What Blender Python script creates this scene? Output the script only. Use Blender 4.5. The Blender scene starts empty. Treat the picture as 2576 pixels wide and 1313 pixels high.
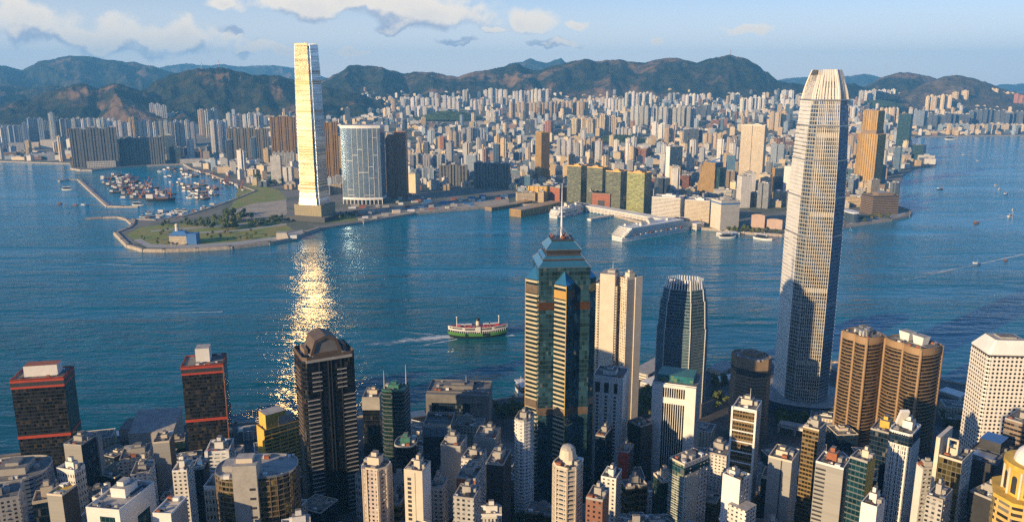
import bpy, math, random
from mathutils import Vector, noise
# ------------------------------------------------------------------ camera
W, H, F = 2576.0, 1313.0, 1992.0
TH = math.radians(12.76); CT, ST = math.cos(TH), math.sin(TH)
CAMZ = 390.0
scn = bpy.context.scene
C = scn.collection
cam_d = bpy.data.cameras.new("camera"); cam = bpy.data.objects.new("camera", cam_d); C.objects.link(cam)
cam.location = (0, 0, CAMZ); cam.rotation_euler = (math.pi/2 - TH, 0, 0)
cam_d.sensor_width = 36.0; cam_d.lens = 36.0*F/W; cam_d.clip_start = 1.0; cam_d.clip_end = 120000
scn.camera = cam
SUN_AZ = (-0.77, -0.638); SUN_EL = math.radians(15.0)
SUN_STR, SKY_STR, EXPO = 5.0, 0.080, 0.74
HAZE_DENS = 4.9e-5
scn.view_settings.view_transform = 'Standard'; scn.view_settings.look = 'None'
scn.view_settings.exposure = EXPO; scn.view_settings.gamma = 1.0; scn.view_settings.use_curve_mapping = False
cy = scn.cycles
cy.max_bounces = 8; cy.diffuse_bounces = 2; cy.glossy_bounces = 4; cy.transmission_bounces = 2; cy.volume_bounces = 1
cy.transparent_max_bounces = 8; cy.sample_clamp_indirect = 7.0; cy.caustics_reflective = False; cy.caustics_refractive = False
try:
    cy.use_denoising = False; cy.use_adaptive_sampling = False
except Exception: pass
# ------------------------------------------------------------------ node helper
class NT:
    def __init__(s, tree): s.t = tree; s.t.nodes.clear()
    def n(s, typ, ins=None, **kw):
        nd = s.t.nodes.new(typ)
        for k, v in kw.items(): setattr(nd, k, v)
        for k, v in (ins or {}).items(): s.set(nd, k, v)
        return nd
    def set(s, nd, k, v):
        sock = nd.inputs[k]
        if isinstance(v, bpy.types.NodeSocket): s.t.links.new(v, sock)
        elif isinstance(v, bpy.types.Node): s.t.links.new(v.outputs[0], sock)
        else: sock.default_value = v
    def m(s, op, a, b=0.0, c=0.0, clamp=False):
        nd = s.n('ShaderNodeMath', {0: a, 1: b, 2: c}, operation=op, use_clamp=clamp); return nd.outputs[0]
    def v(s, op, a, b=(0, 0, 0)):
        nd = s.n('ShaderNodeVectorMath', {0: a, 1: b}, operation=op); return nd.outputs[0]
    def mix(s, f, a, b):
        nd = s.n('ShaderNodeMix', data_type='RGBA'); s.set(nd, 0, f); s.set(nd, 6, a); s.set(nd, 7, b); return nd.outputs[2]
    def mulc(s, a, b):
        nd = s.n('ShaderNodeMix', data_type='RGBA', blend_type='MULTIPLY'); s.set(nd, 0, 1.0); s.set(nd, 6, a); s.set(nd, 7, b); return nd.outputs[2]
    def noise(s, vec, scale, detail=3.0, rough=0.55):
        nd = s.n('ShaderNodeTexNoise', {'Scale': scale, 'Detail': detail, 'Roughness': rough}); s.set(nd, 'Vector', vec); return nd.outputs[0]
    def ramp(s, f, lo, hi, a=0.0, b=1.0, smooth=True):
        nd = s.n('ShaderNodeMapRange', {0: f, 1: lo, 2: hi, 3: a, 4: b}); nd.interpolation_type = 'SMOOTHSTEP' if smooth else 'LINEAR'; return nd.outputs[0]
def rgba(c): return (c[0], c[1], c[2], 1.0)
# ------------------------------------------------------------------ pixel <-> world
def ray(px, py):
    x = (px-1288.0)/F; u = (656.5-py)/F
    return Vector((x, CT+u*ST, -ST+u*CT))
def G(px, py, z=0.0):
    r = ray(px, py); t = (z-CAMZ)/r.z; return Vector((r.x*t, r.y*t, z))
def AT(px, py, Y):
    r = ray(px, py); t = Y/r.y; return Vector((r.x*t, Y, CAMZ+r.z*t))
def PROJ(p):
    x, y, z = p[0], p[1], p[2]-CAMZ
    f = y*CT - z*ST; u = y*ST + z*CT
    return 1288.0+F*x/f, 656.5-F*u/f
# ------------------------------------------------------------------ world: sky and clouds
world = bpy.data.worlds.new("World"); scn.world = world; world.use_nodes = True
CLOUDS = [(60, 62, 125, 46), (185, 92, 75, 30), (300, 100, 135, 44), (450, 102, 105, 42), (575, 98, 34, 16), (880, 0, 260, 46), (760, 10, 130, 34),
          (1110, 46, 130, 40), (1010, 66, 60, 16), (1346, 56, 56, 32), (1446, 62, 36, 12), (1880, 72, 50, 11), (630, 128, 46, 16),
          (1652, 113, 14, 9), (560, 8, 40, 14), (720, 132, 50, 10), (1240, 78, 40, 8), (890, 130, 40, 9), (1150, 108, 45, 7), (1400, 116, 60, 9)]
def build_world():
    nt = NT(world.node_tree)
    az = math.atan2(SUN_AZ[0], SUN_AZ[1])
    sky = nt.n('ShaderNodeTexSky', sky_type='NISHITA', sun_disc=False, sun_elevation=SUN_EL, sun_rotation=az, altitude=300.0, air_density=1.0, dust_density=0.8, ozone_density=4.0)
    g = bpy.data.node_groups.new('cloud_density', 'ShaderNodeTree')
    g.interface.new_socket(name='P', in_out='INPUT', socket_type='NodeSocketVector')
    g.interface.new_socket(name='D', in_out='OUTPUT', socket_type='NodeSocketFloat')
    q = NT(g); gi = q.n('NodeGroupInput'); go = q.n('NodeGroupOutput')
    P = gi.outputs[0]
    wob = q.v('SCALE', q.v('SUBTRACT', q.n('ShaderNodeTexNoise', {'Vector': P, 'Scale': 22.0, 'Detail': 3.0}).outputs[1], (0.5, 0.5, 0.5)))
    wob.node.inputs['Scale'].default_value = 0.045
    P2 = q.v('ADD', P, wob)
    sp = q.n('ShaderNodeSeparateXYZ', {0: P2}); X, Y = sp.outputs[0], sp.outputs[1]
    best = None
    for (px, py, rx, ry) in CLOUDS:
        r = ray(px, py); a, e = r.x/r.y, r.z/r.y
        dx = q.m('MULTIPLY', q.m('SUBTRACT', X, a), F/rx/1.22)
        dy = q.m('MULTIPLY', q.m('SUBTRACT', Y, e), F/ry/1.25)
        dyn = q.m('MULTIPLY', q.m('MINIMUM', dy, 0.0), 1.3)        # flatter below
        dyp = q.m('MAXIMUM', dy, 0.0)
        rr = q.m('ADD', q.m('MULTIPLY', dx, dx), q.m('ADD', q.m('MULTIPLY', dyn, dyn), q.m('MULTIPLY', dyp, dyp)))
        mm = q.m('SUBTRACT', 1.0, rr)
        best = mm if best is None else q.m('MAXIMUM', best, mm)
    fb = q.noise(P, 21.0, 8.0, 0.56)
    d = q.m('ADD', q.m('MAXIMUM', best, -1.5), q.m('MULTIPLY', q.m('SUBTRACT', fb, 0.46), 3.0))
    q.set(go, 0, d)
    tc = nt.n('ShaderNodeTexCoord'); sv = nt.n('ShaderNodeSeparateXYZ', {0: tc.outputs['Generated']})
    yy = nt.m('MAXIMUM', sv.outputs[1], 0.05)
    P = nt.n('ShaderNodeCombineXYZ', {0: nt.m('DIVIDE', sv.outputs[0], yy), 1: nt.m('DIVIDE', sv.outputs[2], yy)})
    def dens(off):
        gn = nt.n('ShaderNodeGroup'); gn.node_tree = g; nt.set(gn, 0, nt.v('ADD', P.outputs[0], off)); return gn.outputs[0]
    d0 = dens((0, 0, 0)); d1 = dens((-0.013, 0.030, 0))
    alpha = nt.ramp(d0, -0.05, 0.90)
    alpha = nt.m('MULTIPLY', alpha, nt.ramp(sv.outputs[1], 0.1, 0.4))
    lit = nt.ramp(nt.m('SUBTRACT', d0, d1), -0.20, 0.60)
    thick = nt.ramp(d0, 0.4, 1.9)
    lit = nt.m('MULTIPLY', lit, nt.m('SUBTRACT', 1.0, nt.m('MULTIPLY', thick, 0.25)))
    cc = nt.mix(lit, rgba((3.7, 3.9, 4.8)), rgba((9.4, 8.0, 6.3)))
    # thin high veil toward the horizon
    low = nt.ramp(sv.outputs[2], 0.0, 0.16, 1.0, 0.0)
    base = nt.mulc(nt.mix(nt.m('MULTIPLY', low, 0.75), sky.outputs[0], rgba((10.2, 8.3, 6.4))), rgba((1.0, 1.10, 1.32)))
    col = nt.mix(nt.m('MULTIPLY', alpha, 0.93), base, cc)
    bg = nt.n('ShaderNodeBackground', {0: col, 1: SKY_STR}); o = nt.n('ShaderNodeOutputWorld', {0: bg})
build_world()
sun_d = bpy.data.lights.new("sun", 'SUN'); sun_d.energy = SUN_STR; sun_d.angle = math.radians(0.6); sun_d.color = (1.0, 0.73, 0.41)
sun = bpy.data.objects.new("sun", sun_d); C.objects.link(sun)
SD = Vector((SUN_AZ[0]*math.cos(SUN_EL), SUN_AZ[1]*math.cos(SUN_EL), math.sin(SUN_EL))).normalized()
sun.rotation_euler = SD.to_track_quat('Z', 'Y').to_euler(); sun.location = (-300, -300, 900)
# ------------------------------------------------------------------ materials
def mat(name, col, rough=0.7, metal=0.0, var=0.25, scale=0.12, usecol=False, spec=0.5, col2=None):
    m = bpy.data.materials.new(name); m.use_nodes = True; nt = NT(m.node_tree)
    tc = nt.n('ShaderNodeTexCoord'); P = tc.outputs['Object']
    n1 = nt.noise(P, scale, 4.0); n2 = nt.noise(P, scale*7.3, 3.0)
    f = nt.m('ADD', nt.m('MULTIPLY', n1, 0.65), nt.m('MULTIPLY', n2, 0.35))
    k = nt.ramp(f, 0.3, 0.7, 1.0-var, 1.0+var, smooth=False)
    base = rgba(col)
    if usecol: base = nt.n('ShaderNodeObjectInfo').outputs['Color']
    if col2: base = nt.mix(nt.ramp(n1, 0.42, 0.6), base, rgba(col2))
    kc = nt.n('ShaderNodeCombineXYZ', {0: k, 1: k, 2: k})
    c = nt.mulc(base, kc.outputs[0])
    b = nt.n('ShaderNodeBsdfPrincipled', {'Base Color': c, 'Roughness': rough, 'Metallic': metal, 'Specular IOR Level': spec})
    nt.n('ShaderNodeOutputMaterial', {0: b}); return m
def facade(name, wall, glass, bw=3.0, fh=3.6, wu=0.7, wv=0.6, grough=0.08, gmetal=0.35, tilt=0.03, curtain=0.12, usecol=False, wrough=0.65,
           wmetal=0.0, circle=False, mech=None, frame=None, var=0.2, gvar=0.5, curcol=(0.30, 0.29, 0.27), shingle=None, streak=None):
    """wall with a grid of window panes; u,v of the UV map are metres along and up the wall"""
    m = bpy.data.materials.new(name); m.use_nodes = True; nt = NT(m.node_tree)
    uv = nt.n('ShaderNodeUVMap', uv_map='UVMap'); sp = nt.n('ShaderNodeSeparateXYZ', {0: uv.outputs[0]}); u, v = sp.outputs[0], sp.outputs[1]
    us = nt.m('ADD', nt.m('DIVIDE', u, bw), 0.5); vs = nt.m('DIVIDE', v, fh)
    fu = nt.m('ABSOLUTE', nt.m('SUBTRACT', nt.m('FRACT', us), 0.5)); fv = nt.m('ABSOLUTE', nt.m('SUBTRACT', nt.m('FRACT', vs), 0.5))
    if circle:
        a = nt.m('MULTIPLY', fu, bw); b_ = nt.m('MULTIPLY', fv, fh)
        mask = nt.m('LESS_THAN', nt.m('ADD', nt.m('MULTIPLY', a, a), nt.m('MULTIPLY', b_, b_)), (wu*bw/2)**2)
    else:
        mask = nt.m('MULTIPLY', nt.m('LESS_THAN', fu, wu/2 if wu < 1 else 2.0), nt.m('LESS_THAN', fv, wv/2 if wv < 1 else 2.0))
    if mech:                                                     # storeys without windows
        per, off, hh = mech
        fm = nt.m('MULTIPLY', nt.m('FRACT', nt.m('DIVIDE', nt.m('ADD', v, off), per)), per)
        mask = nt.m('MULTIPLY', mask, nt.m('GREATER_THAN', fm, hh))
    geo = nt.n('ShaderNodeNewGeometry'); oi = nt.n('ShaderNodeObjectInfo')
    nx = nt.n('ShaderNodeSeparateXYZ', {0: geo.outputs['True Normal']}).outputs[0]
    idv = nt.n('ShaderNodeCombineXYZ', {0: nt.m('FLOOR', us), 1: nt.m('FLOOR', vs), 2: nt.m('ADD', nt.m('FLOOR', nt.m('MULTIPLY', nx, 7.0)), nt.m('MULTIPLY', oi.outputs['Random'], 91.0))})
    wn = nt.n('ShaderNodeTexWhiteNoise', {'Vector': idv.outputs[0]}, noise_dimensions='3D'); val, colr = wn.outputs[0], wn.outputs[1]
    k = nt.ramp(val, 0, 1, 1-gvar, 1+gvar, smooth=False)
    gl = nt.mulc(rgba(glass), nt.n('ShaderNodeCombineXYZ', {0: k, 1: k, 2: k}).outputs[0])
    cur = nt.m('GREATER_THAN', nt.n('ShaderNodeSeparateXYZ', {0: colr}).outputs[0], 1.0-curtain)
    gl = nt.mix(nt.m('MULTIPLY', cur, 0.6), gl, rgba(curcol))
    if streak:                                                   # uneven reflections, painted as level streaks in the glass colour
        sv_ = nt.n('ShaderNodeCombineXYZ', {0: nt.m('MULTIPLY', u, 0.008), 1: nt.m('MULTIPLY', v, streak[0]), 2: nt.m('MULTIPLY', nx, 3.0)})
        sk = nt.ramp(nt.noise(sv_.outputs[0], 1.0, 5.0, 0.65), 0.35, 0.65, streak[1], streak[2], smooth=False); gl = nt.mulc(gl, nt.n('ShaderNodeCombineXYZ', {0: sk, 1: sk, 2: sk}).outputs[0])
    base = oi.outputs['Color'] if usecol else rgba(wall)
    uvv = nt.n('ShaderNodeCombineXYZ', {0: nt.m('MULTIPLY', u, 0.35), 1: nt.m('MULTIPLY', v, 0.03), 2: nt.m('MULTIPLY', oi.outputs['Random'], 50.0)})
    n1 = nt.noise(uvv.outputs[0], 1.0, 4.0); n2 = nt.noise(geo.outputs['Position'], 0.05, 3.0)
    f = nt.m('ADD', nt.m('MULTIPLY', n1, 0.5), nt.m('MULTIPLY', n2, 0.5))
    kk = nt.ramp(f, 0.3, 0.7, 1-var, 1+var*0.6, smooth=False)
    wl = nt.mulc(base, nt.n('ShaderNodeCombineXYZ', {0: kk, 1: kk, 2: kk}).outputs[0])
    col = nt.mix(mask, wl, gl)
    ro = nt.m('ADD', wrough, nt.m('MULTIPLY', mask, grough-wrough)); me = nt.m('ADD', wmetal, nt.m('MULTIPLY', mask, gmetal-wmetal))
    tv = nt.v('SUBTRACT', colr, (0.5, 0.5, 0.5)); sc_ = nt.n('ShaderNodeVectorMath', {0: tv}, operation='SCALE'); nt.set(sc_, 'Scale', nt.m('MULTIPLY', mask, tilt))
    nv = nt.v('ADD', geo.outputs['Normal'], sc_.outputs[0])
    if shingle:                                                  # panels lean like shingles, less so toward the top
        za, zb_, ta, tb = shingle; nv = nt.v('ADD', nv, nt.n('ShaderNodeCombineXYZ', {2: nt.ramp(v, za, zb_, ta, tb, smooth=False)}).outputs[0])
    nrm = nt.v('NORMALIZE', nv)
    b = nt.n('ShaderNodeBsdfPrincipled', {'Base Color': col, 'Roughness': ro, 'Metallic': me, 'Normal': nrm})
    nt.n('ShaderNodeOutputMaterial', {0: b}); return m
# ------------------------------------------------------------------ mesh builder
class MB:
    def __init__(s): s.v = []; s.f = []; s.uv = []; s.mi = []; s.mats = []; s.sm = []
    def mid(s, m):
        if m not in s.mats: s.mats.append(m)
        return s.mats.index(m)
    def face(s, pts, m, uvs=None, smooth=False):
        i = len(s.v); s.v += [tuple(p) for p in pts]; s.f.append(tuple(range(i, i+len(pts))))
        if uvs is None:
            uvs = [(p[0], p[1]) for p in pts]
        s.uv.append(uvs); s.mi.append(s.mid(m)); s.sm.append(smooth); return s
    def prism(s, poly, z0, z1, mw, mr=None, top=None, bottom=False, cont=False, smooth=False):
        """poly: ccw (x,y) list; top: optional poly of the same length at z1; mw a material or one per edge"""
        top = top or poly; n = len(poly); acc = 0.0
        for i in range(n):
            j = (i+1) % n; a, b, c, d = poly[i], poly[j], top[j], top[i]
            L = math.hypot(b[0]-a[0], b[1]-a[1]); Lt = math.hypot(c[0]-d[0], c[1]-d[1])
            m = mw[i] if isinstance(mw, (list, tuple)) else mw
            if m is None: continue
            if L < 1e-6 and Lt < 1e-6: continue
            u0 = acc if cont else -L/2; acc += L
            mid_ = u0+L/2
            s.face([(a[0], a[1], z0), (b[0], b[1], z0), (c[0], c[1], z1), (d[0], d[1], z1)], m,
                   [(u0, z0), (u0+L, z0), (mid_+Lt/2, z1), (mid_-Lt/2, z1)], smooth)
        if mr: s.face([(p[0], p[1], z1) for p in top], mr)
        if bottom: s.face([(p[0], p[1], z0) for p in reversed(poly)], mr or mw)
        return s
    def box(s, x0, x1, y0, y1, z0, z1, m, mr=None):
        return s.prism([(x0, y0), (x1, y0), (x1, y1), (x0, y1)], z0, z1, m, mr or (m if not isinstance(m, (list, tuple)) else m[0]), bottom=True)
    def tube(s, a, b, r0, r1, m, n=8, cap=True):
        a, b = Vector(a), Vector(b); d = (b-a).normalized(); t = Vector((0, 0, 1)) if abs(d.z) < 0.9 else Vector((1, 0, 0))
        x = d.cross(t).normalized(); y = d.cross(x)
        ra = [a+(x*math.cos(k*2*math.pi/n)-y*math.sin(k*2*math.pi/n))*r0 for k in range(n)]
        rb = [b+(x*math.cos(k*2*math.pi/n)-y*math.sin(k*2*math.pi/n))*r1 for k in range(n)]
        for k in range(n):
            j = (k+1) % n; s.face([ra[k], ra[j], rb[j], rb[k]], m, smooth=True)
        if cap and r1 > 0.01: s.face(rb, m); s.face(list(reversed(ra)), m)
        return s
    def bar(s, a, b, w, h, m):
        a, b = Vector(a), Vector(b); d = (b-a).normalized(); t = Vector((0, 0, 1)) if abs(d.z) < 0.9 else Vector((1, 0, 0))
        x = d.cross(t).normalized()*w/2; y = x.normalized().cross(d)*h/2
        q = [a-x-y, a+x-y, a+x+y, a-x+y, b-x-y, b+x-y, b+x+y, b-x+y]
        for f in ((0, 1, 5, 4), (1, 2, 6, 5), (2, 3, 7, 6), (3, 0, 4, 7), (3, 2, 1, 0), (4, 5, 6, 7)): s.face([q[k] for k in f], m)
        return s
    def blob(s, c, r, m, sq=(1, 1, 1), nu=10, nv=6):
        def P(i, j):
            th = math.pi*j/nv; ph = 2*math.pi*i/nu
            return (c[0]+r*sq[0]*math.sin(th)*math.cos(ph), c[1]+r*sq[1]*math.sin(th)*math.sin(ph), c[2]+r*sq[2]*math.cos(th))
        for i in range(nu):
            for j in range(nv):
                s.face([P(i, j), P(i, j+1), P(i+1, j+1), P(i+1, j)], m, smooth=True)
        return s
    def build(s, name, parent=None, weld=False):
        me = bpy.data.meshes.new(name); me.from_pydata(s.v, [], s.f)
        ul = me.uv_layers.new(name='UVMap'); flat = [c for f in s.uv for p in f for c in p[:2]]
        ul.data.foreach_set('uv', flat)
        for m in s.mats: me.materials.append(m)
        me.polygons.foreach_set('material_index', s.mi); me.polygons.foreach_set('use_smooth', s.sm)
        if weld:
            import bmesh
            bm = bmesh.new(); bm.from_mesh(me); bmesh.ops.remove_doubles(bm, verts=bm.verts, dist=0.001); bm.to_mesh(me); bm.free()
        me.update()
        o = bpy.data.objects.new(name, me); C.objects.link(o)
        if parent: o.parent = parent
        return o
def tag(o, label=None, cat=None, group=None, kind=None):
    if label: o['label'] = label
    if cat: o['category'] = cat
    if group: o['group'] = group
    if kind: o['kind'] = kind
    return o
def thing(name, label, cat, loc=(0, 0, 0), rz=0.0, group=None):
    o = bpy.data.objects.new(name, None); C.objects.link(o); o.empty_display_size = 5.0
    o.location = loc; o.rotation_euler = (0, 0, rz); return tag(o, label, cat, group)
KIDS = {}
def dup(root, loc, rz, label=None, group=None, scale=None):
    r = root.copy(); C.objects.link(r); r.location = loc; r.rotation_euler = (0, 0, rz)
    if label: r['label'] = label
    if group: r['group'] = group
    if scale: r.scale = scale
    if root.name not in KIDS: KIDS[root.name] = [(ch, list(ch.children)) for ch in root.children]
    for ch, gs in KIDS[root.name]:
        c = ch.copy(); C.objects.link(c); c.parent = r
        for g in gs:
            d = g.copy(); C.objects.link(d); d.parent = c
    return r
def scl(poly, k, k2=None): return [(p[0]*k, p[1]*(k2 or k)) for p in poly]
def inset(poly, d):
    n = len(poly); out = []
    for i in range(n):
        p0, p1, p2 = Vector(poly[i-1]), Vector(poly[i]), Vector(poly[(i+1) % n])
        e1 = (p1-p0).normalized(); e2 = (p2-p1).normalized()
        n1 = Vector((-e1.y, e1.x)); n2 = Vector((-e2.y, e2.x)); b = n1+n2
        if b.length < 1e-6: b = n1
        k = d/max(0.3, (1+n1.dot(n2))/2)*0.5
        out.append((p1.x+b.x*k, p1.y+b.y*k))
    return out
def rect(w, d): return [(-w/2, -d/2), (w/2, -d/2), (w/2, d/2), (-w/2, d/2)]
def chamfer(w, d, c): return [(-w/2+c, -d/2), (w/2-c, -d/2), (w/2, -d/2+c), (w/2, d/2-c), (w/2-c, d/2), (-w/2+c, d/2), (-w/2, d/2-c), (-w/2, -d/2+c)]
def plus(w, d, a, b):
    return [(-w/2+a, -d/2), (w/2-a, -d/2), (w/2-a, -d/2+b), (w/2, -d/2+b), (w/2, d/2-b), (w/2-a, d/2-b), (w/2-a, d/2), (-w/2+a, d/2), (-w/2+a, d/2-b), (-w/2, d/2-b), (-w/2, -d/2+b), (-w/2+a, -d/2+b)]
def notched(w, d, n, g, dep):
    """rectangle with n recesses of width g and depth dep along each long side"""
    pts = []; xs = [(-w/2)+(k+1)*w/(n+1) for k in range(n)]
    pts.append((-w/2, -d/2))
    for x in xs: pts += [(x-g/2, -d/2), (x-g/2, -d/2+dep), (x+g/2, -d/2+dep), (x+g/2, -d/2)]
    pts += [(w/2, -d/2), (w/2, d/2)]
    for x in reversed(xs): pts += [(x+g/2, d/2), (x+g/2, d/2-dep), (x-g/2, d/2-dep), (x-g/2, d/2)]
    pts.append((-w/2, d/2)); return pts
def ring(rx, ry, n=28, p=2.0, rot=0.0):
    out = []
    for k in range(n):
        a = 2*math.pi*k/n+rot; c, s_ = math.cos(a), math.sin(a)
        out.append((rx*math.copysign(abs(c)**(2/p), c), ry*math.copysign(abs(s_)**(2/p), s_)))
    return out
def chain(faces):
    """centrally symmetric outline from visible faces, left to right: (normal azimuth deg right of the viewer, width)"""
    pts = [Vector((0, 0))]
    for az, w in faces:
        a = math.radians(az); n = Vector((math.sin(a), -math.cos(a))); t = Vector((-n.y, n.x))
        pts.append(pts[-1]+t*w)
    c = (pts[0]+pts[-1])/2; f = [p-c for p in pts]
    return [(p.x, p.y) for p in f[:-1]]+[(-p.x, -p.y) for p in f[:-1]]
R = random.Random(11)
# ================================================================== SETTING
RIDGE = [(-2100, 500, 120), (-1900, 350, 200), (-1400, -30, 345), (-900, -400, 455), (-300, -850, 520), (500, -1500, 540)]
def hill_z(x, y):
    best = 0.0
    for (a, b) in zip(RIDGE, RIDGE[1:]):
        dx, dy = b[0]-a[0], b[1]-a[1]; t = max(0, min(1, ((x-a[0])*dx+(y-a[1])*dy)/(dx*dx+dy*dy)))
        d = math.hypot(x-a[0]-t*dx, y-a[1]-t*dy); z = (a[2]+(b[2]-a[2])*t)
        best = max(best, (z-26)*math.exp(-(d/420.0)**2))
    return best
def isl_z(x, y):
    s = 4.0+max(0.0, 700-y)*0.26 if y > 150 else 147+4+(150-y)*0.12
    return max(s, hill_z(x, y))
SHORE_PX = [(-30, 1160), (110, 1145), (140, 1150), (150, 1120), (262, 1101), (362, 1086), (470, 1080), (594, 1074), (700, 1068), (900, 1056), (1038, 1048), (1238, 1016), (1290, 1008), (1400, 1000), (1520, 985),
            (1608, 957), (1800, 938), (1940, 925), (2095, 917), (2250, 938), (2363, 962), (2440, 978), (2600, 1010)]
SHORE = [G(px, py) for px, py in SHORE_PX]
SHORE = [Vector((-2600, -300, 0)), Vector((-2300, 250, 0)), Vector((-1500, 560, 0)), Vector((-900, 700, 0))]+SHORE+[Vector((900, 760, 0)), Vector((2200, 620, 0))]
SHORE.sort(key=lambda p: p.x)
def shore_y(x):
    for a, b in zip(SHORE, SHORE[1:]):
        if a.x <= x <= b.x: return a.y+(b.y-a.y)*(x-a.x)/max(1e-6, b.x-a.x)
    return SHORE[0].y
def kow_z(x, y):
    r = x/max(y, 1); k = max(0.0, min(1.0, (r-.43)/.05)); y0 = 4700+1500*k
    return 5.0+max(0.0, min(y, 6100 if r < -.2 else 9000)-y0)*0.075
KOW_PX = [(-900, 408), (-400, 408), (0, 408), (100, 411), (176, 413), (181, 427), (205, 431), (231, 431), (288, 425), (367, 419), (463, 415), (484, 428), (530, 442), (590, 465), (643, 484),
          (601, 501), (570, 513), (534, 526), (455, 551), (392, 558), (338, 556), (334, 570), (321, 580), (292, 590), (308, 607), (323, 622), (361, 633), (413, 634), (496, 631), (580, 626),
          (679, 615), (742, 603), (766, 590), (800, 579), (915, 562), (1044, 540), (1150, 530), (1283, 519), (1400, 517), (1468, 521), (1546, 545), (1628, 567), (1753, 577), (1813, 582),
          (1888, 590), (1965, 595), (2060, 585), (2125, 573), (2190, 563), (2240, 556), (2285, 546), (2291, 539), (2284, 531), (2262, 524), (2245, 500), (2230, 472), (2228, 457), (2268, 454),
          (2271, 442), (2304, 424), (2354, 420), (2356, 414), (2340, 408), (2322, 404), (2303, 393), (2296, 366), (2290, 346), (2400, 344), (2576, 342), (3100, 341)]
KOW = [G(px, py) for px, py in KOW_PX]
KOWP = [(p.x, p.y) for p in KOW]+[(20500, 9500), (20500, 23500), (-20500, 23500), (-20500, 9500)]
def in_poly(x, y, poly):
    c = False; j = len(poly)-1
    for i in range(len(poly)):
        xi, yi = poly[i]; xj, yj = poly[j]
        if (yi > y) != (yj > y) and x < (xj-xi)*(y-yi)/(yj-yi)+xi: c = not c
        j = i
    return c
def KG(px, py):
    """point of the Kowloon ground seen at a pixel"""
    p = G(px, py, 5.0) if py > 215 else AT(px, py, 9000)
    if p.y > 4700 or p.y < 0:
        Y = 4700.0
        while Y < 9500:
            q = AT(px, py, Y)
            if q.z <= kow_z(q.x, Y): return Vector((q.x, Y, kow_z(q.x, Y)))
            Y += 10
        return AT(px, py, 9400)
    return p
def water_material():
    m = bpy.data.materials.new("harbour_water"); m.use_nodes = True; nt = NT(m.node_tree)
    P = nt.n('ShaderNodeNewGeometry').outputs['Position']
    mp = nt.n('ShaderNodeMapping', {'Vector': P, 'Rotation': (0, 0, math.radians(24)), 'Scale': (0.55, 1.0, 1.0)})
    mp2 = nt.n('ShaderNodeMapping', {'Vector': P, 'Rotation': (0, 0, math.radians(-18)), 'Scale': (0.45, 1.0, 1.0)})
    a = nt.noise(mp.outputs[0], 1/55.0, 3.0, 0.5); b = nt.noise(mp2.outputs[0], 1/17.0, 3.0, 0.55); c = nt.noise(mp.outputs[0], 1/5.5, 3.0, 0.6)
    big = nt.noise(P, 1/420.0, 4.0, 0.55)
    mp3 = nt.n('ShaderNodeMapping', {'Vector': P, 'Rotation': (0, 0, math.radians(-8)), 'Scale': (0.16, 1.0, 1.0)})
    strk = nt.noise(mp3.outputs[0], 1/150.0, 4.0, 0.6)
    h = nt.m('ADD', nt.m('MULTIPLY', a, 3.6), nt.m('ADD', nt.m('MULTIPLY', b, 4.6), nt.m('MULTIPLY', c, 1.25)))
    h = nt.m('MULTIPLY', h, nt.ramp(strk, 0.35, 0.65, 0.40, 1.40))
    bp = nt.n('ShaderNodeBump', {'Strength': 1.0, 'Distance': 0.8, 'Height': h})
    ys = nt.n('ShaderNodeSeparateXYZ', {0: P}).outputs[1]                # darker teal near the island, brighter blue farther out
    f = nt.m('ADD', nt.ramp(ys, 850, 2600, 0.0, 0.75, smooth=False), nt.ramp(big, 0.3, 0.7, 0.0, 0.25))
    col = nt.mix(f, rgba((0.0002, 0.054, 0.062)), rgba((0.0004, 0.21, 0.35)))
    bs = nt.n('ShaderNodeBsdfPrincipled', {'Base Color': col, 'Roughness': 0.14, 'IOR': 1.333, 'Specular Tint': rgba((0.45, 0.88, 1.0)), 'Normal': bp.outputs[0]})
    nt.n('ShaderNodeOutputMaterial', {0: bs}); return m
M_water = water_material()
M_asphalt = mat('asphalt', (0.055, 0.056, 0.06), 0.85, var=0.35, scale=0.02, col2=(0.11, 0.105, 0.10))
M_city = mat('city_ground', (0.22, 0.20, 0.17), 0.9, var=0.4, scale=0.006, col2=(0.09, 0.105, 0.07))
M_stone = mat('seawall_stone', (0.36, 0.30, 0.23), 0.85, var=0.4, scale=0.15)
M_grass = mat('grass', (0.21, 0.26, 0.035), 0.9, var=0.35, scale=0.02, col2=(0.24, 0.20, 0.05))
M_sand = mat('bare_ground', (0.46, 0.38, 0.28), 0.9, var=0.3, scale=0.02, col2=(0.30, 0.26, 0.20))
M_path = mat('paving', (0.36, 0.35, 0.33), 0.8, var=0.2, scale=0.05)
M_hill = mat('hillside', (0.040, 0.060, 0.024), 0.95, var=0.45, scale=0.004, col2=(0.085, 0.085, 0.04))
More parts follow.
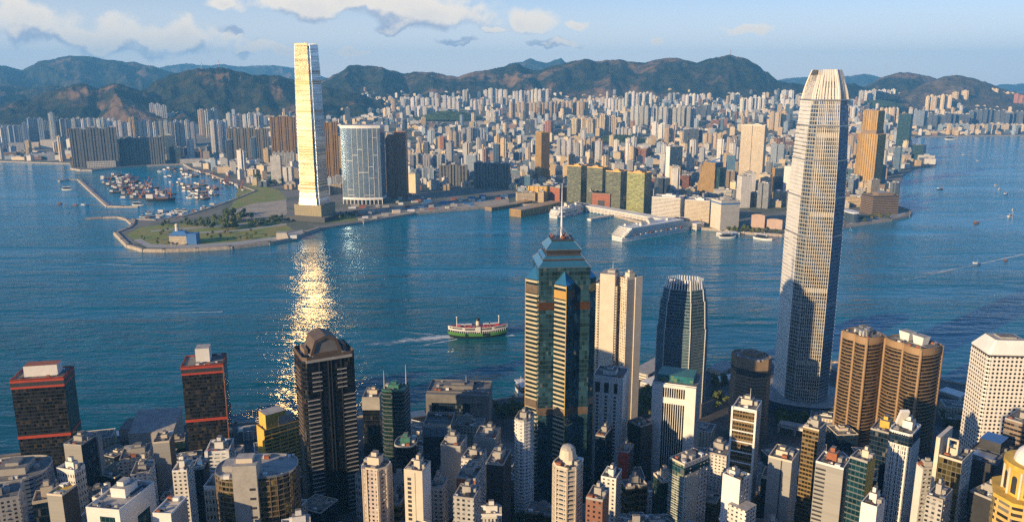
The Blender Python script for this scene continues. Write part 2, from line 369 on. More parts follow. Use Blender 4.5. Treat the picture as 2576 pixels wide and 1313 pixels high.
def mountain_material(name, a, b, rock):
    m = bpy.data.materials.new(name); m.use_nodes = True; nt = NT(m.node_tree)
    g = nt.n('ShaderNodeNewGeometry'); P = g.outputs['Position']
    n1 = nt.noise(P, 1/700.0, 6.0, 0.6); n2 = nt.noise(P, 1/110.0, 5.0, 0.65); n3 = nt.noise(P, 1/320.0, 5.0, 0.6)
    c = nt.mix(nt.ramp(n2, 0.38, 0.62), rgba(a), rgba(b))
    rk = nt.m('MULTIPLY', nt.ramp(n1, 0.47, 0.6), nt.ramp(n3, 0.45, 0.58))
    c = nt.mix(nt.m('MULTIPLY', rk, 0.9), c, rgba(rock))
    bp = nt.n('ShaderNodeBump', {'Strength': 0.9, 'Distance': 32.0, 'Height': nt.m('ADD', n2, nt.m('MULTIPLY', n3, 1.2))})
    bs = nt.n('ShaderNodeBsdfPrincipled', {'Base Color': c, 'Roughness': 0.95, 'Specular IOR Level': 0.1, 'Normal': bp.outputs[0]})
    nt.n('ShaderNodeOutputMaterial', {0: bs}); return m
M_mtn = mountain_material('mountain_scrub', (0.009, 0.018, 0.012), (0.040, 0.038, 0.020), (0.20, 0.125, 0.07))
M_mtnb = mountain_material('mountain_brown', (0.075, 0.06, 0.028), (0.12, 0.085, 0.042), (0.2, 0.15, 0.095))
# water, one sheet to the horizon
o = MB().face([(-20800, -2500, 0), (20800, -2500, 0), (20800, 23700, 0), (-20800, 23700, 0)], M_water).build('water'); tag(o, kind='structure')
# island ground
def island():
    mb = MB(); N, K = 150, 46
    xs = [-2600+4700*i/N for i in range(N+1)]
    def P(i, j):
        x = xs[i]; ys = shore_y(x); t = (j/K)**1.7; y = ys+(-2000-ys)*t
        return (x, y, isl_z(x, y))
    def near(i, j): return P(i, j)[1] > 150
    for i in range(N):
        for j in range(K):
            mb.face([P(i, j+1), P(i+1, j+1), P(i+1, j), P(i, j)], M_asphalt if near(i, j) else M_hill, smooth=True)
        a, b = P(i, 0), P(i+1, 0); mb.face([(a[0], a[1], a[2]), (b[0], b[1], b[2]), (b[0], b[1], -2), (a[0], a[1], -2)][::-1], M_stone)
    o = mb.build('island_ground', weld=True); tag(o, kind='structure')
island()
# peninsula land
mb = MB()
mb.prism(KOWP[::1], -2, 5.0, M_stone, None)
mb.face([(p[0], p[1], 5.0) for p in KOWP], M_city)
tag(mb.build('peninsula_ground'), kind='structure')
def foothills():
    mb = MB(); xs = [-9000+18000*i/90 for i in range(91)]; ys = [4690+4400*j/30 for j in range(31)]
    def P(x, y): return (x, y, kow_z(x, y)-0.2+(y-4690)*0.006*noise.noise((x/500, y/500, 2)))
    for i in range(90):
        for j in range(30):
            p = [P(xs[i], ys[j]), P(xs[i+1], ys[j]), P(xs[i+1], ys[j+1]), P(xs[i], ys[j+1])]
            if not all(in_poly(q[0], q[1], KOWP) for q in p): continue
            mb.face(p, M_city, smooth=True)
    tag(mb.build('foothill_ground', weld=True), kind='structure')
foothills()
def seawall(name, pts, w, z0, z1, m, closed=False):
    mb = MB(); n = len(pts)
    for a, b in zip(pts, pts[1:]):
        a, b = Vector(a), Vector(b); d = (b-a); L = d.length
        if L < 0.5: continue
        d /= L; nrm = Vector((-d.y, d.x))*w/2; e = d*w*0.3
        q = [a-e-nrm, b+e-nrm, b+e+nrm, a-e+nrm]
        mb.prism([(p.x, p.y) for p in q], z0, z1, m, m, top=[(p.x, p.y) for p in (a-e-nrm*.6, b+e-nrm*.6, b+e+nrm*.6, a-e+nrm*.6)])
    return mb.build(name)
shore2 = [(p.x, p.y) for p in KOW]
tag(seawall('seawall', shore2[5:34], 14, -2, 7.2, M_stone), kind='structure')
tag(seawall('seawall', shore2[34:54], 10, -2, 6.6, M_stone), kind='structure')
tag(seawall('seawall', [(p.x, p.y) for p in SHORE[4:26]], 5, -2, 5.6, M_stone), kind='structure')
def sheet(name, px, z, m, fn=G):
    pts = [fn(a, b, z) for a, b in px]
    mb = MB(); mb.face([(p.x, p.y, z) for p in pts][::-1], m)
    o = mb.build(name)
    if o.data.polygons[0].normal.z < 0: o.data.flip_normals()
    return tag(o, kind='structure')
sheet('lawn', [(318, 590), (352, 572), (420, 564), (520, 556), (580, 552), (640, 560), (700, 556), (735, 575), (700, 596), (600, 611), (480, 618), (400, 620), (350, 612)], 5.05, M_grass)
sheet('lawn', [(600, 470), (640, 462), (700, 478), (722, 500), (700, 505), (640, 512), (606, 520), (570, 535), (590, 505)], 5.06, M_grass)
sheet('lawn', [(810, 560), (870, 540), (905, 548), (890, 556)], 5.05, M_grass)
sheet('bare_ground', [(570, 545), (620, 515), (690, 490), (720, 500), (722, 540), (640, 552)], 5.04, M_sand)
sheet('bare_ground', [(905, 556), (1000, 520), (1280, 498), (1280, 514), (1044, 534)], 5.04, M_sand)
sheet('path', [(336, 604), (352, 600), (380, 614), (480, 616), (600, 608), (700, 594), (760, 578), (764, 584), (700, 602), (600, 615), (480, 624), (370, 622)], 5.09, M_path)
sheet('path', [(420, 588), (600, 578), (720, 562), (722, 566), (600, 582), (420, 592)], 5.13, M_path)
sheet('path', [(380, 580), (560, 566), (640, 560), (640, 563), (560, 570), (380, 583)], 5.17, M_path)
sheet('promenade', [(2134, 566), (2200, 555), (2262, 545), (2280, 538), (2276, 534), (2250, 538), (2200, 546), (2140, 556)], 5.05, M_path)
# mountains
def mrange(name, prof, Y, depth, zb, seed, m, spur=0.55, back=0.6, step=3.0, jit=9.0):
    xs = []; x = prof[0][0]
    while x <= prof[-1][0]: xs.append(x); x += step
    def yp(x):
        for a, b in zip(prof, prof[1:]):
            if a[0] <= x <= b[0]:
                t = (x-a[0])/(b[0]-a[0]); return a[1]+(b[1]-a[1])*(t*0.5+0.5*t*t*(3-2*t))
        return prof[-1][1]
    NR = 34; NB = 8; cols = []
    for x in xs:
        rp = AT(x, yp(x), Y); kx = rp.x/Y; col = []
        jz = jit*(noise.fractal((x*0.055, seed, 0), .8, 2.0, 5)); zr = rp.z+jz
        sx = rp.x/900.0
        for j in range(NR+NB+1):
            if j <= NR:
                t = j/NR; yy = Y-depth*(1-t)
                rid = 1-abs(noise.noise((sx*1.7+seed, t*0.7, seed)))*2.0
                rid2 = 1-abs(noise.noise((sx*5.1+seed, t*2.2, seed+3)))*2.0
                ex = 1.0+spur*(0.9-rid*1.1-0.35*rid2)
                s_ = t**max(0.35, ex)
                gx, gy = kx*Y/420.0, yy/420.0
                rg = sum((1-abs(noise.noise((gx*2**o_+seed, gy*2**o_*.6, o_*3.1)))*2)*.5**o_ for o_ in range(4))/1.9
                z = zb+(zr-zb)*s_+max(depth, 1900)*0.055*(rg-.45)*min(1, 5*(1-t)+.12)*min(1, 3*t)
            else:
                t = (j-NR)/NB; yy = Y+depth*back*t; z = zr-(zr-zb)*t**1.2
            col.append((kx*yy, yy, max(z, -5)))
        cols.append(col)
    mb = MB()
    for a, b in zip(cols, cols[1:]):
        for j in range(NR+NB): mb.face([a[j], b[j], b[j+1], a[j+1]], m, smooth=True)
    tag(mb.build(name, weld=True), kind='structure')
mrange('mountains', [(760, 262), (815, 200), (850, 186), (880, 166), (905, 164), (950, 167), (985, 178), (1020, 185), (1060, 181), (1100, 182), (1130, 191), (1152, 193), (1200, 179), (1250, 172), (1300, 161), (1330, 175), (1352, 178), (1400, 165),
        (1440, 156), (1472, 150), (1500, 156), (1560, 150), (1620, 159), (1650, 151), (1700, 145), (1750, 158), (1790, 147), (1838, 139), (1870, 146), (1902, 161), (1932, 186), (1960, 204), (1988, 214), (2060, 220), (2110, 205), (2150, 214), (2185, 224), (2260, 240)], 8800, 1150, 225, 3.3, M_mtn)
mrange('hills', [(300, 268), (350, 232), (400, 202), (440, 186), (500, 174), (560, 172), (600, 181), (640, 190), (700, 192), (745, 204), (820, 220), (900, 238), (1010, 270)], 7000, 950, 90, 8.1, M_mtn)
mrange('hills', [(-260, 290), (-140, 285), (0, 268), (60, 252), (130, 229), (200, 211), (245, 222), (292, 211), (345, 227), (420, 258), (500, 282)], 6600, 900, 70, 5.7, M_mtn)
mrange('hills', [(-300, 214), (-100, 212), (0, 216), (90, 221), (130, 213), (175, 222), (260, 240)], 9000, 1600, 80, 1.2, M_mtn)
mrange('mountains', [(-300, 160), (-150, 158), (0, 165), (55, 175), (110, 153), (180, 141), (220, 142), (280, 152), (330, 157), (380, 167), (430, 181), (500, 205)], 12500, 2600, 60, 4.4, M_mtn)
mrange('mountains', [(340, 195), (400, 170), (470, 160), (520, 165), (560, 162), (600, 168), (680, 165), (745, 172), (840, 200)], 20000, 3000, 60, 6.6, M_mtn, jit=14)
mrange('mountains', [(1200, 200), (1262, 172), (1285, 159), (1312, 157), (1335, 148), (1352, 155), (1374, 160), (1400, 150), (1410, 146), (1422, 157), (1480, 190)], 15500, 2400, 60, 9.6, M_mtn, jit=12)
mrange('mountains', [(1900, 218), (1985, 197), (2060, 193), (2120, 194), (2175, 186), (2220, 196), (2320, 216)], 18500, 2400, 60, 2.6, M_mtn, jit=12)
mrange('mountains', [(2440, 224), (2530, 213), (2600, 210), (2720, 220)], 19500, 2400, 60, 7.7, M_mtn, jit=12)
mrange('hills', [(2120, 238), (2180, 218), (2222, 195), (2262, 183), (2292, 184), (2335, 193), (2380, 204), (2460, 236)], 9400, 1200, 120, 3.9, M_mtn)
mrange('hills', [(2240, 246), (2290, 226), (2340, 204), (2380, 192), (2410, 189), (2445, 196), (2490, 211), (2525, 226), (2600, 244)], 8600, 1100, 120, 7.1, M_mtnb)
mrange('hills', [(1990, 262), (2060, 236), (2130, 226), (2200, 228), (2290, 245)], 8200, 700, 120, 9.9, M_mtn)
# ================================================================== BUILDING HELPERS
M_roof = mat('roof_grey', (0.21, 0.20, 0.185), 0.9, var=0.55, scale=0.15, col2=(0.11, 0.11, 0.11))
M_roofl = mat('roof_light', (0.42, 0.40, 0.37), 0.85, var=0.5, scale=0.12, col2=(0.25, 0.24, 0.23))
M_white = mat('white_paint', (0.72, 0.70, 0.66), 0.6, var=0.12, scale=0.08)
M_conc = mat('concrete', (0.36, 0.34, 0.31), 0.8, var=0.22, scale=0.1)
M_cream = mat('cream_stone', (0.60, 0.52, 0.41), 0.7, var=0.12, scale=0.1)
M_dark = mat('dark_cladding', (0.035, 0.037, 0.042), 0.5, var=0.3, scale=0.1)
M_metal = mat('grey_metal', (0.45, 0.46, 0.47), 0.35, 0.8, var=0.15)
M_steel = mat('white_steel', (0.78, 0.78, 0.76), 0.35, 0.3, var=0.08)
M_red = mat('red_band', (0.42, 0.055, 0.025), 0.55, var=0.2)
M_rust = mat('rust_paint', (0.30, 0.10, 0.045), 0.7, var=0.3)
M_gold = mat('gold_cladding', (0.55, 0.33, 0.10), 0.4, 0.35, var=0.15)
M_brown = mat('brown_stone', (0.22, 0.155, 0.10), 0.6, var=0.2)
M_green = mat('green_roof', (0.05, 0.16, 0.12), 0.4, var=0.4, scale=0.3)
M_blue = mat('blue_paint', (0.05, 0.16, 0.38), 0.5, var=0.2)
M_yellow = mat('yellow_paint', (0.60, 0.38, 0.06), 0.7, var=0.3)
F_apt = facade('apartment_facade', (0.5, 0.5, 0.5), (0.05, 0.06, 0.075), 3.4, 3.2, 0.46, 0.42, 0.25, 0.0, 0.05, 0.3, usecol=True, wrough=0.85)
F_off = facade('office_facade', (0.4, 0.4, 0.4), (0.05, 0.07, 0.10), 3.0, 3.8, 0.8, 0.55, 0.12, 0.25, 0.05, 0.15, usecol=True)
OBST = []
def corner(l, c, r, py, Y, beta):
    """corner post of a two-face block: its place, the widths of left and right face and the turn"""
    P = AT(c, py, Y); phi = math.atan2(P.x, P.y); b = math.radians(beta)
    rz = -(phi+b); tx = Vector((math.cos(rz), math.sin(rz))); ty = Vector((-math.sin(rz), math.cos(rz)))
    def width(t, px):
        k = (px-1288.0)/F
        fx = P.y*CT-(P.z-CAMZ)*ST
        return (k*fx-P.x)/(t.x-k*t.y*CT)
    wA = abs(width(-tx, l)) if l is not None else None
    wB = abs(width(ty, r)) if r is not None else None
    return P, wA, wB, rz, tx, ty
def place(l, c, r, py, Y, beta, wA=None, wB=None, zb=None, maxd=90):
    P, a, b, rz, tx, ty = corner(l, c, r, py, Y, beta)
    if wA: a = wA
    if wB: b = wB
    a = min(a, 260); b = min(b, maxd if not wB else wB)
    ctr = Vector((P.x, P.y))-tx*a/2+ty*b/2
    z0 = zb if zb is not None else (isl_z(ctr.x, ctr.y)-3 if ctr.y < 1500 else kow_z(ctr.x, ctr.y)-0.5)
    OBST.append((ctr.x, ctr.y, math.hypot(a, b)/2))
    return (ctr.x, ctr.y, z0), a, b, P.z-z0, rz
def bands(poly, z0, z1, step, hh, prot, m, edges=None, mb=None, phase=0.0):
    mb = mb or MB(); z = z0+phase; q = inset(poly, -prot); n = len(poly)
    while z+hh <= z1+0.01:
        if edges is None:
            mb.prism(q, z, z+hh, m)
            for i in range(n):
                j = (i+1) % n
                mb.face([(q[i][0], q[i][1], z+hh), (q[j][0], q[j][1], z+hh), (poly[j][0], poly[j][1], z+hh), (poly[i][0], poly[i][1], z+hh)], m)
                mb.face([(q[j][0], q[j][1], z), (q[i][0], q[i][1], z), (poly[i][0], poly[i][1], z), (poly[j][0], poly[j][1], z)], m)
        else:
            for i in edges:
                fin_box(mb, poly[i], poly[(i+1) % n], 0, 1, z, z+hh, prot, m)
        z += step
    return mb
def fin_box(mb, a, b, t0, t1, z0, z1, prot, m):
    a, b = Vector(a), Vector(b); d = b-a; nrm = Vector((d.y, -d.x)).normalized()*prot
    p, q = a+d*t0, a+d*t1
    i = nrm.normalized()*-0.05
    mb.prism([(v.x, v.y) for v in (p+nrm, q+nrm, q+i, p+i)], z0, z1, m, m, bottom=True)
def piers(poly, edges, z0, z1, sp, w, prot, m, mb=None, ends=True):
    mb = mb or MB(); n = len(poly)
    for i in edges:
        a, b = Vector(poly[i]), Vector(poly[(i+1) % n]); L = (b-a).length; k = max(1, round(L/sp))
        for s in range(0 if ends else 1, k+1 if ends else k):
            c = s/k*L; t0, t1 = max(0, c-w/2)/L, min(L, c+w/2)/L
            fin_box(mb, poly[i], poly[(i+1) % n], t0, t1, z0, z1, prot, m)
    return mb
def roofing(root, poly, h, rnd, parapet=1.4, mroof=None, mpar=None, mplant=None, plant=True, tank=True, mast=False, units=3):
    """roof deck, parapet and the rooms and tanks on it"""
    mroof = mroof or M_roof; mpar = mpar or M_conc; mplant = mplant or mpar
    ins = inset(poly, 0.5); n = len(poly); mb = MB()
    for i in range(n):
        j = (i+1) % n
        mb.face([(poly[i][0], poly[i][1], h), (poly[j][0], poly[j][1], h), (poly[j][0], poly[j][1], h+parapet), (poly[i][0], poly[i][1], h+parapet)], mpar)
        mb.face([(poly[i][0], poly[i][1], h+parapet), (poly[j][0], poly[j][1], h+parapet), (ins[j][0], ins[j][1], h+parapet), (ins[i][0], ins[i][1], h+parapet)], mpar)
        mb.face([(ins[j][0], ins[j][1], h), (ins[i][0], ins[i][1], h), (ins[i][0], ins[i][1], h+parapet), (ins[j][0], ins[j][1], h+parapet)], mpar)
    mb.build('parapet', root)
    dk = MB(); dk.face([(p[0], p[1], h+0.12) for p in ins], mroof); dk.build('roof_deck', root)
    xs = [p[0] for p in poly]; ys = [p[1] for p in poly]; w, d = max(xs)-min(xs), max(ys)-min(ys)
    if plant:
        pw, pd, ph = w*rnd.uniform(0.32, 0.5), d*rnd.uniform(0.32, 0.5), rnd.uniform(3.5, 6.5); cx, cy_ = rnd.uniform(-.12, .12)*w, rnd.uniform(-.05, .15)*d
        b = MB(); b.box(cx-pw/2, cx+pw/2, cy_-pd/2, cy_+pd/2, h+0.13, h+ph, mplant, mroof); b.box(cx-pw*.25, cx+pw*.2, cy_-pd*.25, cy_+pd*.3, h+ph-0.05, h+ph*1.45, mplant, mroof); b.build('plant_room', root)
        if tank:
            b = MB(); s = rnd.choice((-1, 1)); b.box(cx+s*pw*.72-1.6, cx+s*pw*.72+1.6, cy_-2, cy_+2, h+.13, h+3.0, M_roofl); b.build('water_tank', root)
    for k in range(int(units*1.8)+2):
        x, y = rnd.uniform(-.40, .40)*w, rnd.uniform(-.43, -.26)*d if k % 2 else rnd.uniform(.26, .43)*d
        s = rnd.uniform(.6, 1.8)
        b = MB(); b.box(x-s, x+s, y-s*.7, y+s*.7, h+.13, h+.13+s*1.3, rnd.choice((M_roofl, M_metal, M_white, M_rust, M_dark))); b.build('cooling_unit', root)
    for k in range(2):
        y = rnd.uniform(-.35, .35)*d; b = MB(); b.bar((-w*.4, y, h+.5), (w*rnd.uniform(0, .4), y+rnd.uniform(-2, 2), h+.5), .35, .35, M_metal if k else M_roofl); b.build('pipe', root)
    if mast:
        b = MB(); b.tube((w*.1, 0, h), (w*.1, 0, h+14), .35, .12, M_steel, 6); b.build('antenna', root)
def block(name, label, cat, l, c, r, py, Y, beta, mw, poly=None, wA=None, wB=None, zb=None, roof=True, seed=None, color=None, mr=None, group=None, maxd=90, **kw):
    """a plain tower: walls, optional bands and piers, roof works"""
    loc, a, b, h, rz = place(l, c, r, py, Y, beta, wA, wB, zb, maxd)
    pl = rect(a, b) if poly is None else poly(a, b)
    root = thing(name, label, cat, loc, rz, group); rnd = random.Random(seed if seed is not None else int(c*7+py))
    body = MB(); body.prism(pl, 0, h, mw, mr or M_roof); ob = body.build('walls', root)
    if color: ob.color = rgba(color)
    bd = kw.get('band')
    if bd: bands(pl, bd.get('z0', 4), h-bd.get('zt', 0.5), bd['step'], bd['h'], bd.get('p', .35), bd['m'], bd.get('edges')).build(bd.get('name', 'spandrel_bands'), root)
    pr = kw.get('pier')
    if pr: piers(pl, pr['edges'], pr.get('z0', 0), h-pr.get('zt', 0), pr['sp'], pr['w'], pr.get('p', .6), pr['m']).build(pr.get('name', 'piers'), root)
    if roof: roofing(root, pl, h, rnd, **kw.get('rf', {}))
    return root, pl, a, b, h
# ================================================================== PENINSULA LANDMARKS
def KY(px, py): return KG(px, py).y
F_icc = facade('mirror_glass_sun', (0.36, 0.29, 0.19), (0.86, 0.66, 0.36), 2.4, 4.3, 1.0, 0.78, 0.175, 0.95, 0.03, 0.0, wmetal=0.3, wrough=0.45, mech=(107.0, 20.0, 7.0), gvar=0.14, shingle=(290, 430, 0.055, -0.07), streak=(0.11, 0.30, 1.05))  # gold of the sun's reflection put into this face's glass colour
F_icb = facade('mirror_glass_sky', (0.34, 0.36, 0.40), (0.50, 0.58, 0.68), 2.4, 4.3, 1.0, 0.78, 0.16, 0.95, 0.03, 0.0, wmetal=0.3, wrough=0.45, mech=(107.0, 20.0, 7.0), gvar=0.14, streak=(0.11, 0.4, 1.1))  # same glass on the other faces, blue sky reflection put into its colour
M_bronze = mat('bronze_louvre', (0.42, 0.25, 0.09), 0.5, 0.4, var=0.15)
def supertall():
    # silver mirror tower: four bowed face panels round a notched core, flared foot, screen walls at the top
    loc, a, b, h, rz = place(738, 788, 821, 300, KY(775, 556), 33, zb=5)
    OBST[-1] = (loc[0], loc[1], 95)
    P_top = AT(775, 110, loc[1]); H_ = P_top.z-5
    root = thing('skyscraper', 'very tall silver mirror glass skyscraper with the blazing sun reflection, on a low podium', 'skyscraper', loc, rz)
    s = (a+b)/2*0.93
    prof = [(44, 1.17), (62, 1.09), (84, 1.03), (110, 1.0), (230, 0.985), (330, 0.95), (420, 0.885), (H_-14, 0.83)]
    core = MB()
    for (z0, k0), (z1, k1) in zip(prof, prof[1:]):
        kk0, kk1 = k0*0.94, k1*0.94
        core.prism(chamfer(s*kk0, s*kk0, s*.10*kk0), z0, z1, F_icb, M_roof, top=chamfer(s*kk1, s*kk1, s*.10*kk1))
    core.build('core_walls', root)
    for e in range(4):
        mb = MB(); ca, sa = math.cos(e*math.pi/2), math.sin(e*math.pi/2)
        def T(x, y): return (x*ca-y*sa, x*sa+y*ca)
        pr = prof[:-1]+[(H_-(0 if e in (0, 2) else 4), 0.815)]
        for (z0, k0), (z1, k1) in zip(pr, pr[1:]):
            w0, w1 = s*.80*k0/2, s*.80*k1/2; d0, d1 = -s*k0/2, -s*k1/2
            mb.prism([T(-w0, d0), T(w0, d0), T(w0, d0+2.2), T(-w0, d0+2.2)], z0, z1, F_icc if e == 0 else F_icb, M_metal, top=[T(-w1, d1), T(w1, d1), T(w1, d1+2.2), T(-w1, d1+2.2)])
        mb.build('glass_face', root)
        for yy, hh in ((181, 1.5), (186, 1.5), (205, 3), (210, 3), (279, 2.5), (368, 2), (374, 2), (380, 2), (387, 2.5), (455, 2), (462, 2.5), (470, 2.5), (478, 2)):
            z = AT(775, yy, loc[1]).z-5
            for (za, ka), (zb_, kb) in zip(pr, pr[1:]):
                if za <= z < zb_:
                    kk = ka+(kb-ka)*(z-za)/(zb_-za); w = s*.80*kk/2*(.99 if yy > 200 else .93); d = -s*kk/2; lb = MB(); lb.prism([T(-w, d-.35), T(w, d-.35), T(w, d+.5), T(-w, d+.5)], z-hh, z+hh*.3, M_bronze, M_bronze, bottom=True); lb.build('louvre_storey', root)
    pd = MB(); k = 95/2
    pd.prism(rect(88, 74), 0, 45, facade('podium_stone', (0.30, 0.25, 0.14), (0.12, 0.10, 0.06), 6, 6, 0.5, 0.3, 0.5, 0.0, 0.0, 0.0), M_roof); o = pd.build('podium', root)
    b2 = MB(); b2.prism(rect(126, 104), 0, 13, M_dark, M_roof); b2.build('podium_base', root)
    roofb = MB(); roofb.prism(rect(s*.6, s*.6), H_-14, H_-8, M_metal, M_roof); roofb.build('plant_room', root)
supertall()
F_hotel = facade('hotel_blue_glass', (0.32, 0.37, 0.42), (0.09, 0.17, 0.26), 3.2, 3.7, 0.86, 0.86, 0.10, 0.45, 0.03, 0.10, gvar=0.4)
def hotel():
    loc, a, b, h, rz = place(855, 955, 966, 316, KY(905, 514), 12, zb=5)
    root = thing('hotel_tower', 'wide blue glass tower with white frame lines, arched white base and curved front', 'tower', loc, rz)
    front = [(-a/2+a*t/10, -b/2-0.09*a*math.sin(math.pi*t/10)) for t in range(11)]
    pl = front+[(a/2, b/2), (-a/2, b/2)]; d = max(b, 26); pl = front+[(a/2, d-b/2), (-a/2, d-b/2)]
    w = MB(); w.prism(pl, 22, h-9, F_hotel, M_roof, cont=True); w.build('walls', root)
    cr = MB(); cr.prism(inset(pl, -0.7), h-9, h, M_white, M_roofl); cr.build('crown_band', root)
    fr = MB()
    for t in (0, 1.4, 3.0, 4.4, 5.6, 7.0, 8.2, 9.3): 
        x = -a/2+a*t/10; y = -b/2-0.09*a*math.sin(math.pi*t/10)
        fr.box(x-.45, x+.45, y-.7, y+1.2, 22, h-9, M_white)
    fr.build('vertical_frames', root)
    cb = MB(); rr = random.Random(5)
    for k in range(16):
        t = rr.choice((0, 1.4, 3.0, 4.4, 5.6, 7.0, 8.2)); t2 = {0: 1.4, 1.4: 3.0, 3.0: 4.4, 4.4: 5.6, 5.6: 7.0, 7.0: 8.2, 8.2: 9.3}[t]; z = 30+rr.randrange(11)*(h-50)/11
        x0, x1 = -a/2+a*t/10, -a/2+a*t2/10; ya, yb = -b/2-0.09*a*math.sin(math.pi*t/10), -b/2-0.09*a*math.sin(math.pi*t2/10)
        cb.bar((x0, ya-.5, z), (x1, yb-.5, z), 1.2, 1.3, M_white)
    cb.build('cross_frames', root)
    bb = MB(); bb.prism(inset(pl, -1.2), 15, 22, M_white, M_white, bottom=True); bb.build('base_band', root)
    cw = MB(); cw.prism(inset(pl, 6), 0, 15, M_dark); cw.build('lobby_walls', root)
    for t in range(0, 11):
        x = -a/2+a*t/10; y = -b/2-0.09*a*math.sin(math.pi*t/10); q = MB(); q.tube((x, y+.5, 0), (x, y+.5, 15), 1.3, 1.3, M_white, 8); q.build('column', root)
hotel()
F_brown = facade('brown_flats', (0.40, 0.19, 0.10), (0.05, 0.035, 0.03), 3.2, 3.3, 0.6, 0.55, 0.2, 0.1, 0.03, 0.15)
F_goldd = facade('dark_gold_flats', (0.34, 0.19, 0.055), (0.06, 0.04, 0.02), 3.0, 3.3, 0.6, 0.6, 0.15, 0.3, 0.03, 0.1)  # brown gold, brightened to hold the golden glow around the mirror skyscraper
F_grey = facade('grey_flats', (0.17, 0.165, 0.15), (0.04, 0.045, 0.05), 3.2, 3.2, 0.55, 0.5, 0.2, 0.1, 0.03, 0.2)
def brown_tower():
    Y = KY(1000, 498); loc, a, b, h, rz = place(968, 1020, 1030, 338, Y, 14, zb=5, wB=24)
    root = thing('apartment_tower', 'dark brown apartment tower with a stepped slanted roofline and rust coloured ribs', 'apartment tower', loc, rz)
    m1 = MB(); pl = [(-a/2, -b/2), (0, -b/2), (0, b/2), (-a/2, b/2)]; 
    m1.prism(pl, 0, h-16, F_brown, M_brown); m1.prism(pl, h-16, h-2, F_brown, M_brown, top=[(-a*.36, -b/2), (0, -b/2), (0, b/2), (-a*.36, b/2)]); m1.build('left_wing', root)
    m2 = MB(); m2.prism([(0, -b/2-3), (a/2, -b/2-3), (a/2, b/2), (0, b/2)], 0, h+9, F_brown, M_brown); m2.build('right_wing', root)
    m3 = MB()
    for x in (-a*.46, -a*.02, a*.03): m3.box(x-1.3, x+1.3, -b/2-4, -b/2+1, 0, h-16 if x < -a*.1 else h+10, M_rust)
    m3.build('ribs', root)
    m4 = MB(); m4.box(-a/2-16, a/2+8, -b/2-12, b/2+6, 0, 12, M_rust, M_roof); m4.build('podium', root)
brown_tower()
def slab_row(name, label, l, r, py, pb, n, mw, edge, notch=True, beta=10, dep=26, var=0.03, group=None, cl=None):
    """row of joined residential slabs with bright rib edges"""
    Y = KY((l+r)/2, pb); c = r-2
    loc, a, b, h, rz = place(l, c, r, py, Y, beta, wB=dep)
    root = thing(name, label, 'apartment block', loc, rz, group); rr = random.Random(int(l))
    for k in range(n):
        x0 = -a/2+a*k/n; x1 = -a/2+a*(k+1)/n-2.0; hh = h*(1+rr.uniform(-var, var)); w = x1-x0
        q = [(x+(x0+x1)/2, y) for x, y in notched(w, b, 2, w*.13, 5)]
        s = MB(); s.prism(q, 0, hh, mw, M_roof); o = s.build('slab', root)
        if cl: o.color = rgba(cl)
        t = MB(); t.box((x0+x1)/2-w*.2, (x0+x1)/2+w*.2, -5, 6, hh, hh+6, M_conc); t.build('roof_room', root)
        if edge: e = MB(); e.box(x0-.8, x0+1.6, -b/2-1.2, -b/2+3, 0, hh, edge); e.build('edge_rib', root)
    return root
PT = slab_row('apartment_slab', 'dark grey apartment slab on a pale podium, on the point by the boat shelter', 198, 293, 322, 420, 4, F_grey, None, beta=6, dep=34)
q = MB(); q.prism(rect(120, 44), 0, 30, facade('pale_podium', (.55, .50, .42), (.12, .12, .12), 7, 9, .6, .6, .3, .1, 0, .1), M_roofl); q.build('podium', PT)
slab_row('apartment_slab', 'narrow dark slab with bright gold rib, left end of the dark block on the point', 172, 199, 323, 421, 1, F_grey, M_gold, beta=8, dep=30)
slab_row('apartment_slab', 'long blue grey slab row facing the boat shelter, right of the dark block', 296, 413, 347, 414, 6, F_grey, None, beta=6)
slab_row('apartment_slab', 'dark slab row with thin gold edges just left of the mirror skyscraper', 573, 676, 324, 402, 6, F_grey, M_gold, beta=8)
slab_row('apartment_slab', 'golden brown slab row directly behind the mirror skyscraper on its left', 678, 748, 292, 402, 4, F_goldd, M_gold, beta=8)
slab_row('apartment_slab', 'brown gold slab showing between the mirror skyscraper and the blue hotel tower', 814, 850, 310, 458, 2, F_goldd, M_gold, beta=8)
slab_row('apartment_slab', 'dark grey slab pair behind the construction strip, left of the two', 1104, 1178, 416, 468, 3, F_grey, None, beta=5)
slab_row('apartment_slab', 'dark grey slab row behind the construction strip, right of the two', 1192, 1286, 411, 474, 4, F_grey, None, beta=5)
slab_row('apartment_slab', 'low whitish slab row beyond the park, left of the mirror skyscraper', 684, 742, 384, 424, 5, F_apt, None, beta=6, cl=(0.5, 0.48, 0.44))
F_blueg = facade('blue_glass', (0.10, 0.13, 0.16), (0.035, 0.085, 0.15), 2.6, 3.8, 0.9, 0.78, 0.08, 0.5, 0.03, 0.06)
F_tealg = facade('teal_glass', (0.05, 0.09, 0.10), (0.02, 0.085, 0.105), 2.6, 3.8, 0.9, 0.8, 0.08, 0.55, 0.03, 0.04)
F_goldg = facade('gold_stone_facade', (0.46, 0.29, 0.10), (0.09, 0.07, 0.05), 4.2, 3.6, 0.42, 1.0, 0.12, 0.4, 0.03, 0.05)
F_harb = facade('harbour_block_glass', (0.20, 0.20, 0.13), (0.05, 0.075, 0.065), 6.0, 3.7, 1.0, 0.52, 0.12, 0.5, 0.05, 0.25, curcol=(0.30, 0.31, 0.12))
F_harb_lit = facade('harbour_block_lit', (0.36, 0.35, 0.14), (0.12, 0.16, 0.08), 6.0, 3.7, 1.0, 0.5, 0.16, 0.5, 0.06, 0.45, curcol=(0.42, 0.40, 0.12))  # sunlit copy of the green glass, gold light put into its colour
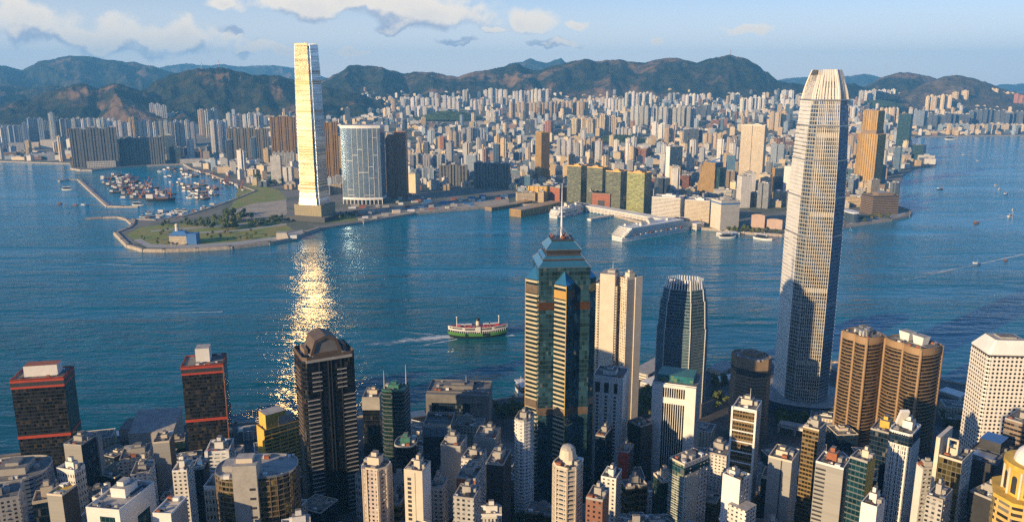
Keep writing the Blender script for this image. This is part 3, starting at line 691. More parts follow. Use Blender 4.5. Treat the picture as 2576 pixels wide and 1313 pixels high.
F_cream = facade('cream_office', (0.60, 0.50, 0.36), (0.12, 0.10, 0.08), 3.0, 3.7, 0.5, 0.55, 0.2, 0.2, 0.03, 0.1)
F_slats = facade('white_slats', (0.68, 0.62, 0.53), (0.16, 0.15, 0.14), 3.0, 3.9, 1.0, 0.42, 0.3, 0.1, 0.0, 0.0)
F_pink = facade('pink_tile', (0.47, 0.33, 0.26), (0.3, 0.22, 0.18), 4.0, 4.0, 0.2, 0.2, 0.5, 0.0, 0.0, 0.0)
block('glass_tower', 'slim blue glass tower at the right end of the slab row by the boat shelter', 'tower', 414, 434, 441, 341, KY(430, 408), 20, F_blueg, wB=22)
for (l, c, r, pt, pb, mw, lb) in [(1427, 1462, 1475, 420, 511, F_harb, 'dark green office block with gold roof edge, leftmost of the four by the quay'),
                                  (1477, 1516, 1524, 424, 516, F_harb, 'dark green office block behind the brown gateway block, second of the four by the quay'),
                                  (1524, 1562, 1578, 434, 528, F_harb, 'grey green office block just right of the brown gateway block on the quay'),
                                  (1578, 1622, 1644, 438, 540, F_harb_lit, 'bright yellow green office block, rightmost of the four by the quay')]:
    block('office_block', lb, 'office block', l, c, r, pt, KY(c, pb), 28, [mw, F_harb, F_harb, mw], zb=5, rf=dict(parapet=3, mpar=M_gold, units=2), group='four green office blocks on the quay', wB=44)
rt, pl, a, b, h = block('gateway_block', 'brown square block with a dark square opening, in front of the green office blocks', 'building', 1490, 1535, 1541, 487, KY(1512, 526), 12, M_rust, zb=5, roof=False)
q = MB(); q.box(-a*.18, a*.2, -b/2-.6, -b/2+.2, 2, h*.52, M_dark); q.build('opening', rt); q = MB(); q.prism(inset(pl, -.8), h-3, h, M_brown, M_roof); q.build('cornice', rt)
block('side_block', 'low green grey block at the left side of the brown gateway block', 'building', 1478, 1490, 1494, 483, KY(1485, 520), 12, F_harb, zb=5, wB=30)
for (l, c, r, pt, pb, mw, lb, bt) in [
        (1640, 1712, 1722, 500, 556, F_slats, 'white low block with long horizontal slats, beside the yellow green office block', 10),
        (1723, 1786, 1792, 507, 566, F_cream, 'cream low block with fine window grid, between the white slatted and pink blocks', 8)]:
    block('low_block', lb, 'building', l, c, r, pt, KY(c, pb), bt, mw, zb=5, wB=55, rf=dict(units=6, mroof=M_roofl, mpar=M_white))
rt, pl, a, b, h = block('end_block', 'pinkish windowless block with bright cream corner, at the root of the long white pier', 'building', 1790, 1815, 1862, 507, KY(1815, 580), 62, [M_cream, M_conc, M_conc, M_cream], zb=5, rf=dict(units=4, mroof=M_roofl))
q = MB(); q.prism(inset(pl, -.6), h-9, h-5, M_blue); q.build('sign_band', rt)
rt, pl, a, b, h = block('garage_block', 'golden orange low block with ribbed walls behind the golden pier', 'building', 1330, 1375, 1382, 470, KY(1355, 505), 12, M_gold, zb=5, wB=40)
piers(pl, [0, 1, 3], 0, h, 14, 5, 2.0, M_yellow).build('ribs', rt)
block('garage_block', 'rust red low block left of the green office blocks', 'building', 1383, 1408, 1428, 474, KY(1400, 508), 45, M_rust, zb=5)
block('tall_tower', 'slim tall gold and brown tower standing behind the low orange block', 'tower', 1347, 1362, 1383, 336, KY(1365, 466), 55, [F_goldg, F_goldd, F_goldd, F_goldg], zb=5, rf=dict(mpar=M_gold, mplant=M_gold, parapet=4))  # sunlit left faces gold, right ones darker: light put into the colours
block('hotel_tower', 'tall pale cream tower with fine grid, left of the giant white skyscraper', 'tower', 1865, 1925, 1936, 318, KY(1900, 458), 14, F_cream, zb=5, poly=lambda a, b: notched(a, b, 1, a*.06, 3), wB=34, rf=dict(mpar=M_cream, mplant=M_cream, parapet=4))
block('thin_slab', 'thin white slab edge joined to a blue glass office tower', 'tower', 1676, 1686, 1718, 370, KY(1690, 470), 62, [M_white, F_blueg, F_blueg, M_white], zb=5)
def sail_tower():
    Y = KY(1790, 498); loc, a, b, h, rz = place(1757, 1800, 1842, 410, Y, 40, zb=5, wB=40)
    root = thing('sail_tower', 'blue glass tower with curved gold sail edge, behind the cream low block', 'tower', loc, rz)
    m = MB(); w = a
    for k in range(10):
        z0, z1 = h*k/10, h*(k+1)/10; f0, f1 = .35*(k/10)**2, .35*((k+1)/10)**2
        m.prism([(-w/2+w*f0, -b/2), (w/2, -b/2), (w/2, b/2), (-w/2+w*f0, b/2)], z0, z1, [F_goldg, F_blueg, F_blueg, F_blueg], M_metal, top=[(-w/2+w*f1, -b/2), (w/2, -b/2), (w/2, b/2), (-w/2+w*f1, b/2)])
    m.build('walls', root)
    m = MB(); m.bar((w*.1, -b*.3, h), (w*.45, b*.3, h+14), 10, 3, M_blue); m.build('roof_canopy', root)
    m = MB(); m.box(w*.5, w*.5+14, -b*.3, b*.5, 0, h*.86, F_tealg, M_roof); m.build('rear_wing', root)
sail_tower()
block('office_block', 'short twin striped office block, left half, just left of the giant white skyscraper', 'office block', 1910, 1938, 1942, 440, KY(1925, 500), 15, F_cream, zb=5, wB=28)
block('office_block', 'short dark office block with gold edge, right of the twin striped block', 'office block', 1943, 1950, 1980, 424, KY(1950, 492), 60, [M_gold, F_blueg, F_blueg, M_gold], zb=5, wB=50)
# cultural hall, curved pink walls
for (l, r, pt, pb, lb) in [(1890, 1928, 540, 574, 'pink windowless hall with a curved wall by the ferry pier'), (1930, 1972, 552, 578, 'lower pink hall with a sloping roof, right of the curved pink hall')]:
    loc, a, b, h, rz = place(l, r-3, r, pt, KY(l+10, pb), 5, zb=5, wB=40)
    root = thing('cultural_hall', lb, 'hall', loc, rz); q = MB(); q.prism(rect(a, b), 0, h*.7, F_pink, M_roofl)
    top = [(-a/2+a*k/12, 0) for k in range(13)]
    for k in range(12):
        x0, x1 = top[k][0], top[k+1][0]; s = 1 if l < 1900 else .4
        za, zb_ = h*(.7+.3*math.sin(math.pi*(k/24+.25))), h*(.7+.3*math.sin(math.pi*((k+1)/24+.25)))
        q.face([(x0, -b/2, h*.7), (x1, -b/2, h*.7), (x1, -b/2, zb_), (x0, -b/2, za)], F_pink); q.face([(x0, -b/2, za), (x1, -b/2, zb_), (x1, b/2, h*.7), (x0, b/2, h*.7)], F_pink)
    q.build('walls', root)
def gold_tower():
    Y = KY(2190, 478); loc, a, b, h, rz = place(2160, 2208, 2229, 338, Y, 25, zb=5)
    root = thing('tall_tower', 'gold ribbed stepped skyscraper standing on the far waterfront, right of the giant white skyscraper', 'skyscraper', loc, rz)
    m = MB(); m.prism(rect(a, b), 0, h, F_goldg, M_gold); m.build('lower_shaft', root)
    piers(rect(a, b), [0, 1, 3], 0, h, 9, 2.2, 1.2, M_gold).build('ribs', root)
    h2 = AT(2190, 280, Y).z-5; q = [(x*.74-a*.02, y*.8+2) for x, y in rect(a, b)]
    m = MB(); m.prism(q, h, h2, F_goldg, M_gold); m.build('upper_shaft', root)
    piers(q, [0, 1, 3], h, h2+3, 7, 1.8, 1.0, M_gold).build('upper_ribs', root)
    m = MB(); m.prism(rect(a*.8, b*.9), h-2, h+12, M_brown, M_gold); m.build('setback', root)
    loc2 = KG(2200, 486); root2 = thing('terraced_block', 'terraced rubble coloured block at the foot of the gold skyscraper', 'building', (loc2.x, loc2.y, 5), -0.3)
    rr = random.Random(4)
    for k in range(9):
        q = MB(); x, y = rr.uniform(-36, 36), rr.uniform(-18, 25); s = rr.uniform(12, 22); q.box(x-s, x+s, y-s*.7, y+s*.7, 0, rr.uniform(16, 42), F_cream if k % 2 else M_brown, M_gold); q.build('terrace', root2)
gold_tower()
block('teal_tower', 'dark teal glass tower far along the shore, right of the gold skyscraper', 'tower', 2261, 2293, 2302, 288, KY(2285, 382), 20, F_tealg, zb=5, wB=30, roof=True, rf=dict(units=1, mpar=M_dark, mplant=M_dark))
block('teal_block', 'dark teal square block at the foot of the teal tower', 'building', 2297, 2324, 2329, 366, KY(2312, 404), 15, F_tealg, zb=5, wB=45, rf=dict(units=2, mpar=M_dark, plant=False))
slab_row('apartment_slab', 'row of blue white flats beside the teal block on the far shore', 2236, 2296, 375, 398, 6, F_apt, None, beta=6, cl=(0.36, 0.40, 0.44))
def hotel_stack():
    Y = KY(2200, 541); loc, a, b, h, rz = place(2168, 2198, 2262, 494, Y, 55, zb=5)
    OBST[-1] = (loc[0], loc[1], 80)
    root = thing('waterfront_hotel', 'broad brown hotel of stacked dark storeys on the curved promenade point', 'hotel', loc, rz)
    pl = rect(a, b); m = MB(); m.prism(pl, 0, h, M_dark, M_roofl); m.build('walls', root)
    bands(pl, 2, h, 5.2, 2.6, 1.2, M_brown).build('floor_bands', root)
    roofing(root, pl, h, random.Random(3), mpar=M_brown)
    m = MB(); m.prism([(x*.5+a*.2, y*.6) for x, y in pl], h, h+9, M_brown, M_roofl); m.build('upper_storey', root)
hotel_stack()
loc = KG(2137, 556); root = thing('glass_hall', 'low white glazed hall with a curved end at the promenade', 'hall', loc, 0.1); q = MB(); q.prism(ring(14, 34, 20, 3), 0, 26, F_blueg, M_white); q.build('walls', root); q = MB(); q.prism(ring(15, 35, 20, 3), 26, 29, M_white, M_white, bottom=True); q.build('roof', root)
# long white pier terminal
def deckline(name, label, pts, w, z0, z1, mw, mr, cat, cols=True):
    P = [G(x, y, 5) for x, y in pts]; root = thing(name, label, cat, (P[0].x, P[0].y, 0)); o = P[0]
    m = MB()
    for a, b in zip(P, P[1:]):
        d = (b-a); d.z = 0; L = d.length; d /= L; n = Vector((-d.y, d.x, 0))*w/2
        q = [(p-o) for p in (a-n, b-n, b+n, a+n)]; m.prism([(p.x, p.y) for p in q], z0, z1, mw, mr, bottom=True)
    m.build('terminal_hall', root)
    m2 = MB(); m3 = MB()
    for a, b in zip(P, P[1:]):
        d = (b-a); d.z = 0; L = d.length; d /= L; n = Vector((-d.y, d.x, 0)); k = int(L/14)
        for i in range(k+1):
            for s in (-1, 1):
                p = a+d*(i*L/k)+n*s*(w/2+.4)-o; m2.box(p.x-1.2, p.x+1.2, p.y-1.2, p.y+1.2, -2, z1+.6, mr)
        q = [(p-o) for p in (a-n*(w/2+1.5), b-n*(w/2+1.5), b+n*(w/2+1.5), a+n*(w/2+1.5))]; m3.prism([(p.x, p.y) for p in q], z1+.02, z1+1.5, mr, mr, bottom=True)
    m2.build('columns', root); m3.build('roof_slab', root); return root
deckline('pier_terminal', 'long white pier terminal with a row of columns, leading to the cruise ship', [(1452, 522), (1540, 537), (1640, 556), (1760, 574)], 34, 1, 17, F_slats, M_white, 'pier')
deckline('jetty', 'short thin white jetty between the second ship and the long pier', [(1482, 551), (1545, 540)], 12, -1, 4.5, M_white, M_cream, 'jetty')
deckline('pier_terminal', 'golden two storey ferry pier reaching out left of the second ship', [(1296, 541), (1350, 530), (1400, 519)], 40, 0, 20, F_goldg, M_gold, 'pier')
deckline('pier_terminal', 'low dark gold pier shed on the quay, left of the golden ferry pier', [(1228, 526), (1290, 516), (1330, 508)], 26, 0, 9, M_brown, M_gold, 'pier')
deckline('ferry_pier', 'low white ferry pier below the pink end block', [(1812, 592), (1850, 588)], 26, 0, 9, F_slats, M_white, 'pier')
# small white house and blue annex on the park
pt = KG(455, 613); root = thing('park_pavilion', 'small cream pavilion with a bright blue annex and a turret on the park lawn', 'pavilion', pt, 0.05)
q = MB(); q.box(-22, 18, -12, 14, 0, 22, F_cream, M_roof); q.build('walls', root); q = MB(); q.box(18, 42, -12, 14, 0, 26, M_blue); q.build('annex', root)
q = MB(); q.prism(rect(42, 28), 22, 32, M_blue, M_blue, top=rect(26, 12)); q.build('roof', root); q = MB(); q.tube((-6, 0, 30), (-6, 0, 44), 5, 4, M_cream, 10); q.blob((-6, 0, 45), 5, M_cream); q.build('turret', root)
pt = KG(712, 600); root = thing('park_pavilion', 'small wedge shaped sunlit pavilion near the shore below the mirror skyscraper', 'pavilion', pt, 0.2)
q = MB(); q.prism(rect(30, 22), 0, 16, M_cream, M_roofl, top=[(-15, -11), (10, -11), (10, 11), (-15, 11)]); q.build('walls', root); q = MB(); q.prism([(16, -8), (34, -8), (34, 8), (16, 8)], 0, 9, M_white, M_roofl); q.build('side_wing', root)
# ================================================================== ROWS OF TOWERS
def tower_mesh(w, d, h, kind):
    mb = MB()
    pl = plus(w, d, w*.26, d*.26) if kind == 0 else notched(w, d, 2, w*.12, d*.2) if kind == 1 else chamfer(w, d, w*.18) if kind == 2 else rect(w, d)
    mb.prism(pl, -30, h, F_apt if kind != 3 else F_off, M_roofl)
    mb.box(-w*.2, w*.2, -d*.2, d*.2, h, h+7, F_apt if kind != 3 else M_conc, M_roofl)
    o = mb.build('apartment_tower'); me = o.data; bpy.data.objects.remove(o); return me
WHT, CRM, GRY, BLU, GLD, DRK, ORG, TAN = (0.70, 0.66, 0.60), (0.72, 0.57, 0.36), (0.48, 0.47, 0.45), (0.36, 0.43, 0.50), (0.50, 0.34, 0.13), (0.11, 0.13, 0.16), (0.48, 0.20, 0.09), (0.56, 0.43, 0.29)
ROWS = [  # left, right, top, base, count, colour, kind, what it is beside
 (-20, 18, 322, 374, 2, WHT, 1, 'pale flats at the far left edge of the shore'), (18, 68, 312, 374, 4, BLU, 1, 'blue grey flats at the left shore'), (68, 120, 300, 372, 4, BLU, 1, 'blue grey flats with bright sides left of the dark point block'),
 (120, 136, 283, 372, 1, WHT, 0, 'taller white tower rising from the blue grey flats at left'), (136, 176, 303, 370, 3, GRY, 1, 'grey flats next to the dark block on the point'), (178, 292, 299, 322, 9, WHT, 0, 'small white flats showing above the dark block on the point'),
 (284, 330, 306, 346, 4, WHT, 0, 'white flats above the blue grey slab row'), (321, 341, 294, 346, 2, GLD, 0, 'gold towers above the blue grey slab row'), (342, 382, 305, 346, 3, GRY, 0, 'grey flats right of the gold towers'),
 (383, 490, 303, 372, 8, GRY, 0, 'grey flats behind the small blue glass tower'), (374, 418, 262, 304, 3, WHT, 1, 'white terraced flats on the hillside'), (420, 462, 283, 302, 4, WHT, 3, 'low white flats right of the hillside terraces'),
 (497, 516, 279, 340, 1, TAN, 0, 'tan tower with a dark front left of the dark gold edged slabs'), (514, 548, 276, 345, 2, GRY, 0, 'grey towers left of the dark gold edged slabs'), (526, 572, 300, 396, 3, WHT, 0, 'tall white and grey flats touching the dark gold edged slabs'),
 (568, 662, 287, 326, 7, WHT, 0, 'white flats above the dark gold edged slabs'), (866, 881, 269, 312, 1, DRK, 3, 'single dark slim tower above the blue hotel tower'), (984, 996, 252, 280, 1, TAN, 0, 'lone brown tower at the foot of the mountain'),
 (1008, 1106, 247, 272, 8, WHT, 0, 'white flats at the mountain foot, left group'), (1020, 1104, 268, 290, 6, WHT, 0, 'white flats in front of the left mountain foot group'), (1113, 1160, 243, 276, 4, WHT, 0, 'white flats in the mountain gap left of the twin tower'),
 (1163, 1180, 228, 272, 2, GRY, 0, 'tall twin grey tower at the mountain foot'), (1182, 1216, 252, 278, 4, WHT, 0, 'small white flats right of the twin tower'), (1216, 1278, 224, 268, 5, WHT, 0, 'tall white flats on the slope, left cluster'),
 (1222, 1254, 277, 312, 3, WHT, 1, 'three striped white towers above the wooded knoll'), (1296, 1382, 226, 276, 9, WHT, 0, 'tall white flats on the slope, middle cluster'), (1280, 1400, 258, 296, 12, TAN, 0, 'tan and white flats below the middle slope cluster'),
 (1382, 1480, 254, 292, 10, TAN, 0, 'tan flats stretching right of the middle cluster'), (1438, 1474, 298, 338, 3, CRM, 1, 'cream sunlit slabs, left of the cream cluster'), (1476, 1506, 294, 340, 2, CRM, 1, 'cream sunlit slabs, middle of the cream cluster'),
 (1508, 1550, 291, 342, 3, CRM, 1, 'cream sunlit slabs, right of the cream cluster'), (1552, 1590, 322, 352, 4, GRY, 0, 'grey flats right of the cream cluster'), (1521, 1572, 250, 282, 6, WHT, 0, 'white flats on the slope, first right hand group'),
 (1572, 1642, 233, 272, 8, WHT, 0, 'white flats on the slope, second right hand group'), (1680, 1711, 233, 258, 3, GRY, 0, 'grey flats high on the slope under the rocky peak'), (1716, 1776, 238, 264, 7, WHT, 0, 'white flats high on the slope under the rocky peak'),
 (1838, 1862, 232, 266, 2, WHT, 0, 'tall white pair under the mast peak'), (1862, 1926, 247, 282, 6, WHT, 0, 'white flats right of the tall white pair'), (1586, 1752, 268, 322, 14, GRY, 0, 'long row of grey flats in the middle distance'),
 (1752, 1790, 264, 300, 3, DRK, 3, 'dark slabs at the right end of the long grey row'), (1788, 1830, 300, 318, 2, ORG, 3, 'orange topped slabs under the mast peak'), (1320, 1346, 299, 344, 2, DRK, 3, 'dark tower pair above the gold and brown tower'),
 (1370, 1390, 304, 340, 1, ORG, 0, 'orange red tower above the gold and brown tower'), (1028, 1122, 388, 428, 8, GRY, 1, 'wide grey white blocks right of the dark brown tower'), (1030, 1092, 425, 462, 4, BLU, 1, 'pale blue blocks right of the dark brown tower'),
 (1046, 1074, 362, 392, 2, CRM, 0, 'cream tower pair right of the dark brown tower'), (1106, 1120, 346, 384, 1, ORG, 0, 'red brown tower among the central flats'), (1128, 1160, 330, 372, 3, TAN, 0, 'tan flats among the central district'),
 (1160, 1215, 322, 366, 4, GRY, 0, 'grey flats in the central district'), (1180, 1196, 302, 356, 1, CRM, 0, 'slim cream tower in the central district'), (1400, 1440, 352, 400, 3, GRY, 0, 'grey flats right of the gold and brown tower'),
 (1440, 1500, 350, 396, 5, TAN, 0, 'tan flats below the cream cluster'), (1640, 1672, 310, 356, 2, WHT, 0, 'white tower pair below the long grey row'), (1672, 1700, 318, 366, 2, TAN, 0, 'tan towers below the long grey row'),
 (1720, 1770, 326, 372, 4, DRK, 3, 'dark slabs left of the pale cream tower'), (1770, 1830, 335, 380, 5, TAN, 0, 'tan flats left of the pale cream tower'), (1570, 1640, 372, 410, 5, ORG, 3, 'orange brown blocks around the wooded knoll'),
 (1966, 1998, 226, 252, 2, WHT, 0, 'small tower pair left of the giant skyscraper top'), (1964, 2000, 250, 276, 3, WHT, 0, 'white flats left of the giant skyscraper'), (1936, 1980, 282, 330, 3, TAN, 0, 'tan flats just left of the giant skyscraper'),
 (2162, 2204, 227, 258, 4, WHT, 1, 'white flats on the far hill, left group'), (2206, 2254, 226, 256, 4, WHT, 1, 'white flats on the far hill, right group'), (2258, 2298, 236, 256, 4, CRM, 0, 'cream flats under the brown hill'),
 (2128, 2160, 270, 304, 4, WHT, 0, 'white flats just right of the giant skyscraper'), (2225, 2262, 272, 304, 4, CRM, 0, 'cream flats between the gold and teal towers'), (2300, 2336, 276, 318, 4, BLU, 3, 'blue shaded blocks right of the teal tower'),
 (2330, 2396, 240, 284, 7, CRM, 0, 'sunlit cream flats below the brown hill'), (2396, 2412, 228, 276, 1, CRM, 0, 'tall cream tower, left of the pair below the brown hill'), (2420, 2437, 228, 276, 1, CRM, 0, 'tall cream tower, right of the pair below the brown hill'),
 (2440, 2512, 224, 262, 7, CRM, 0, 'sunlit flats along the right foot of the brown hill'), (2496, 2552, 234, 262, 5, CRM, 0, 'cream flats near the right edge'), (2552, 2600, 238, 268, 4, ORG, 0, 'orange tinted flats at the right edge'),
 (2336, 2440, 286, 326, 9, DRK, 3, 'dark blue shaded office slabs along the far right shore'), (2440, 2530, 276, 322, 8, DRK, 3, 'dark blue slabs in the shade at far right'), (2530, 2600, 280, 326, 6, DRK, 3, 'dark slabs at the right edge of the far shore'),  # shade over these far slabs is put into their dark colour
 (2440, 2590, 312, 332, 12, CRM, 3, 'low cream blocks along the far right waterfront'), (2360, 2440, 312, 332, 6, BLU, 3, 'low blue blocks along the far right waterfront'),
 (1940, 1975, 360, 420, 2, BLU, 3, 'blue blocks close left of the giant skyscraper'), (2134, 2160, 408, 452, 2, TAN, 0, 'tan flats between the giant and gold skyscrapers'), (2134, 2160, 452, 500, 2, BLU, 3, 'blue grey blocks at the foot of the gold skyscraper'),
 (440, 500, 372, 402, 3, DRK, 3, 'low dark office blocks behind the boat shelter'), (745, 812, 300, 360, 3, TAN, 0, 'tan flats hidden behind the mirror skyscraper'), (850, 870, 336, 452, 1, GLD, 0, 'gold edged tower at the left edge of the blue hotel tower')]
NT_ = [0]
def rows():
    for (l, r, pt, pb, n, colr, kind, what) in ROWS:
        rr = random.Random(int(l*3+pt)); B = KG((l+r)/2, pb); Y = B.y
        px0 = AT(l, pt, Y); px1 = AT(r, pt, Y); sp = (px1.x-px0.x)/n; w = sp*(.84 if kind in (1, 3) else .9); d = max(w*.8, 16) if kind != 3 else max(w*.7, 18)
        w = max(w, 10); h = px0.z-B.z; me = tower_mesh(w, d, h, kind)
        for i in range(n):
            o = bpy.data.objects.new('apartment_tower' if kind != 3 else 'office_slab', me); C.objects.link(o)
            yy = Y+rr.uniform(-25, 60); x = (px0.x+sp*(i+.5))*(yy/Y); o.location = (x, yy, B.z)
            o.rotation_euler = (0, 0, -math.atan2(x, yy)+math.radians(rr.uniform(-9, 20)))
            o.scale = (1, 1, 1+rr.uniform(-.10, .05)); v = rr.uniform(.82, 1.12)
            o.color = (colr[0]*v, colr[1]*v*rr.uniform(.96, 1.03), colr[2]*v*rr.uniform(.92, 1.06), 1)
            nm = 'one of the ' if n > 1 else ''
            tag(o, nm+what, 'apartment tower' if kind != 3 else 'building', what if n > 1 else None); OBST.append((x, yy, w*.75)); NT_[0] += 1
rows()
# ================================================================== THE DENSE CITY BETWEEN
KNOLLS = [(1600, 392, 62), (1560, 356, 70), (1130, 300, 90), (2205, 268, 70), (700, 432, 40)]
def noveg(x, y):
    return not any(math.hypot(x-ox, y-oy) < orr+14 for ox, oy, orr in OBST)
KPX = [KG(a, b) for a, b, c in KNOLLS]
PARK = [(p.x, p.y) for p in [G(x, y) for x, y in ((280, 640), (300, 540), (560, 500), (640, 470), (720, 480), (850, 500), (870, 470), (1000, 490), (1300, 480), (1300, 530), (900, 580), (760, 620))]]
GOLDN = (0.58, 0.42, 0.22)
def city():
    pts = []; rr = random.Random(21)
    tries = 0
    while len(pts) < 3000 and tries < 60000:
        tries += 1
        y = 2450+(8000-2450)*rr.random()**1.5; x = rr.uniform(-.70, .70)*y
        if not in_poly(x, y, KOWP) or in_poly(x, y, PARK): continue
        if any(math.hypot(x-p.x, (y-p.y)*.6) < c*y/2000*.9 for p, (a, b, c) in zip(KPX, KNOLLS)): continue
        px, py = PROJ((x, y, 5))
        if px < 560 and y > 4300: continue
        if px < 178 and y < 3600: continue
        if not in_poly(x+20, y, KOWP) or not in_poly(x-20, y-45, KOWP): continue
        if not noveg(x, y): continue
        gap = 24+y/260
        if any(abs(x-q[0]) < gap and abs(y-q[1]) < gap*1.25 for q in pts): continue
        pts.append((x, y))
    pts.sort(key=lambda p: p[1])
    protos = []
    for k in range(10):
        w, d, h = rr.uniform(18, 34) if k % 3 else rr.uniform(36, 62), rr.uniform(16, 28), rr.uniform(16, 54) if k < 6 else rr.uniform(75, 125); mb = MB(); ki = k % 4
        pl = rect(w, d) if ki in (0, 2) else notched(w, d, 1, w*.2, d*.22) if ki == 1 else plus(w, d, w*.22, d*.22)
        mb.prism(pl, -8, h, F_apt if k % 3 else F_off, M_roofl if k % 2 else M_roof)
        mb.box(-w*.22, w*.1, -d*.2, d*.25, h, h+5, M_conc, M_roofl); mb.box(w*.18, w*.34, -d*.3, d*.1, h, h+2.4, M_white)
        o = mb.build('city_block'); protos.append(o.data); bpy.data.objects.remove(o)
    cols = [WHT, CRM, GRY, BLU, TAN, TAN, GOLDN, (0.28, 0.29, 0.30), (0.10, 0.13, 0.16), CRM, WHT, (0.40, 0.29, 0.19), CRM, (0.09, 0.19, 0.28), WHT, (0.42, 0.17, 0.08)]
    zones = {}
    far = MB(); fm = [facade('far_flats', c, (0.05, 0.06, 0.075), 3.4, 3.2, 0.46, 0.45, 0.3, 0.0, 0.03, 0.3, wrough=.85) for c in (WHT, CRM, GRY, BLU, TAN, CRM, GOLDN, DRK, (0.26, 0.15, 0.10), (0.10, 0.17, 0.24), WHT, WHT, GRY)]
    lim = 300
    for i, (x, y) in enumerate(pts):
        tall = rr.random() < (.14 if y < 3300 else .15); z = kow_z(x, y); rz = -math.atan2(x, y)*.5+rr.choice((.15, .3, -.1, .6, -.45, -.25))+rr.uniform(-.06, .06)
        if i < lim:
            me = protos[rr.randrange(6, 10) if tall else rr.randrange(6)]
            o = bpy.data.objects.new('city_block', me); C.objects.link(o); o.location = (x, y, z); o.rotation_euler = (0, 0, rz)
            s = rr.uniform(.85, 1.2); o.scale = (s, s, rr.uniform(.7, 1.2)); c = rr.choice(cols); v = rr.uniform(.8, 1.15); o.color = (c[0]*v, c[1]*v, c[2]*v, 1)
            px, py = PROJ((x, y, z))
            zn = 'left of the blue hotel tower' if px < 900 else 'behind the construction strip' if px < 1300 else 'behind the green office blocks' if px < 1660 else 'behind the white and cream quay blocks' if px < 2000 else 'near the gold skyscraper across the harbour'
            tone = 'tall ' if tall else 'low '; cn = 'dark' if sum(c) < .75 else 'tan' if c[0] > c[2]*1.4 else 'pale'
            lb = f'{tone}{cn} city block in the dense streets {zn}'; tag(o, lb, 'city block', lb)
        else:
            u = rr.random(); w, d = rr.uniform(20, 34) if tall or u < .6 else rr.uniform(34, 78), rr.uniform(16, 30); h = (rr.uniform(70, 125) if y < 4200 else rr.uniform(48, 84)) if tall else rr.uniform(34, 56) if u < .3 else rr.uniform(12, 30); ca, sa = math.cos(rz), math.sin(rz)
            pl = plus(w, d, w*.24, d*.24) if tall else rect(w, d); pl = [(x+a*ca-b*sa, y+a*sa+b*ca) for a, b in pl]
            far.prism(pl, z-6, z+h, rr.choice(fm), M_roofl if rr.random() < .6 else M_roof)
            q = [(x+(a*ca-b*sa), y+(a*sa+b*ca)) for a, b in rect(w*.35, d*.4)]; far.prism(q, z+h, z+h+5, M_conc, M_roofl)
    tag(far.build('distant_city'), 'mass of small pale buildings filling the far streets up to the hills', 'city', kind='stuff')
    print('CITY', len(pts), 'rows', NT_[0])
city()
# low sheds and stores on the construction strip
def sheds():
    rr = random.Random(8); n = 0
    for k in range(400):
        px, py = rr.uniform(880, 1282), rr.uniform(496, 560); p = G(px, py, 5)
        if not in_poly(p.x, p.y, KOWP) or not in_poly(p.x, p.y-25, KOWP) or not noveg(p.x, p.y) or n >= 60: continue
        w, d, h = rr.uniform(8, 26), rr.uniform(6, 14), rr.uniform(3, 8); mm = rr.choice((M_white, M_roofl, M_rust, M_blue, M_conc, M_cream)); q = MB(); q.box(-w/2, w/2, -d/2, d/2, 0, h, mm, mm)
        q.prism([(-w/2-.3, -d/2-.3), (w/2+.3, -d/2-.3), (w/2+.3, d/2+.3), (-w/2-.3, d/2+.3)], h, h+1.6, mm, mm, top=[(-w/2, -.2), (w/2, -.2), (w/2, .2), (-w/2, .2)])
        o = q.build('site_shed'); o.location = p; o.rotation_euler = (0, 0, rr.choice((.25, .3, .2)))
        cn = {M_white: 'white', M_roofl: 'pale grey', M_rust: 'rust red', M_blue: 'blue', M_conc: 'grey', M_cream: 'cream'}[mm]
        tag(o, f'low {cn} pitched shed on the bare construction strip by the seawall', 'shed', f'{cn} sheds on the construction strip'); OBST.append((p.x, p.y, 10)); n += 1
sheds()
# low pale buildings below the flats at far left shore
for k, (l, c, r, pt, pb, mm) in enumerate([(78, 96, 100, 358, 374, M_cream), (100, 144, 152, 352, 374, M_cream), (20, 60, 66, 360, 378, M_conc), (0, 40, 46, 384, 398, M_brown), (60, 130, 140, 388, 400, M_roofl), (452, 520, 526, 400, 411, M_roofl), (530, 640, 650, 404, 413, M_white)]):
    block('quay_shed', ['small cream depot left of the larger one on the left shore', 'larger cream depot below the blue grey flats', 'grey depot at the far left shore', 'brown yard shed near the left edge', 'long pale yard shed left of the dark block on the point', 'pale quay shed behind the boat shelter', 'long white quay shed beyond the boat shelter'][k], 'shed', l, c, r, pt, KY(c, pb), 12, mm, roof=False, mr=M_roofl)
# hilltop masts
for (px, py, h, lb) in [(508, 174, 60, 'slim mast on the left hill, first of two'), (551, 172, 75, 'slim mast on the left hill, taller second one')]:
    p = AT(px, py, 7000); root = thing('radio_mast', lb, 'mast', (p.x, p.y, p.z-8)); q = MB(); q.tube((0, 0, 0), (0, 0, h), 3.2, 1.6, M_rust, 5); q.build('lattice', root); q = MB(); q.box(-4, 4, -4, 4, h*.6, h*.7, M_white); q.build('dish_platform', root)
p = AT(1838, 139, 8800); root = thing('radio_mast', 'thin mast on the highest rocky peak', 'mast', (p.x, p.y, p.z-8)); q = MB(); q.tube((0, 0, 0), (0, 0, 66), 4, 2, M_rust, 5); q.build('lattice', root); q = MB(); q.box(-5, 5, -5, 5, 0, 14, M_conc); q.build('hut', root)
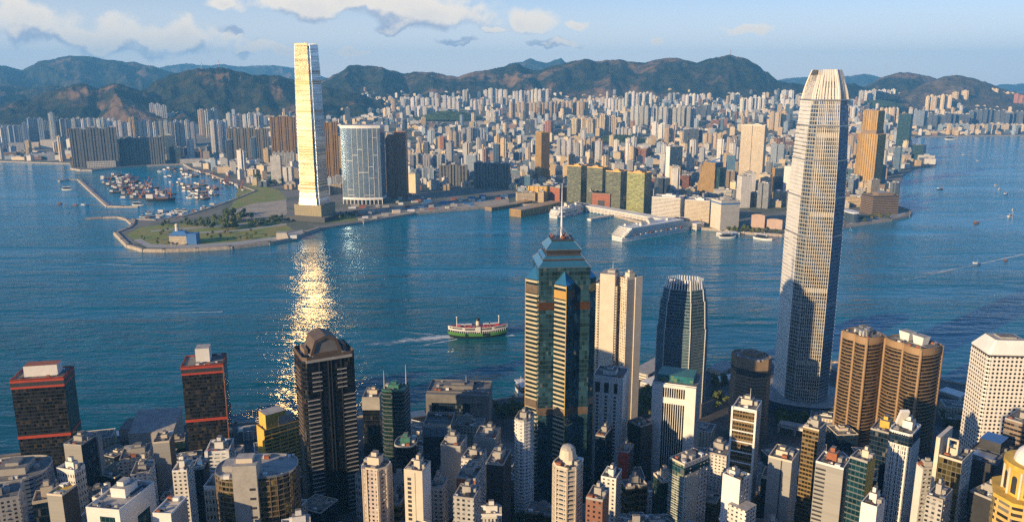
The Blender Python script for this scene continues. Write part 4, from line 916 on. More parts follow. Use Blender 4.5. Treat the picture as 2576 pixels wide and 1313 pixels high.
# ================================================================== ISLAND SIDE TOWERS
F_black = facade('black_glass', (0.012, 0.012, 0.014), (0.010, 0.014, 0.020), 1.8, 3.9, 0.92, 0.86, 0.06, 0.30, 0.03, 0.06, gvar=0.8, curcol=(0.12, 0.10, 0.06))
F_dkblue = facade('dark_blue_glass', (0.02, 0.03, 0.045), (0.010, 0.028, 0.055), 2.2, 3.8, 0.92, 0.84, 0.06, 0.4, 0.03, 0.05, gvar=0.6)
F_red = facade('bronze_glass', (0.022, 0.018, 0.015), (0.022, 0.024, 0.026), 2.4, 3.7, 0.94, 0.8, 0.07, 0.35, 0.04, 0.10, gvar=0.9, curcol=(0.12, 0.085, 0.04))
F_star = facade('teal_mirror', (0.03, 0.06, 0.07), (0.055, 0.15, 0.19), 2.4, 4.1, 0.95, 0.88, 0.05, 0.7, 0.045, 0.04, gvar=0.5, streak=(0.05, 0.45, 1.5))
M_rglass = mat('roof_glass', (0.06, 0.24, 0.36), 0.12, 0.6, var=0.15)
F_stripe = facade('striped_glass', (0.60, 0.52, 0.36), (0.02, 0.05, 0.06), 6.0, 4.1, 1.0, 0.55, 0.06, 0.5, 0.0, 0.0, wrough=0.35, wmetal=0.25)
F_teal2 = facade('teal_strip', (0.15, 0.21, 0.25), (0.02, 0.085, 0.12), 1.6, 3.9, 0.9, 0.72, 0.06, 0.45, 0.03, 0.06)
F_ifc = facade('pale_fin_wall', (0.56, 0.52, 0.45), (0.12, 0.17, 0.24), 2.4, 4.4, 0.74, 0.76, 0.10, 0.65, 0.05, 0.05, streak=(0.035, 0.4, 1.7), wrough=0.38, wmetal=0.3, mech=(88.0, 26.0, 5.0))
F_ifcw = facade('pale_louvre_wall', (0.78, 0.74, 0.67), (0.50, 0.47, 0.42), 12.0, 4.4, 1.0, 0.35, 0.3, 0.3, 0.0, 0.0, wrough=0.4, wmetal=0.2)
F_ifcg = facade('corner_glass', (0.35, 0.33, 0.28), (0.06, 0.10, 0.15), 3.2, 4.4, 0.8, 0.72, 0.06, 0.55, 0.05, 0.05, wmetal=0.3)
F_port = facade('porthole_wall', (0.74, 0.70, 0.63), (0.02, 0.022, 0.026), 3.9, 3.9, 0.58, 0.58, 0.1, 0.2, 0.03, 0.08, circle=True, wrough=0.5, var=0.08)
F_cur = facade('bronze_curved_glass', (0.10, 0.07, 0.04), (0.055, 0.042, 0.026), 1.8, 3.9, 0.94, 0.9, 0.07, 0.55, 0.05, 0.08, gvar=0.7, curcol=(0.3, 0.2, 0.07))
F_resw = facade('white_flats', (0.66, 0.63, 0.58), (0.045, 0.05, 0.06), 3.3, 3.0, 0.45, 0.45, 0.2, 0.05, 0.04, 0.3, var=0.34)
F_resg = facade('grey_flats_near', (0.40, 0.39, 0.37), (0.035, 0.04, 0.05), 3.3, 3.0, 0.5, 0.48, 0.2, 0.05, 0.04, 0.3, var=0.38)
F_resp = facade('pinkish_flats', (0.50, 0.42, 0.38), (0.04, 0.045, 0.06), 3.0, 3.0, 0.5, 0.48, 0.2, 0.05, 0.04, 0.3, var=0.34)
F_yel = facade('yellow_office', (0.58, 0.40, 0.13), (0.05, 0.045, 0.035), 8.0, 3.7, 0.84, 0.5, 0.15, 0.2, 0.03, 0.2)
F_goldb = facade('golden_curtain_wall', (0.13, 0.11, 0.07), (0.10, 0.085, 0.03), 2.6, 3.6, 0.86, 0.8, 0.08, 0.55, 0.08, 0.12, gvar=0.9, curcol=(0.4, 0.3, 0.08))
F_gdk = facade('dark_gold_strip', (0.22, 0.15, 0.06), (0.05, 0.038, 0.014), 2.4, 3.5, 0.9, 0.6, 0.08, 0.5, 0.04, 0.1)
F_bal = facade('balcony_flats', (0.60, 0.61, 0.62), (0.05, 0.10, 0.14), 5.0, 3.1, 0.7, 0.62, 0.15, 0.2, 0.05, 0.2)
F_lat = facade('white_lattice', (0.70, 0.67, 0.62), (0.05, 0.07, 0.10), 1.5, 3.4, 0.5, 0.75, 0.1, 0.2, 0.02, 0.1)
F_grn = facade('dark_green_glass', (0.03, 0.05, 0.05), (0.012, 0.045, 0.04), 2.0, 3.7, 0.92, 0.85, 0.06, 0.4, 0.03, 0.05, gvar=0.6)
F_bwin = facade('brown_window_bands', (0.24, 0.175, 0.125), (0.03, 0.03, 0.032), 2.8, 3.8, 0.94, 0.46, 0.1, 0.25, 0.03, 0.1)
F_cflat = facade('cream_flats', (0.64, 0.55, 0.42), (0.06, 0.055, 0.05), 3.2, 3.1, 0.46, 0.5, 0.2, 0.1, 0.03, 0.25, var=0.3)
F_blank = facade('blank_wall', (0.47, 0.44, 0.40), (0.3, 0.29, 0.27), 30, 3.0, 0.985, 0.975, 0.8, 0.0, 0.0, 0.0, gvar=0.05)
def yaw_beta(c, py, Y, l=None, ly=None, r=None, ry=None):
    P = AT(c, py, Y); phi = math.atan2(P.x, P.y)
    if ly is not None: L = G(l, ly, P.z); t = P-L; rz = math.atan2(t.y, t.x)
    else: q = G(r, ry, P.z)-P; rz = math.atan2(-q.x, q.y)
    return math.degrees(-rz-phi)
def climate_units(root, pl, h, edges, seed):
    rr = random.Random(seed); mb = MB(); cnt = 0
    for i in edges:
        a, b = Vector(pl[i]), Vector(pl[(i+1) % len(pl)]); L = (b-a).length; k = max(1, int(L/3.3))
        for c in range(k):
            if rr.random() < .35: continue
            t = (c+.5)/k+.7/L; z = 4.0
            while z < h-3:
                if rr.random() < .55: fin_box(mb, pl[i], pl[(i+1) % len(pl)], max(0, t-.55/L), min(1, t+.55/L), z, z+.7, rr.uniform(.45, .8), rr.choice((M_conc, M_roofl, M_white, M_metal))); cnt += 1
                z += 3.0
    if cnt: mb.build('air_conditioners', root)
def fb(name, label, cat, l, c, r, py, Y, beta=14, mw=None, ly=None, ry=None, **kw):
    if ly is not None or ry is not None: beta = yaw_beta(c, py, Y, l, ly, r, ry)
    out = block(name, label, cat, l, c, r, py, Y, beta, mw, **kw); ms = mw if isinstance(mw, (list, tuple)) else [mw]*4
    if len(out[1]) <= 24: climate_units(out[0], out[1], out[4], [i for i in range(len(out[1])) if ms[min(i, len(ms)-1)] in (F_resw, F_resg, F_resp, F_bal, F_cflat)], int(c))
    return out
# --- two red banded towers
for (l, ly, c, py, r, Y, wB, lb, s) in [(25, 959, 159, 950, 185, 735, None, 'broad dark glass tower with red bands and a big white roof house, at far left', 1), (455, 925, 560, 917, 568, 775, 34, 'slimmer dark glass tower with red bands and a small white roof house', 2)]:
    rt, pl, a, b, h = fb('office_tower', lb, 'office tower', l, c, r, py, Y, mw=F_red, ly=ly, roof=False, wB=wB, mr=M_roof)
    q = MB(); pq = inset(pl, -.35)
    for (z0, z1) in ((h-8.5, h-6.3), (h-2.2, h+1.4)): q.prism(pq, z0, z1, M_red, None, bottom=False); q.prism(inset(pl, .6)[::-1], z0, z1, M_red)
    q.build('red_band', rt)
    q = MB(); q.prism(pq, h-6.3, h-2.2, M_dark); q.build('top_windows', rt)
    q = MB(); zz = h*.42; q.prism(pq, zz, zz+3.0, M_red, None); q.build('middle_red_band', rt)
    roofing(rt, inset(pl, -.35), h, random.Random(s), mpar=M_rust, plant=False, units=6)
    q = MB(); q.box(-a*.3, a*.34, -b*.2, b*.25, h+.2, h+11, M_white, M_rust) if s == 1 else q.box(-a*.18, a*.16, -b*.15, b*.3, h+.2, h+15, M_white, M_roofl); q.build('roof_house', rt)
    if s == 2: q = MB(); e = rect(a, b); q.box(a/2-.3, a/2+.6, -b/2-.5, -b/2+1.0, 0, h, M_rust); q.build('corner_strip', rt)
rt, pl, a, b, h = fb('office_tower', 'dark blue glass block with a grey end wall, before the broad red banded tower', 'office tower', 160, 204, 250, 1122, 640, mw=[F_blank, F_dkblue, F_dkblue, F_blank], ly=1119, mr=M_dark, rf=dict(units=5, tank=True))
q = MB(); q.box(a/2-.2, a/2+2.0, b*.28, b*.5, 0, h, M_conc); q.build('end_fin', rt)
M_concd = mat('dark_concrete', (0.17, 0.16, 0.15), 0.8, var=0.3, scale=0.1)
M_rustd = mat('dark_rust', (0.085, 0.045, 0.025), 0.3, 0.3, var=0.3)
M_brownd = mat('weathered_bronze', (0.125, 0.09, 0.065), 0.6, 0.2, var=0.35, scale=0.3)
# --- black tower with the barrel roof
def black_tower():
    Y = 610; lp, cc, r = 737, 760, 893
    loc, a, b, h, rz = place(737, 762, 893, 912, Y, 78, zb=None)
    root = thing('office_tower', 'tall black glass tower with white sun louvres and a bronze barrel roof', 'office tower', loc, rz)
    # local +x runs along the narrow left face; the broad front is the +x side
    pl = chamfer(a, b, 3.2); m = MB(); m.prism(pl, 0, h, F_black, M_roof); m.build('walls', root)
    roofing(root, pl, h, random.Random(2), parapet=3.5, mpar=M_brownd, plant=False, units=4)
    def F(u, z): return (a/2, -b/2+u*b, z)          # broad front face, u from left to right
    lv = MB(); z = 6.0; step = 3.9; k = 0
    while z < h-6:
        fr = z/h
        segs = [(.05, .28), (.74, .97)] if fr < .80 else [(.16, .34), (.64, .82)]
        if not (.78 < fr < .82) and fr < .95:
            for (u0, u1) in segs: lv.box(a/2-.1, a/2+.9, -b/2+u0*b, -b/2+u1*b, z, z+.75, M_conc)
            for sx in (-1, 1):
                pass
            lv.box(-a/2+.25*a, a/2-.28*a, -b/2-.8, -b/2+.1, z, z+.7, M_brown)
            lv.box(-a/2+.25*a, a/2-.28*a, b/2-.1, b/2+.8, z, z+.7, M_brown)
        z += step
    lv.build('sun_louvres', root)
    pz = MB()
    for u in (.30, .47, .53, .72): pz.box(a/2-.1, a/2+.5, -b/2+u*b-.35, -b/2+u*b+.35, 2, h, M_dark)
    pz.build('mullion_piers', root)
    rm = MB(); rm.box(a/2-1.5, a/2+.6, -b/2+.06*b, -b/2+.94*b, h-1.2, h+.9, M_conc); rm.build('front_ledge', root)
    # barrel vaulted roof house with a ridge
    bw, bl = b*.60, a*.86; n = 4; arc = []
    for k in range(n+1):
        t = math.pi*k/n; arc.append((-bw/2*math.cos(t), 14.5*(abs(math.sin(t))**.8)))
    v = MB()
    for k in range(n):
        (y0, z0), (y1, z1) = arc[k], arc[k+1]
        v.face([(-bl*.5, y0, h+z0+3), (bl*.30, y0, h+z0+3), (bl*.30, y1, h+z1+3), (-bl*.5, y1, h+z1+3)][::-1], M_brownd)
        v.face([(bl*.30, y0*.82, h+z0*.8+3), (bl*.30, y1*.82, h+z1*.8+3), (bl*.30, y1, h+z1+3), (bl*.30, y0, h+z0+3)], M_brownd)
        for s in (-.5, .27): v.face([(bl*s, y0, h+z0+3), (bl*s, y1, h+z1+3), (bl*s, 0, h+3)], M_concd)
    v.box(-bl*.5, bl*.30, -bw/2, bw/2, h, h+3, M_brownd); v.build('barrel_roof', root)
    st = MB()
    for sy in (-1, 1): st.box(-bl*.3, bl*.2, sy*bw*.62-1.4, sy*bw*.62+1.4, h, h+6.5, M_brown); st.bar((-bl*.3, sy*bw*.62, h+6), (bl*.3, sy*bw*.5, h+1), 1.2, 1.2, M_conc)
    st.build('roof_struts', root)
black_tower()
# --- star plan glass tower with stepped pyramid roof and mast
def star_tower():
    Y = 640; loc, a, b, h, rz = place(1341, 1356, 1486, 674, Y, 83, wA=None)
    s = b; OBST[-1] = (loc[0], loc[1], 36)
    # recentre so that the square has its broad front on the +x side
    P = AT(1356, 674, Y); ph = rz; t = Vector((math.cos(ph), math.sin(ph))); n = Vector((-math.sin(ph), math.cos(ph)))
    ctr = Vector((P.x, P.y))-t*s/2+n*s/2
    root = thing('star_tower', 'blue green glass star plan tower with stepped pyramid roof and tall white mast', 'skyscraper', (ctr.x, ctr.y, loc[2]), rz)
    m = MB(); m.prism(rect(s, s), 0, h, F_star, M_dark); m.build('tower_shaft', root)
    hs = AT(1421, 722, Y-10).z-loc[2]; k = s*.7071; e = k-s/2          # corner bays of the turned square
    for q in range(4):
        ca, sa = math.cos(q*math.pi/2), math.sin(q*math.pi/2)
        def T(x, y): return (x*ca-y*sa, x*sa+y*ca)
        tri = [T(s/2-.3, -e), T(k, 0), T(s/2-.3, e)]
        m = MB(); m.prism(tri, 0, hs, [F_star if q == 1 else F_stripe, F_star if q in (0, 1) else F_stripe, None], None)
        if q == 2: pass
        bay = m.build('corner_bay', root)
        m = MB(); ap = T(s/2-.1, 0)
        for i in (0, 1): m.face([(tri[i][0], tri[i][1], hs), (tri[i+1][0], tri[i+1][1], hs), (ap[0], ap[1], hs+11)], M_rglass)
        m.build('bay_roof', bay)
        m = MB(); m.bar((*T(k, 0), 0), (*T(k, 0), hs), .5, .5, M_yellow); m.build('bay_edge', bay)
        for z in (hs*.49, hs-5):
            m = MB(); w = e+.25
            tr = [T(s/2-.3, -e-.2), T(k+.25, 0), T(s/2-.3, e+.2)]; m.prism(tr, z-7, z, [M_gold if z > hs*.6 else M_brown, M_brownd, None], None); m.build('plant_band', bay)
    m = MB()
    m.prism(rect(s+.5, s+.5), hs*.49-8, hs*.49-1, M_brownd); m.prism(rect(s+.4, s+.4), hs*.93-8, hs*.93-1, M_rustd); m.build('shaft_bands', root)
    T = [(0, 1.03, 4.6, .82, M_rglass), (4.6, .80, 6.2, .80, M_dark), (6.2, .82, 8.4, .70, M_rglass), (8.4, .66, 9.6, .64, M_dark), (9.6, .64, 13.4, .70, M_dark), (13.4, .70, 20, .43, M_rglass), (20, .45, 21.2, .45, M_dark)]
    for (z0, k0, z1, k1, mm) in T:
        m = MB(); m.prism(rect(s*k0, s*k0), h+z0, h+z1, mm, M_dark, top=rect(s*k1, s*k1)); m.build('roof_tier', root)
    m = MB()
    for (z, kk, kt, zt) in ((0, 1.03, .82, 4.6), (6.2, .82, .7, 8.4), (13.4, .70, .43, 20)):
        for i in range(4):
            p, q = rect(s*kk, s*kk)[i], rect(s*kt, s*kt)[i]; m.bar((p[0], p[1], h+z), (q[0], q[1], h+zt), .3, .3, M_metal)
            p2 = rect(s*kk, s*kk)[(i+1) % 4]; m.bar((p[0], p[1], h+z+.1), (p2[0], p2[1], h+z+.1), .35, .35, M_metal)
    m.build('roof_edges', root)
    z = h+21.2; top = AT(1413, 470, Y).z-loc[2]
    m = MB(); m.tube((0, 0, z), (0, 0, z+24), 1.1, .7, M_steel, 8); m.tube((0, 0, z+24), (0, 0, top), .55, .2, M_steel, 6)
    for zz in (18, 22, 26): m.tube((-3, 0, z+zz), (3, 0, z+zz), .3, .3, M_steel, 5); m.tube((0, -3, z+zz), (0, 3, z+zz), .3, .3, M_steel, 5)
    ms = m.build('mast', root)
    m = MB()
    for i in range(4): p = rect(s*.4, s*.4)[i]; m.bar((p[0]*.8, p[1]*.8, z), (0, 0, z+10), .28, .28, M_metal)
    m.build('mast_stays', ms)
    m = MB(); rr = random.Random(3)
    for k in range(10): x, y = rr.uniform(-.2, .2)*s, rr.uniform(-.2, .2)*s; m.box(x-.8, x+.8, y-.8, y+.8, z, z+rr.uniform(1, 3.2), M_rust if k % 3 else M_metal)
    m.build('roof_plant', root)
star_tower()
# --- the giant pale skyscraper
M_cream2 = mat('cream_metal', (0.70, 0.64, 0.54), 0.4, 0.2, var=0.08)
def giant():
    Y = 905; zb = 4; B = G(2007, 1034, zb)
    k = (B.y*CT+(CAMZ-zb)*ST)/F
    f = chain([(-66, 32*k/math.cos(math.radians(66))), (-36, 22*k/math.cos(math.radians(36))), (7, 55*k/math.cos(math.radians(7))), (59, 24*k/math.cos(math.radians(59)))])
    phi = math.atan2(B.x, B.y); dep = max(abs(p[1]) for p in f)
    ctr = B+Vector((math.sin(phi), math.cos(phi), 0))*dep*.75
    OBST.append((ctr.x, ctr.y, 58))
    root = thing('skyscraper', 'giant pale skyscraper with a crown of white claw like fins, tallest at right', 'skyscraper', (ctr.x, ctr.y, zb), -phi)
    top = AT(2075, 176, ctr.y).z-zb; n = len(f)
    blue = facade('shaded_blue_glass', (0.30, 0.33, 0.37), (0.05, 0.12, 0.21), 2.4, 4.4, 0.8, 0.72, 0.06, 0.6, 0.03, 0.04, wmetal=0.3); mws = [F_ifcw, F_ifcg, F_ifc, blue, F_ifcw, F_ifcg, F_ifc, blue]  # shade of the right-hand faces put into a darker, bluer glass colour
    st = [(0, .34, 1.0, 1.0), (.34, .54, .995, .995), (.54, .65, .98, .975), (.65, .755, .96, .93), (.755, .85, .915, .865), (.85, .92, .85, .785), (.92, .95, .745, .64)]
    m = MB()
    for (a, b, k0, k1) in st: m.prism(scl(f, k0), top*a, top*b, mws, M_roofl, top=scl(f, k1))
    m.build('walls', root)
    # vertical fins, following the tapering tiers, on the broad faces
    for face_ in (2, 6):
        m = MB()
        for (a, b, k0, k1) in st:
            p0, p1 = Vector(f[face_]), Vector(f[(face_+1) % n]); L = (p1-p0).length; cnt = max(3, int(L/2.4))
            d = (p1-p0).normalized(); nr = Vector((d.y, -d.x))
            for s in range(cnt+1):
                q = p0+(p1-p0)*(s/cnt); w = .22
                A = [(q*k0-d*w+nr*.9), (q*k0+d*w+nr*.9), (q*k0+d*w-nr*.2), (q*k0-d*w-nr*.2)]; Bt = [(q*k1-d*w+nr*.9), (q*k1+d*w+nr*.9), (q*k1+d*w-nr*.2), (q*k1-d*w-nr*.2)]
                m.prism([(v.x, v.y) for v in A], top*a, top*b, M_cream2, M_cream2, top=[(v.x, v.y) for v in Bt])
        m.build('fins', root)
    for face_ in (0, 4):
        m = MB()
        for (a, b, k0, k1) in st:
            z = top*a+2
            while z < top*b:
                t = (z-top*a)/(top*(b-a)); kk = k0+(k1-k0)*t; fin_box(m, Vector(f[face_])*kk, Vector(f[face_+1])*kk, 0, 1, z, z+.9, .6, M_steel); z += 4.4
        m.build('louvres', root)
    for (a, b, k0, k1) in st[:-1]:
        m = MB(); m.prism(scl(f, k0*1.006), top*b-1.3, top*b-.2, M_metal, M_metal); m.build('setback_band', root)
    # crown: claw fins that rise and lean in
    zc = top*.915
    for i in range(n):
        p0, p1 = Vector(f[i]), Vector(f[(i+1) % n]); L = (p1-p0).length; cnt = max(2, int(L/4.0)); d = (p1-p0).normalized(); nr = Vector((d.y, -d.x))
        m = MB()
        for s in range(cnt+1):
            q = p0+(p1-p0)*(s/cnt); prev = None; solid = i in (0, 4)
            hgt = top*(1.0 if i in (2, 6, 3, 7) else .985)-zc; w = .85 if not solid else L/cnt*.55
            for j in range(6):
                t = j/5; kk = .785-.30*t**1.7; z = zc-4+(hgt+4)*t; dd = 2.2*(1-t*.55)
                r_ = [(q*kk-d*w), (q*kk+d*w), (q*kk+d*w-nr*dd), (q*kk-d*w-nr*dd)]
                if prev: m.prism([(v.x, v.y) for v in prev[0]], prev[1], z, M_cream2, M_cream2, top=[(v.x, v.y) for v in r_])
                prev = (r_, z)
        m.build('crown_fins', root)
    m = MB(); m.prism(scl(f, .5), top*.95, top*.968, M_conc, M_roof); m.build('plant_room', root)
    # lower hall
    m = MB(); m.prism(ring(52, 46, 24, 2.4), 0, 15, F_blueg, M_roofl); m.build('podium', root)
giant()
# --- the smaller sister tower
M_blueband = mat('blue_grey_metal', (0.26, 0.32, 0.36), 0.4, 0.4, var=0.12)
def sister():
    Y = 900; zb = 4; A0 = AT(1733, 712, Y); B = Vector((A0.x, A0.y, zb)); kf = (A0.y*CT-(A0.z-CAMZ)*ST)/F
    f = chain([(-52, 20*kf/math.cos(math.radians(52))), (-8, 66*kf), (38, 38*kf/math.cos(math.radians(38))), (70, 7*kf/math.cos(math.radians(70)))])
    phi = math.atan2(B.x, B.y); OBST.append((B.x, B.y+15, 40)); h = A0.z-zb-11
    root = thing('office_tower', 'rounded dark teal office tower with stepped shoulders and a comb of white crown fins', 'office tower', (B.x, B.y+22, zb), -phi); n = len(f)
    z2, z3 = AT(1733, 835, Y).z-zb, AT(1733, 765, Y).z-zb
    st = [(0, z2, 1.0, 1.0), (z2, z3, .97, .90), (z3, h, .86, .80)]
    m = MB()
    for (a, b, k0, k1) in st: m.prism(scl(f, k0), a, b, F_teal2, M_roof, top=scl(f, k1))
    m.build('walls', root)
    m = MB()
    for (a, b, k0, k1) in st:
        z = a+2
        while z < b:
            kk = k0+(k1-k0)*(z-a)/(b-a); q = scl(f, kk); bands(q, z, z+.7, 99, .6, .3, M_blueband, None, m); z += 3.9
    m.build('spandrel_bands', root)
    m = MB()
    for i in range(n):
        for (a, b, k0, k1) in st:
            p, q = Vector(f[i])*k0, Vector(f[i])*k1; m.bar((p.x, p.y, a), (q.x, q.y, b), 1.0, 1.0, M_steel)
    m.build('corner_mullions', root)
    for i in range(n):
        p0, p1 = Vector(f[i])*.82, Vector(f[(i+1) % n])*.82; L = (p1-p0).length; cnt = max(1, int(L/3.6)); m = MB(); d = (p1-p0).normalized(); nr = Vector((d.y, -d.x))
        for s in range(cnt+1):
            q = p0+(p1-p0)*(s/cnt); q2 = q*.86; hh = 12 if i % 4 != 3 else 8
            m.prism([(v.x, v.y) for v in (q-d*.6, q+d*.6, q+d*.6-nr*2, q-d*.6-nr*2)], h-6, h+hh, M_steel, M_steel, top=[(v.x, v.y) for v in (q2-d*.6, q2+d*.6, q2+d*.6-nr*.8, q2-d*.6-nr*.8)])
        m.build('crown_fins', root)
    m = MB(); m.prism(scl(f, .55), h, h+6, M_dark, M_roof); m.build('plant_room', root)
sister()
# --- beige residential pair
rt, pl, a, b, h = fb('apartment_tower', 'tall cream apartment tower with a blank stair shaft, right behind the star plan tower', 'apartment tower', 1490, 1552, 1562, 724, 850, 12, F_cflat, wB=30, poly=lambda a, b: notched(a, b, 2, a*.09, 2.5), rf=dict(mpar=M_cream, mplant=M_cream, units=2, plant=False))
q = MB(); q.box(-a*.18, a*.42, -b*.5-1.0, b*.2, 0, h+15, M_cream, M_roofl); q.build('stair_shaft', rt); q = MB(); q.box(a*.06, a*.36, -b*.3, b*.1, h+15, h+18, M_conc); q.tube((a*.2, 0, h+18), (a*.2, 0, h+25), .3, .1, M_steel, 5); q.build('roof_plant', rt)
rt, pl, a, b, h = fb('apartment_tower', 'cream slab tower with blank side wall, joined to the tall cream tower', 'apartment tower', 1554, 1578, 1614, 705, 845, 50, [F_cflat, F_blank, F_blank, F_cflat], rf=dict(mpar=M_cream, mplant=M_cream))
q = MB(); q.box(a/2-.1, a/2+1.2, b*.05, b*.5+.6, 0, h+2, M_cream); q.build('end_wall', rt); q = MB(); q.box(a/2-.1, a/2+.7, b*.22, b*.42, 2, h-3, F_dkblue); q.build('glazed_strip', rt)
# --- white framed tower with dark fins and green glass roof
rt, pl, a, b, h = fb('bank_tower', 'white framed tower with dark vertical fins and a turquoise glass roof box', 'office tower', 1642, 1752, 1762, 975, 700, 7, [F_black, M_conc, M_conc, M_conc], wB=34, roof=False)
q = MB()
for s in (-1, 1): q.box(s*a*.38-a*.12, s*a*.38+a*.12, -b/2-2.2, -b/2+1, 0, h, M_white, M_roofl)
q.box(-a*.26, a*.26, -b/2-1.6, -b/2+1, h-19, h-13, M_white); q.box(-a*.26, a*.26, -b/2-2.0, -b/2+1, h-3, h, M_white); q.build('white_frame', rt)
piers([(-a*.26, -b/2), (a*.26, -b/2), (a*.26, b/2), (-a*.26, b/2)], [0], 0, h-3, 2.1, .55, 1.1, M_white).build('fins', rt)
q = MB(); q.prism(rect(a*.82, b*.7), h+.2, h+7, facade('turquoise_roof', (0.05, 0.12, 0.12), (0.03, 0.24, 0.30), 3, 2.4, .9, .85, .06, .4, .05, .25, curcol=(0.30, 0.34, 0.05)), M_green); q.build('glass_roof_box', rt); q = MB(); q.prism(pl, h, h+.8, M_white, M_roof); q.build('roof_slab', rt)
# --- brown eight sided tower
rt, pl, a, b, h = fb('office_tower', 'brown stone eight sided tower with thin window bands, beside the giant skyscraper', 'office tower', 1830, 1922, 1952, 915, 800, 22, F_bwin, poly=lambda a, b: chamfer(a, b, a*.27), rf=dict(mpar=M_brown, units=8, mplant=M_brown))
bands(pl, 2, h-18, 3.8, 1.9, .45, M_brown).build('stone_bands', rt); q = MB(); q.prism(inset(pl, -.5), h-11, h+1.4, M_brown); q.build('blank_top_storey', rt); q = MB(); q.prism(inset(pl, -.2), h-17, h-11, M_dark); q.build('dark_storey', rt)
# --- white framed slim dark tower
rt, pl, a, b, h = fb('office_tower', 'slim dark glass tower in a thin white frame with cross bars', 'office tower', 1843, 1902, 1912, 1036, 560, 10, [F_gdk, F_resg, F_resg, M_white], wB=22, rf=dict(mpar=M_white, mplant=M_cream, units=3, mast=True))
q = MB()
for x in (-a/2, a/2): q.box(x-.7, x+.7, -b/2-1, -b/2+.6, 0, h+1.5, M_white)
z = h
while z > 4: q.box(-a/2, a/2, -b/2-.8, -b/2+.4, z-.9, z, M_white); z -= 8.6
q.build('white_frame', rt); piers(pl, [0], 0, h, 1.9, .22, .3, M_brown).build('mullions', rt)
# --- glass and stone tower
rt, pl, a, b, h = fb('office_tower', 'tower with a pale green glass corner and cream stone front, below the bank tower', 'office tower', 1684, 1722, 1782, 1172, 500, 40, [facade('pale_green_glass', (0.36, 0.36, 0.30), (0.10, 0.16, 0.14), 2.4, 3.8, .9, .8, .08, .4, .05, .2, curcol=(.4, .42, .25)), F_resw, F_blank, F_blank], poly=None, rf=dict(mpar=M_cream, mplant=M_conc, units=6))
bands(pl, 2, h-8, 3.8, .5, .25, M_steel, [0]).build('floor_lines', rt); q = MB(); q.prism(inset(pl, -.4), h-7, h-1.5, F_tealg); q.build('top_glass_band', rt); q = MB(); q.box(a/2-.1, a/2+.5, -b/2+b*.08, b*.1, 0, h-7.5, M_cream); q.build('stone_panel', rt)
# --- stepped white tower
rt, pl, a, b, h = fb('apartment_tower', 'white stepped tower with window rows, in front of the slim white framed tower', 'apartment tower', 1818, 1862, 1888, 1212, 470, 30, [M_white, F_resw, F_resw, M_white], rf=dict(mpar=M_white, units=4))
q = MB(); q.box(a*.1, a/2+8, -b/2-4, b*.2, 0, h-16, F_resw, M_roofl); q.build('lower_step', rt)
rt, pl, a, b, h = fb('apartment_tower', 'plain cream slab tower with a groove down its front and a sunlit top', 'apartment tower', 1933, 1992, 2003, 1164, 500, 12, [F_blank, M_conc, F_resg, F_blank], wB=22, rf=dict(mpar=M_cream, mplant=M_cream, units=2))
q = MB(); q.box(a*.05, a*.09, -b/2-.3, -b/2+.2, 0, h, M_dark); q.build('groove', rt)
fb('apartment_tower', 'slender white tower with small windows, just right of the star plan tower base', 'apartment tower', 1512, 1550, 1562, 1208, 500, 14, [F_resw, F_resg, F_resg, F_resw], wB=16, rf=dict(mpar=M_white, units=2))
rt, pl, a, b, h = fb('apartment_tower', 'eight sided apartment tower with blue bays and domed roof house, before the star plan tower', 'apartment tower', 1384, 1442, 1472, 1186, 445, 25, facade('blue_bays', (.40, .36, .30), (.04, .08, .14), 3.6, 3.2, .8, .62, .1, .3, .05, .25), poly=lambda a, b: chamfer(a, b, a*.27), rf=dict(mpar=M_cream, mplant=M_cream, units=3))
bands(pl, 2, h, 3.2, .6, .4, M_cream).build('floor_bands', rt); piers(pl, range(8), 0, h, 30, 1.0, .6, M_cream).build('corner_piers', rt)
q = MB(); q.tube((0, 0, h+4), (0, 0, h+10), 5.5, 4.5, M_cream, 12); q.blob((0, 0, h+10), 4.4, M_conc, (1, 1, .6)); q.build('roof_drum', rt)
rt, pl, a, b, h = fb('office_tower', 'white tower with window slots at its crown and three rows of small windows', 'office tower', 1492, 1568, 1578, 955, 700, 10, M_white, wB=30, rf=dict(mpar=M_white, mplant=M_white, units=4))
q = MB()
for x in (-.34, -.05, .24): q.box(a*x-2.2, a*x+2.2, -b/2-.15, -b/2+.3, h-15, h-5, M_dark)
q.build('crown_slots', rt)
q = MB(); z = h-20
while z > 3:
    for x in (-.34, -.05, .24): q.box(a*x-1.1, a*x+1.1, -b/2-.12, -b/2+.3, z, z+2.0, M_dark)
    z -= 3.6
o_ = q.build('window_rows', rt)
piers(pl, [0], 0, h-4, a/3.4, 1.6, .8, M_white).build('piers', rt)
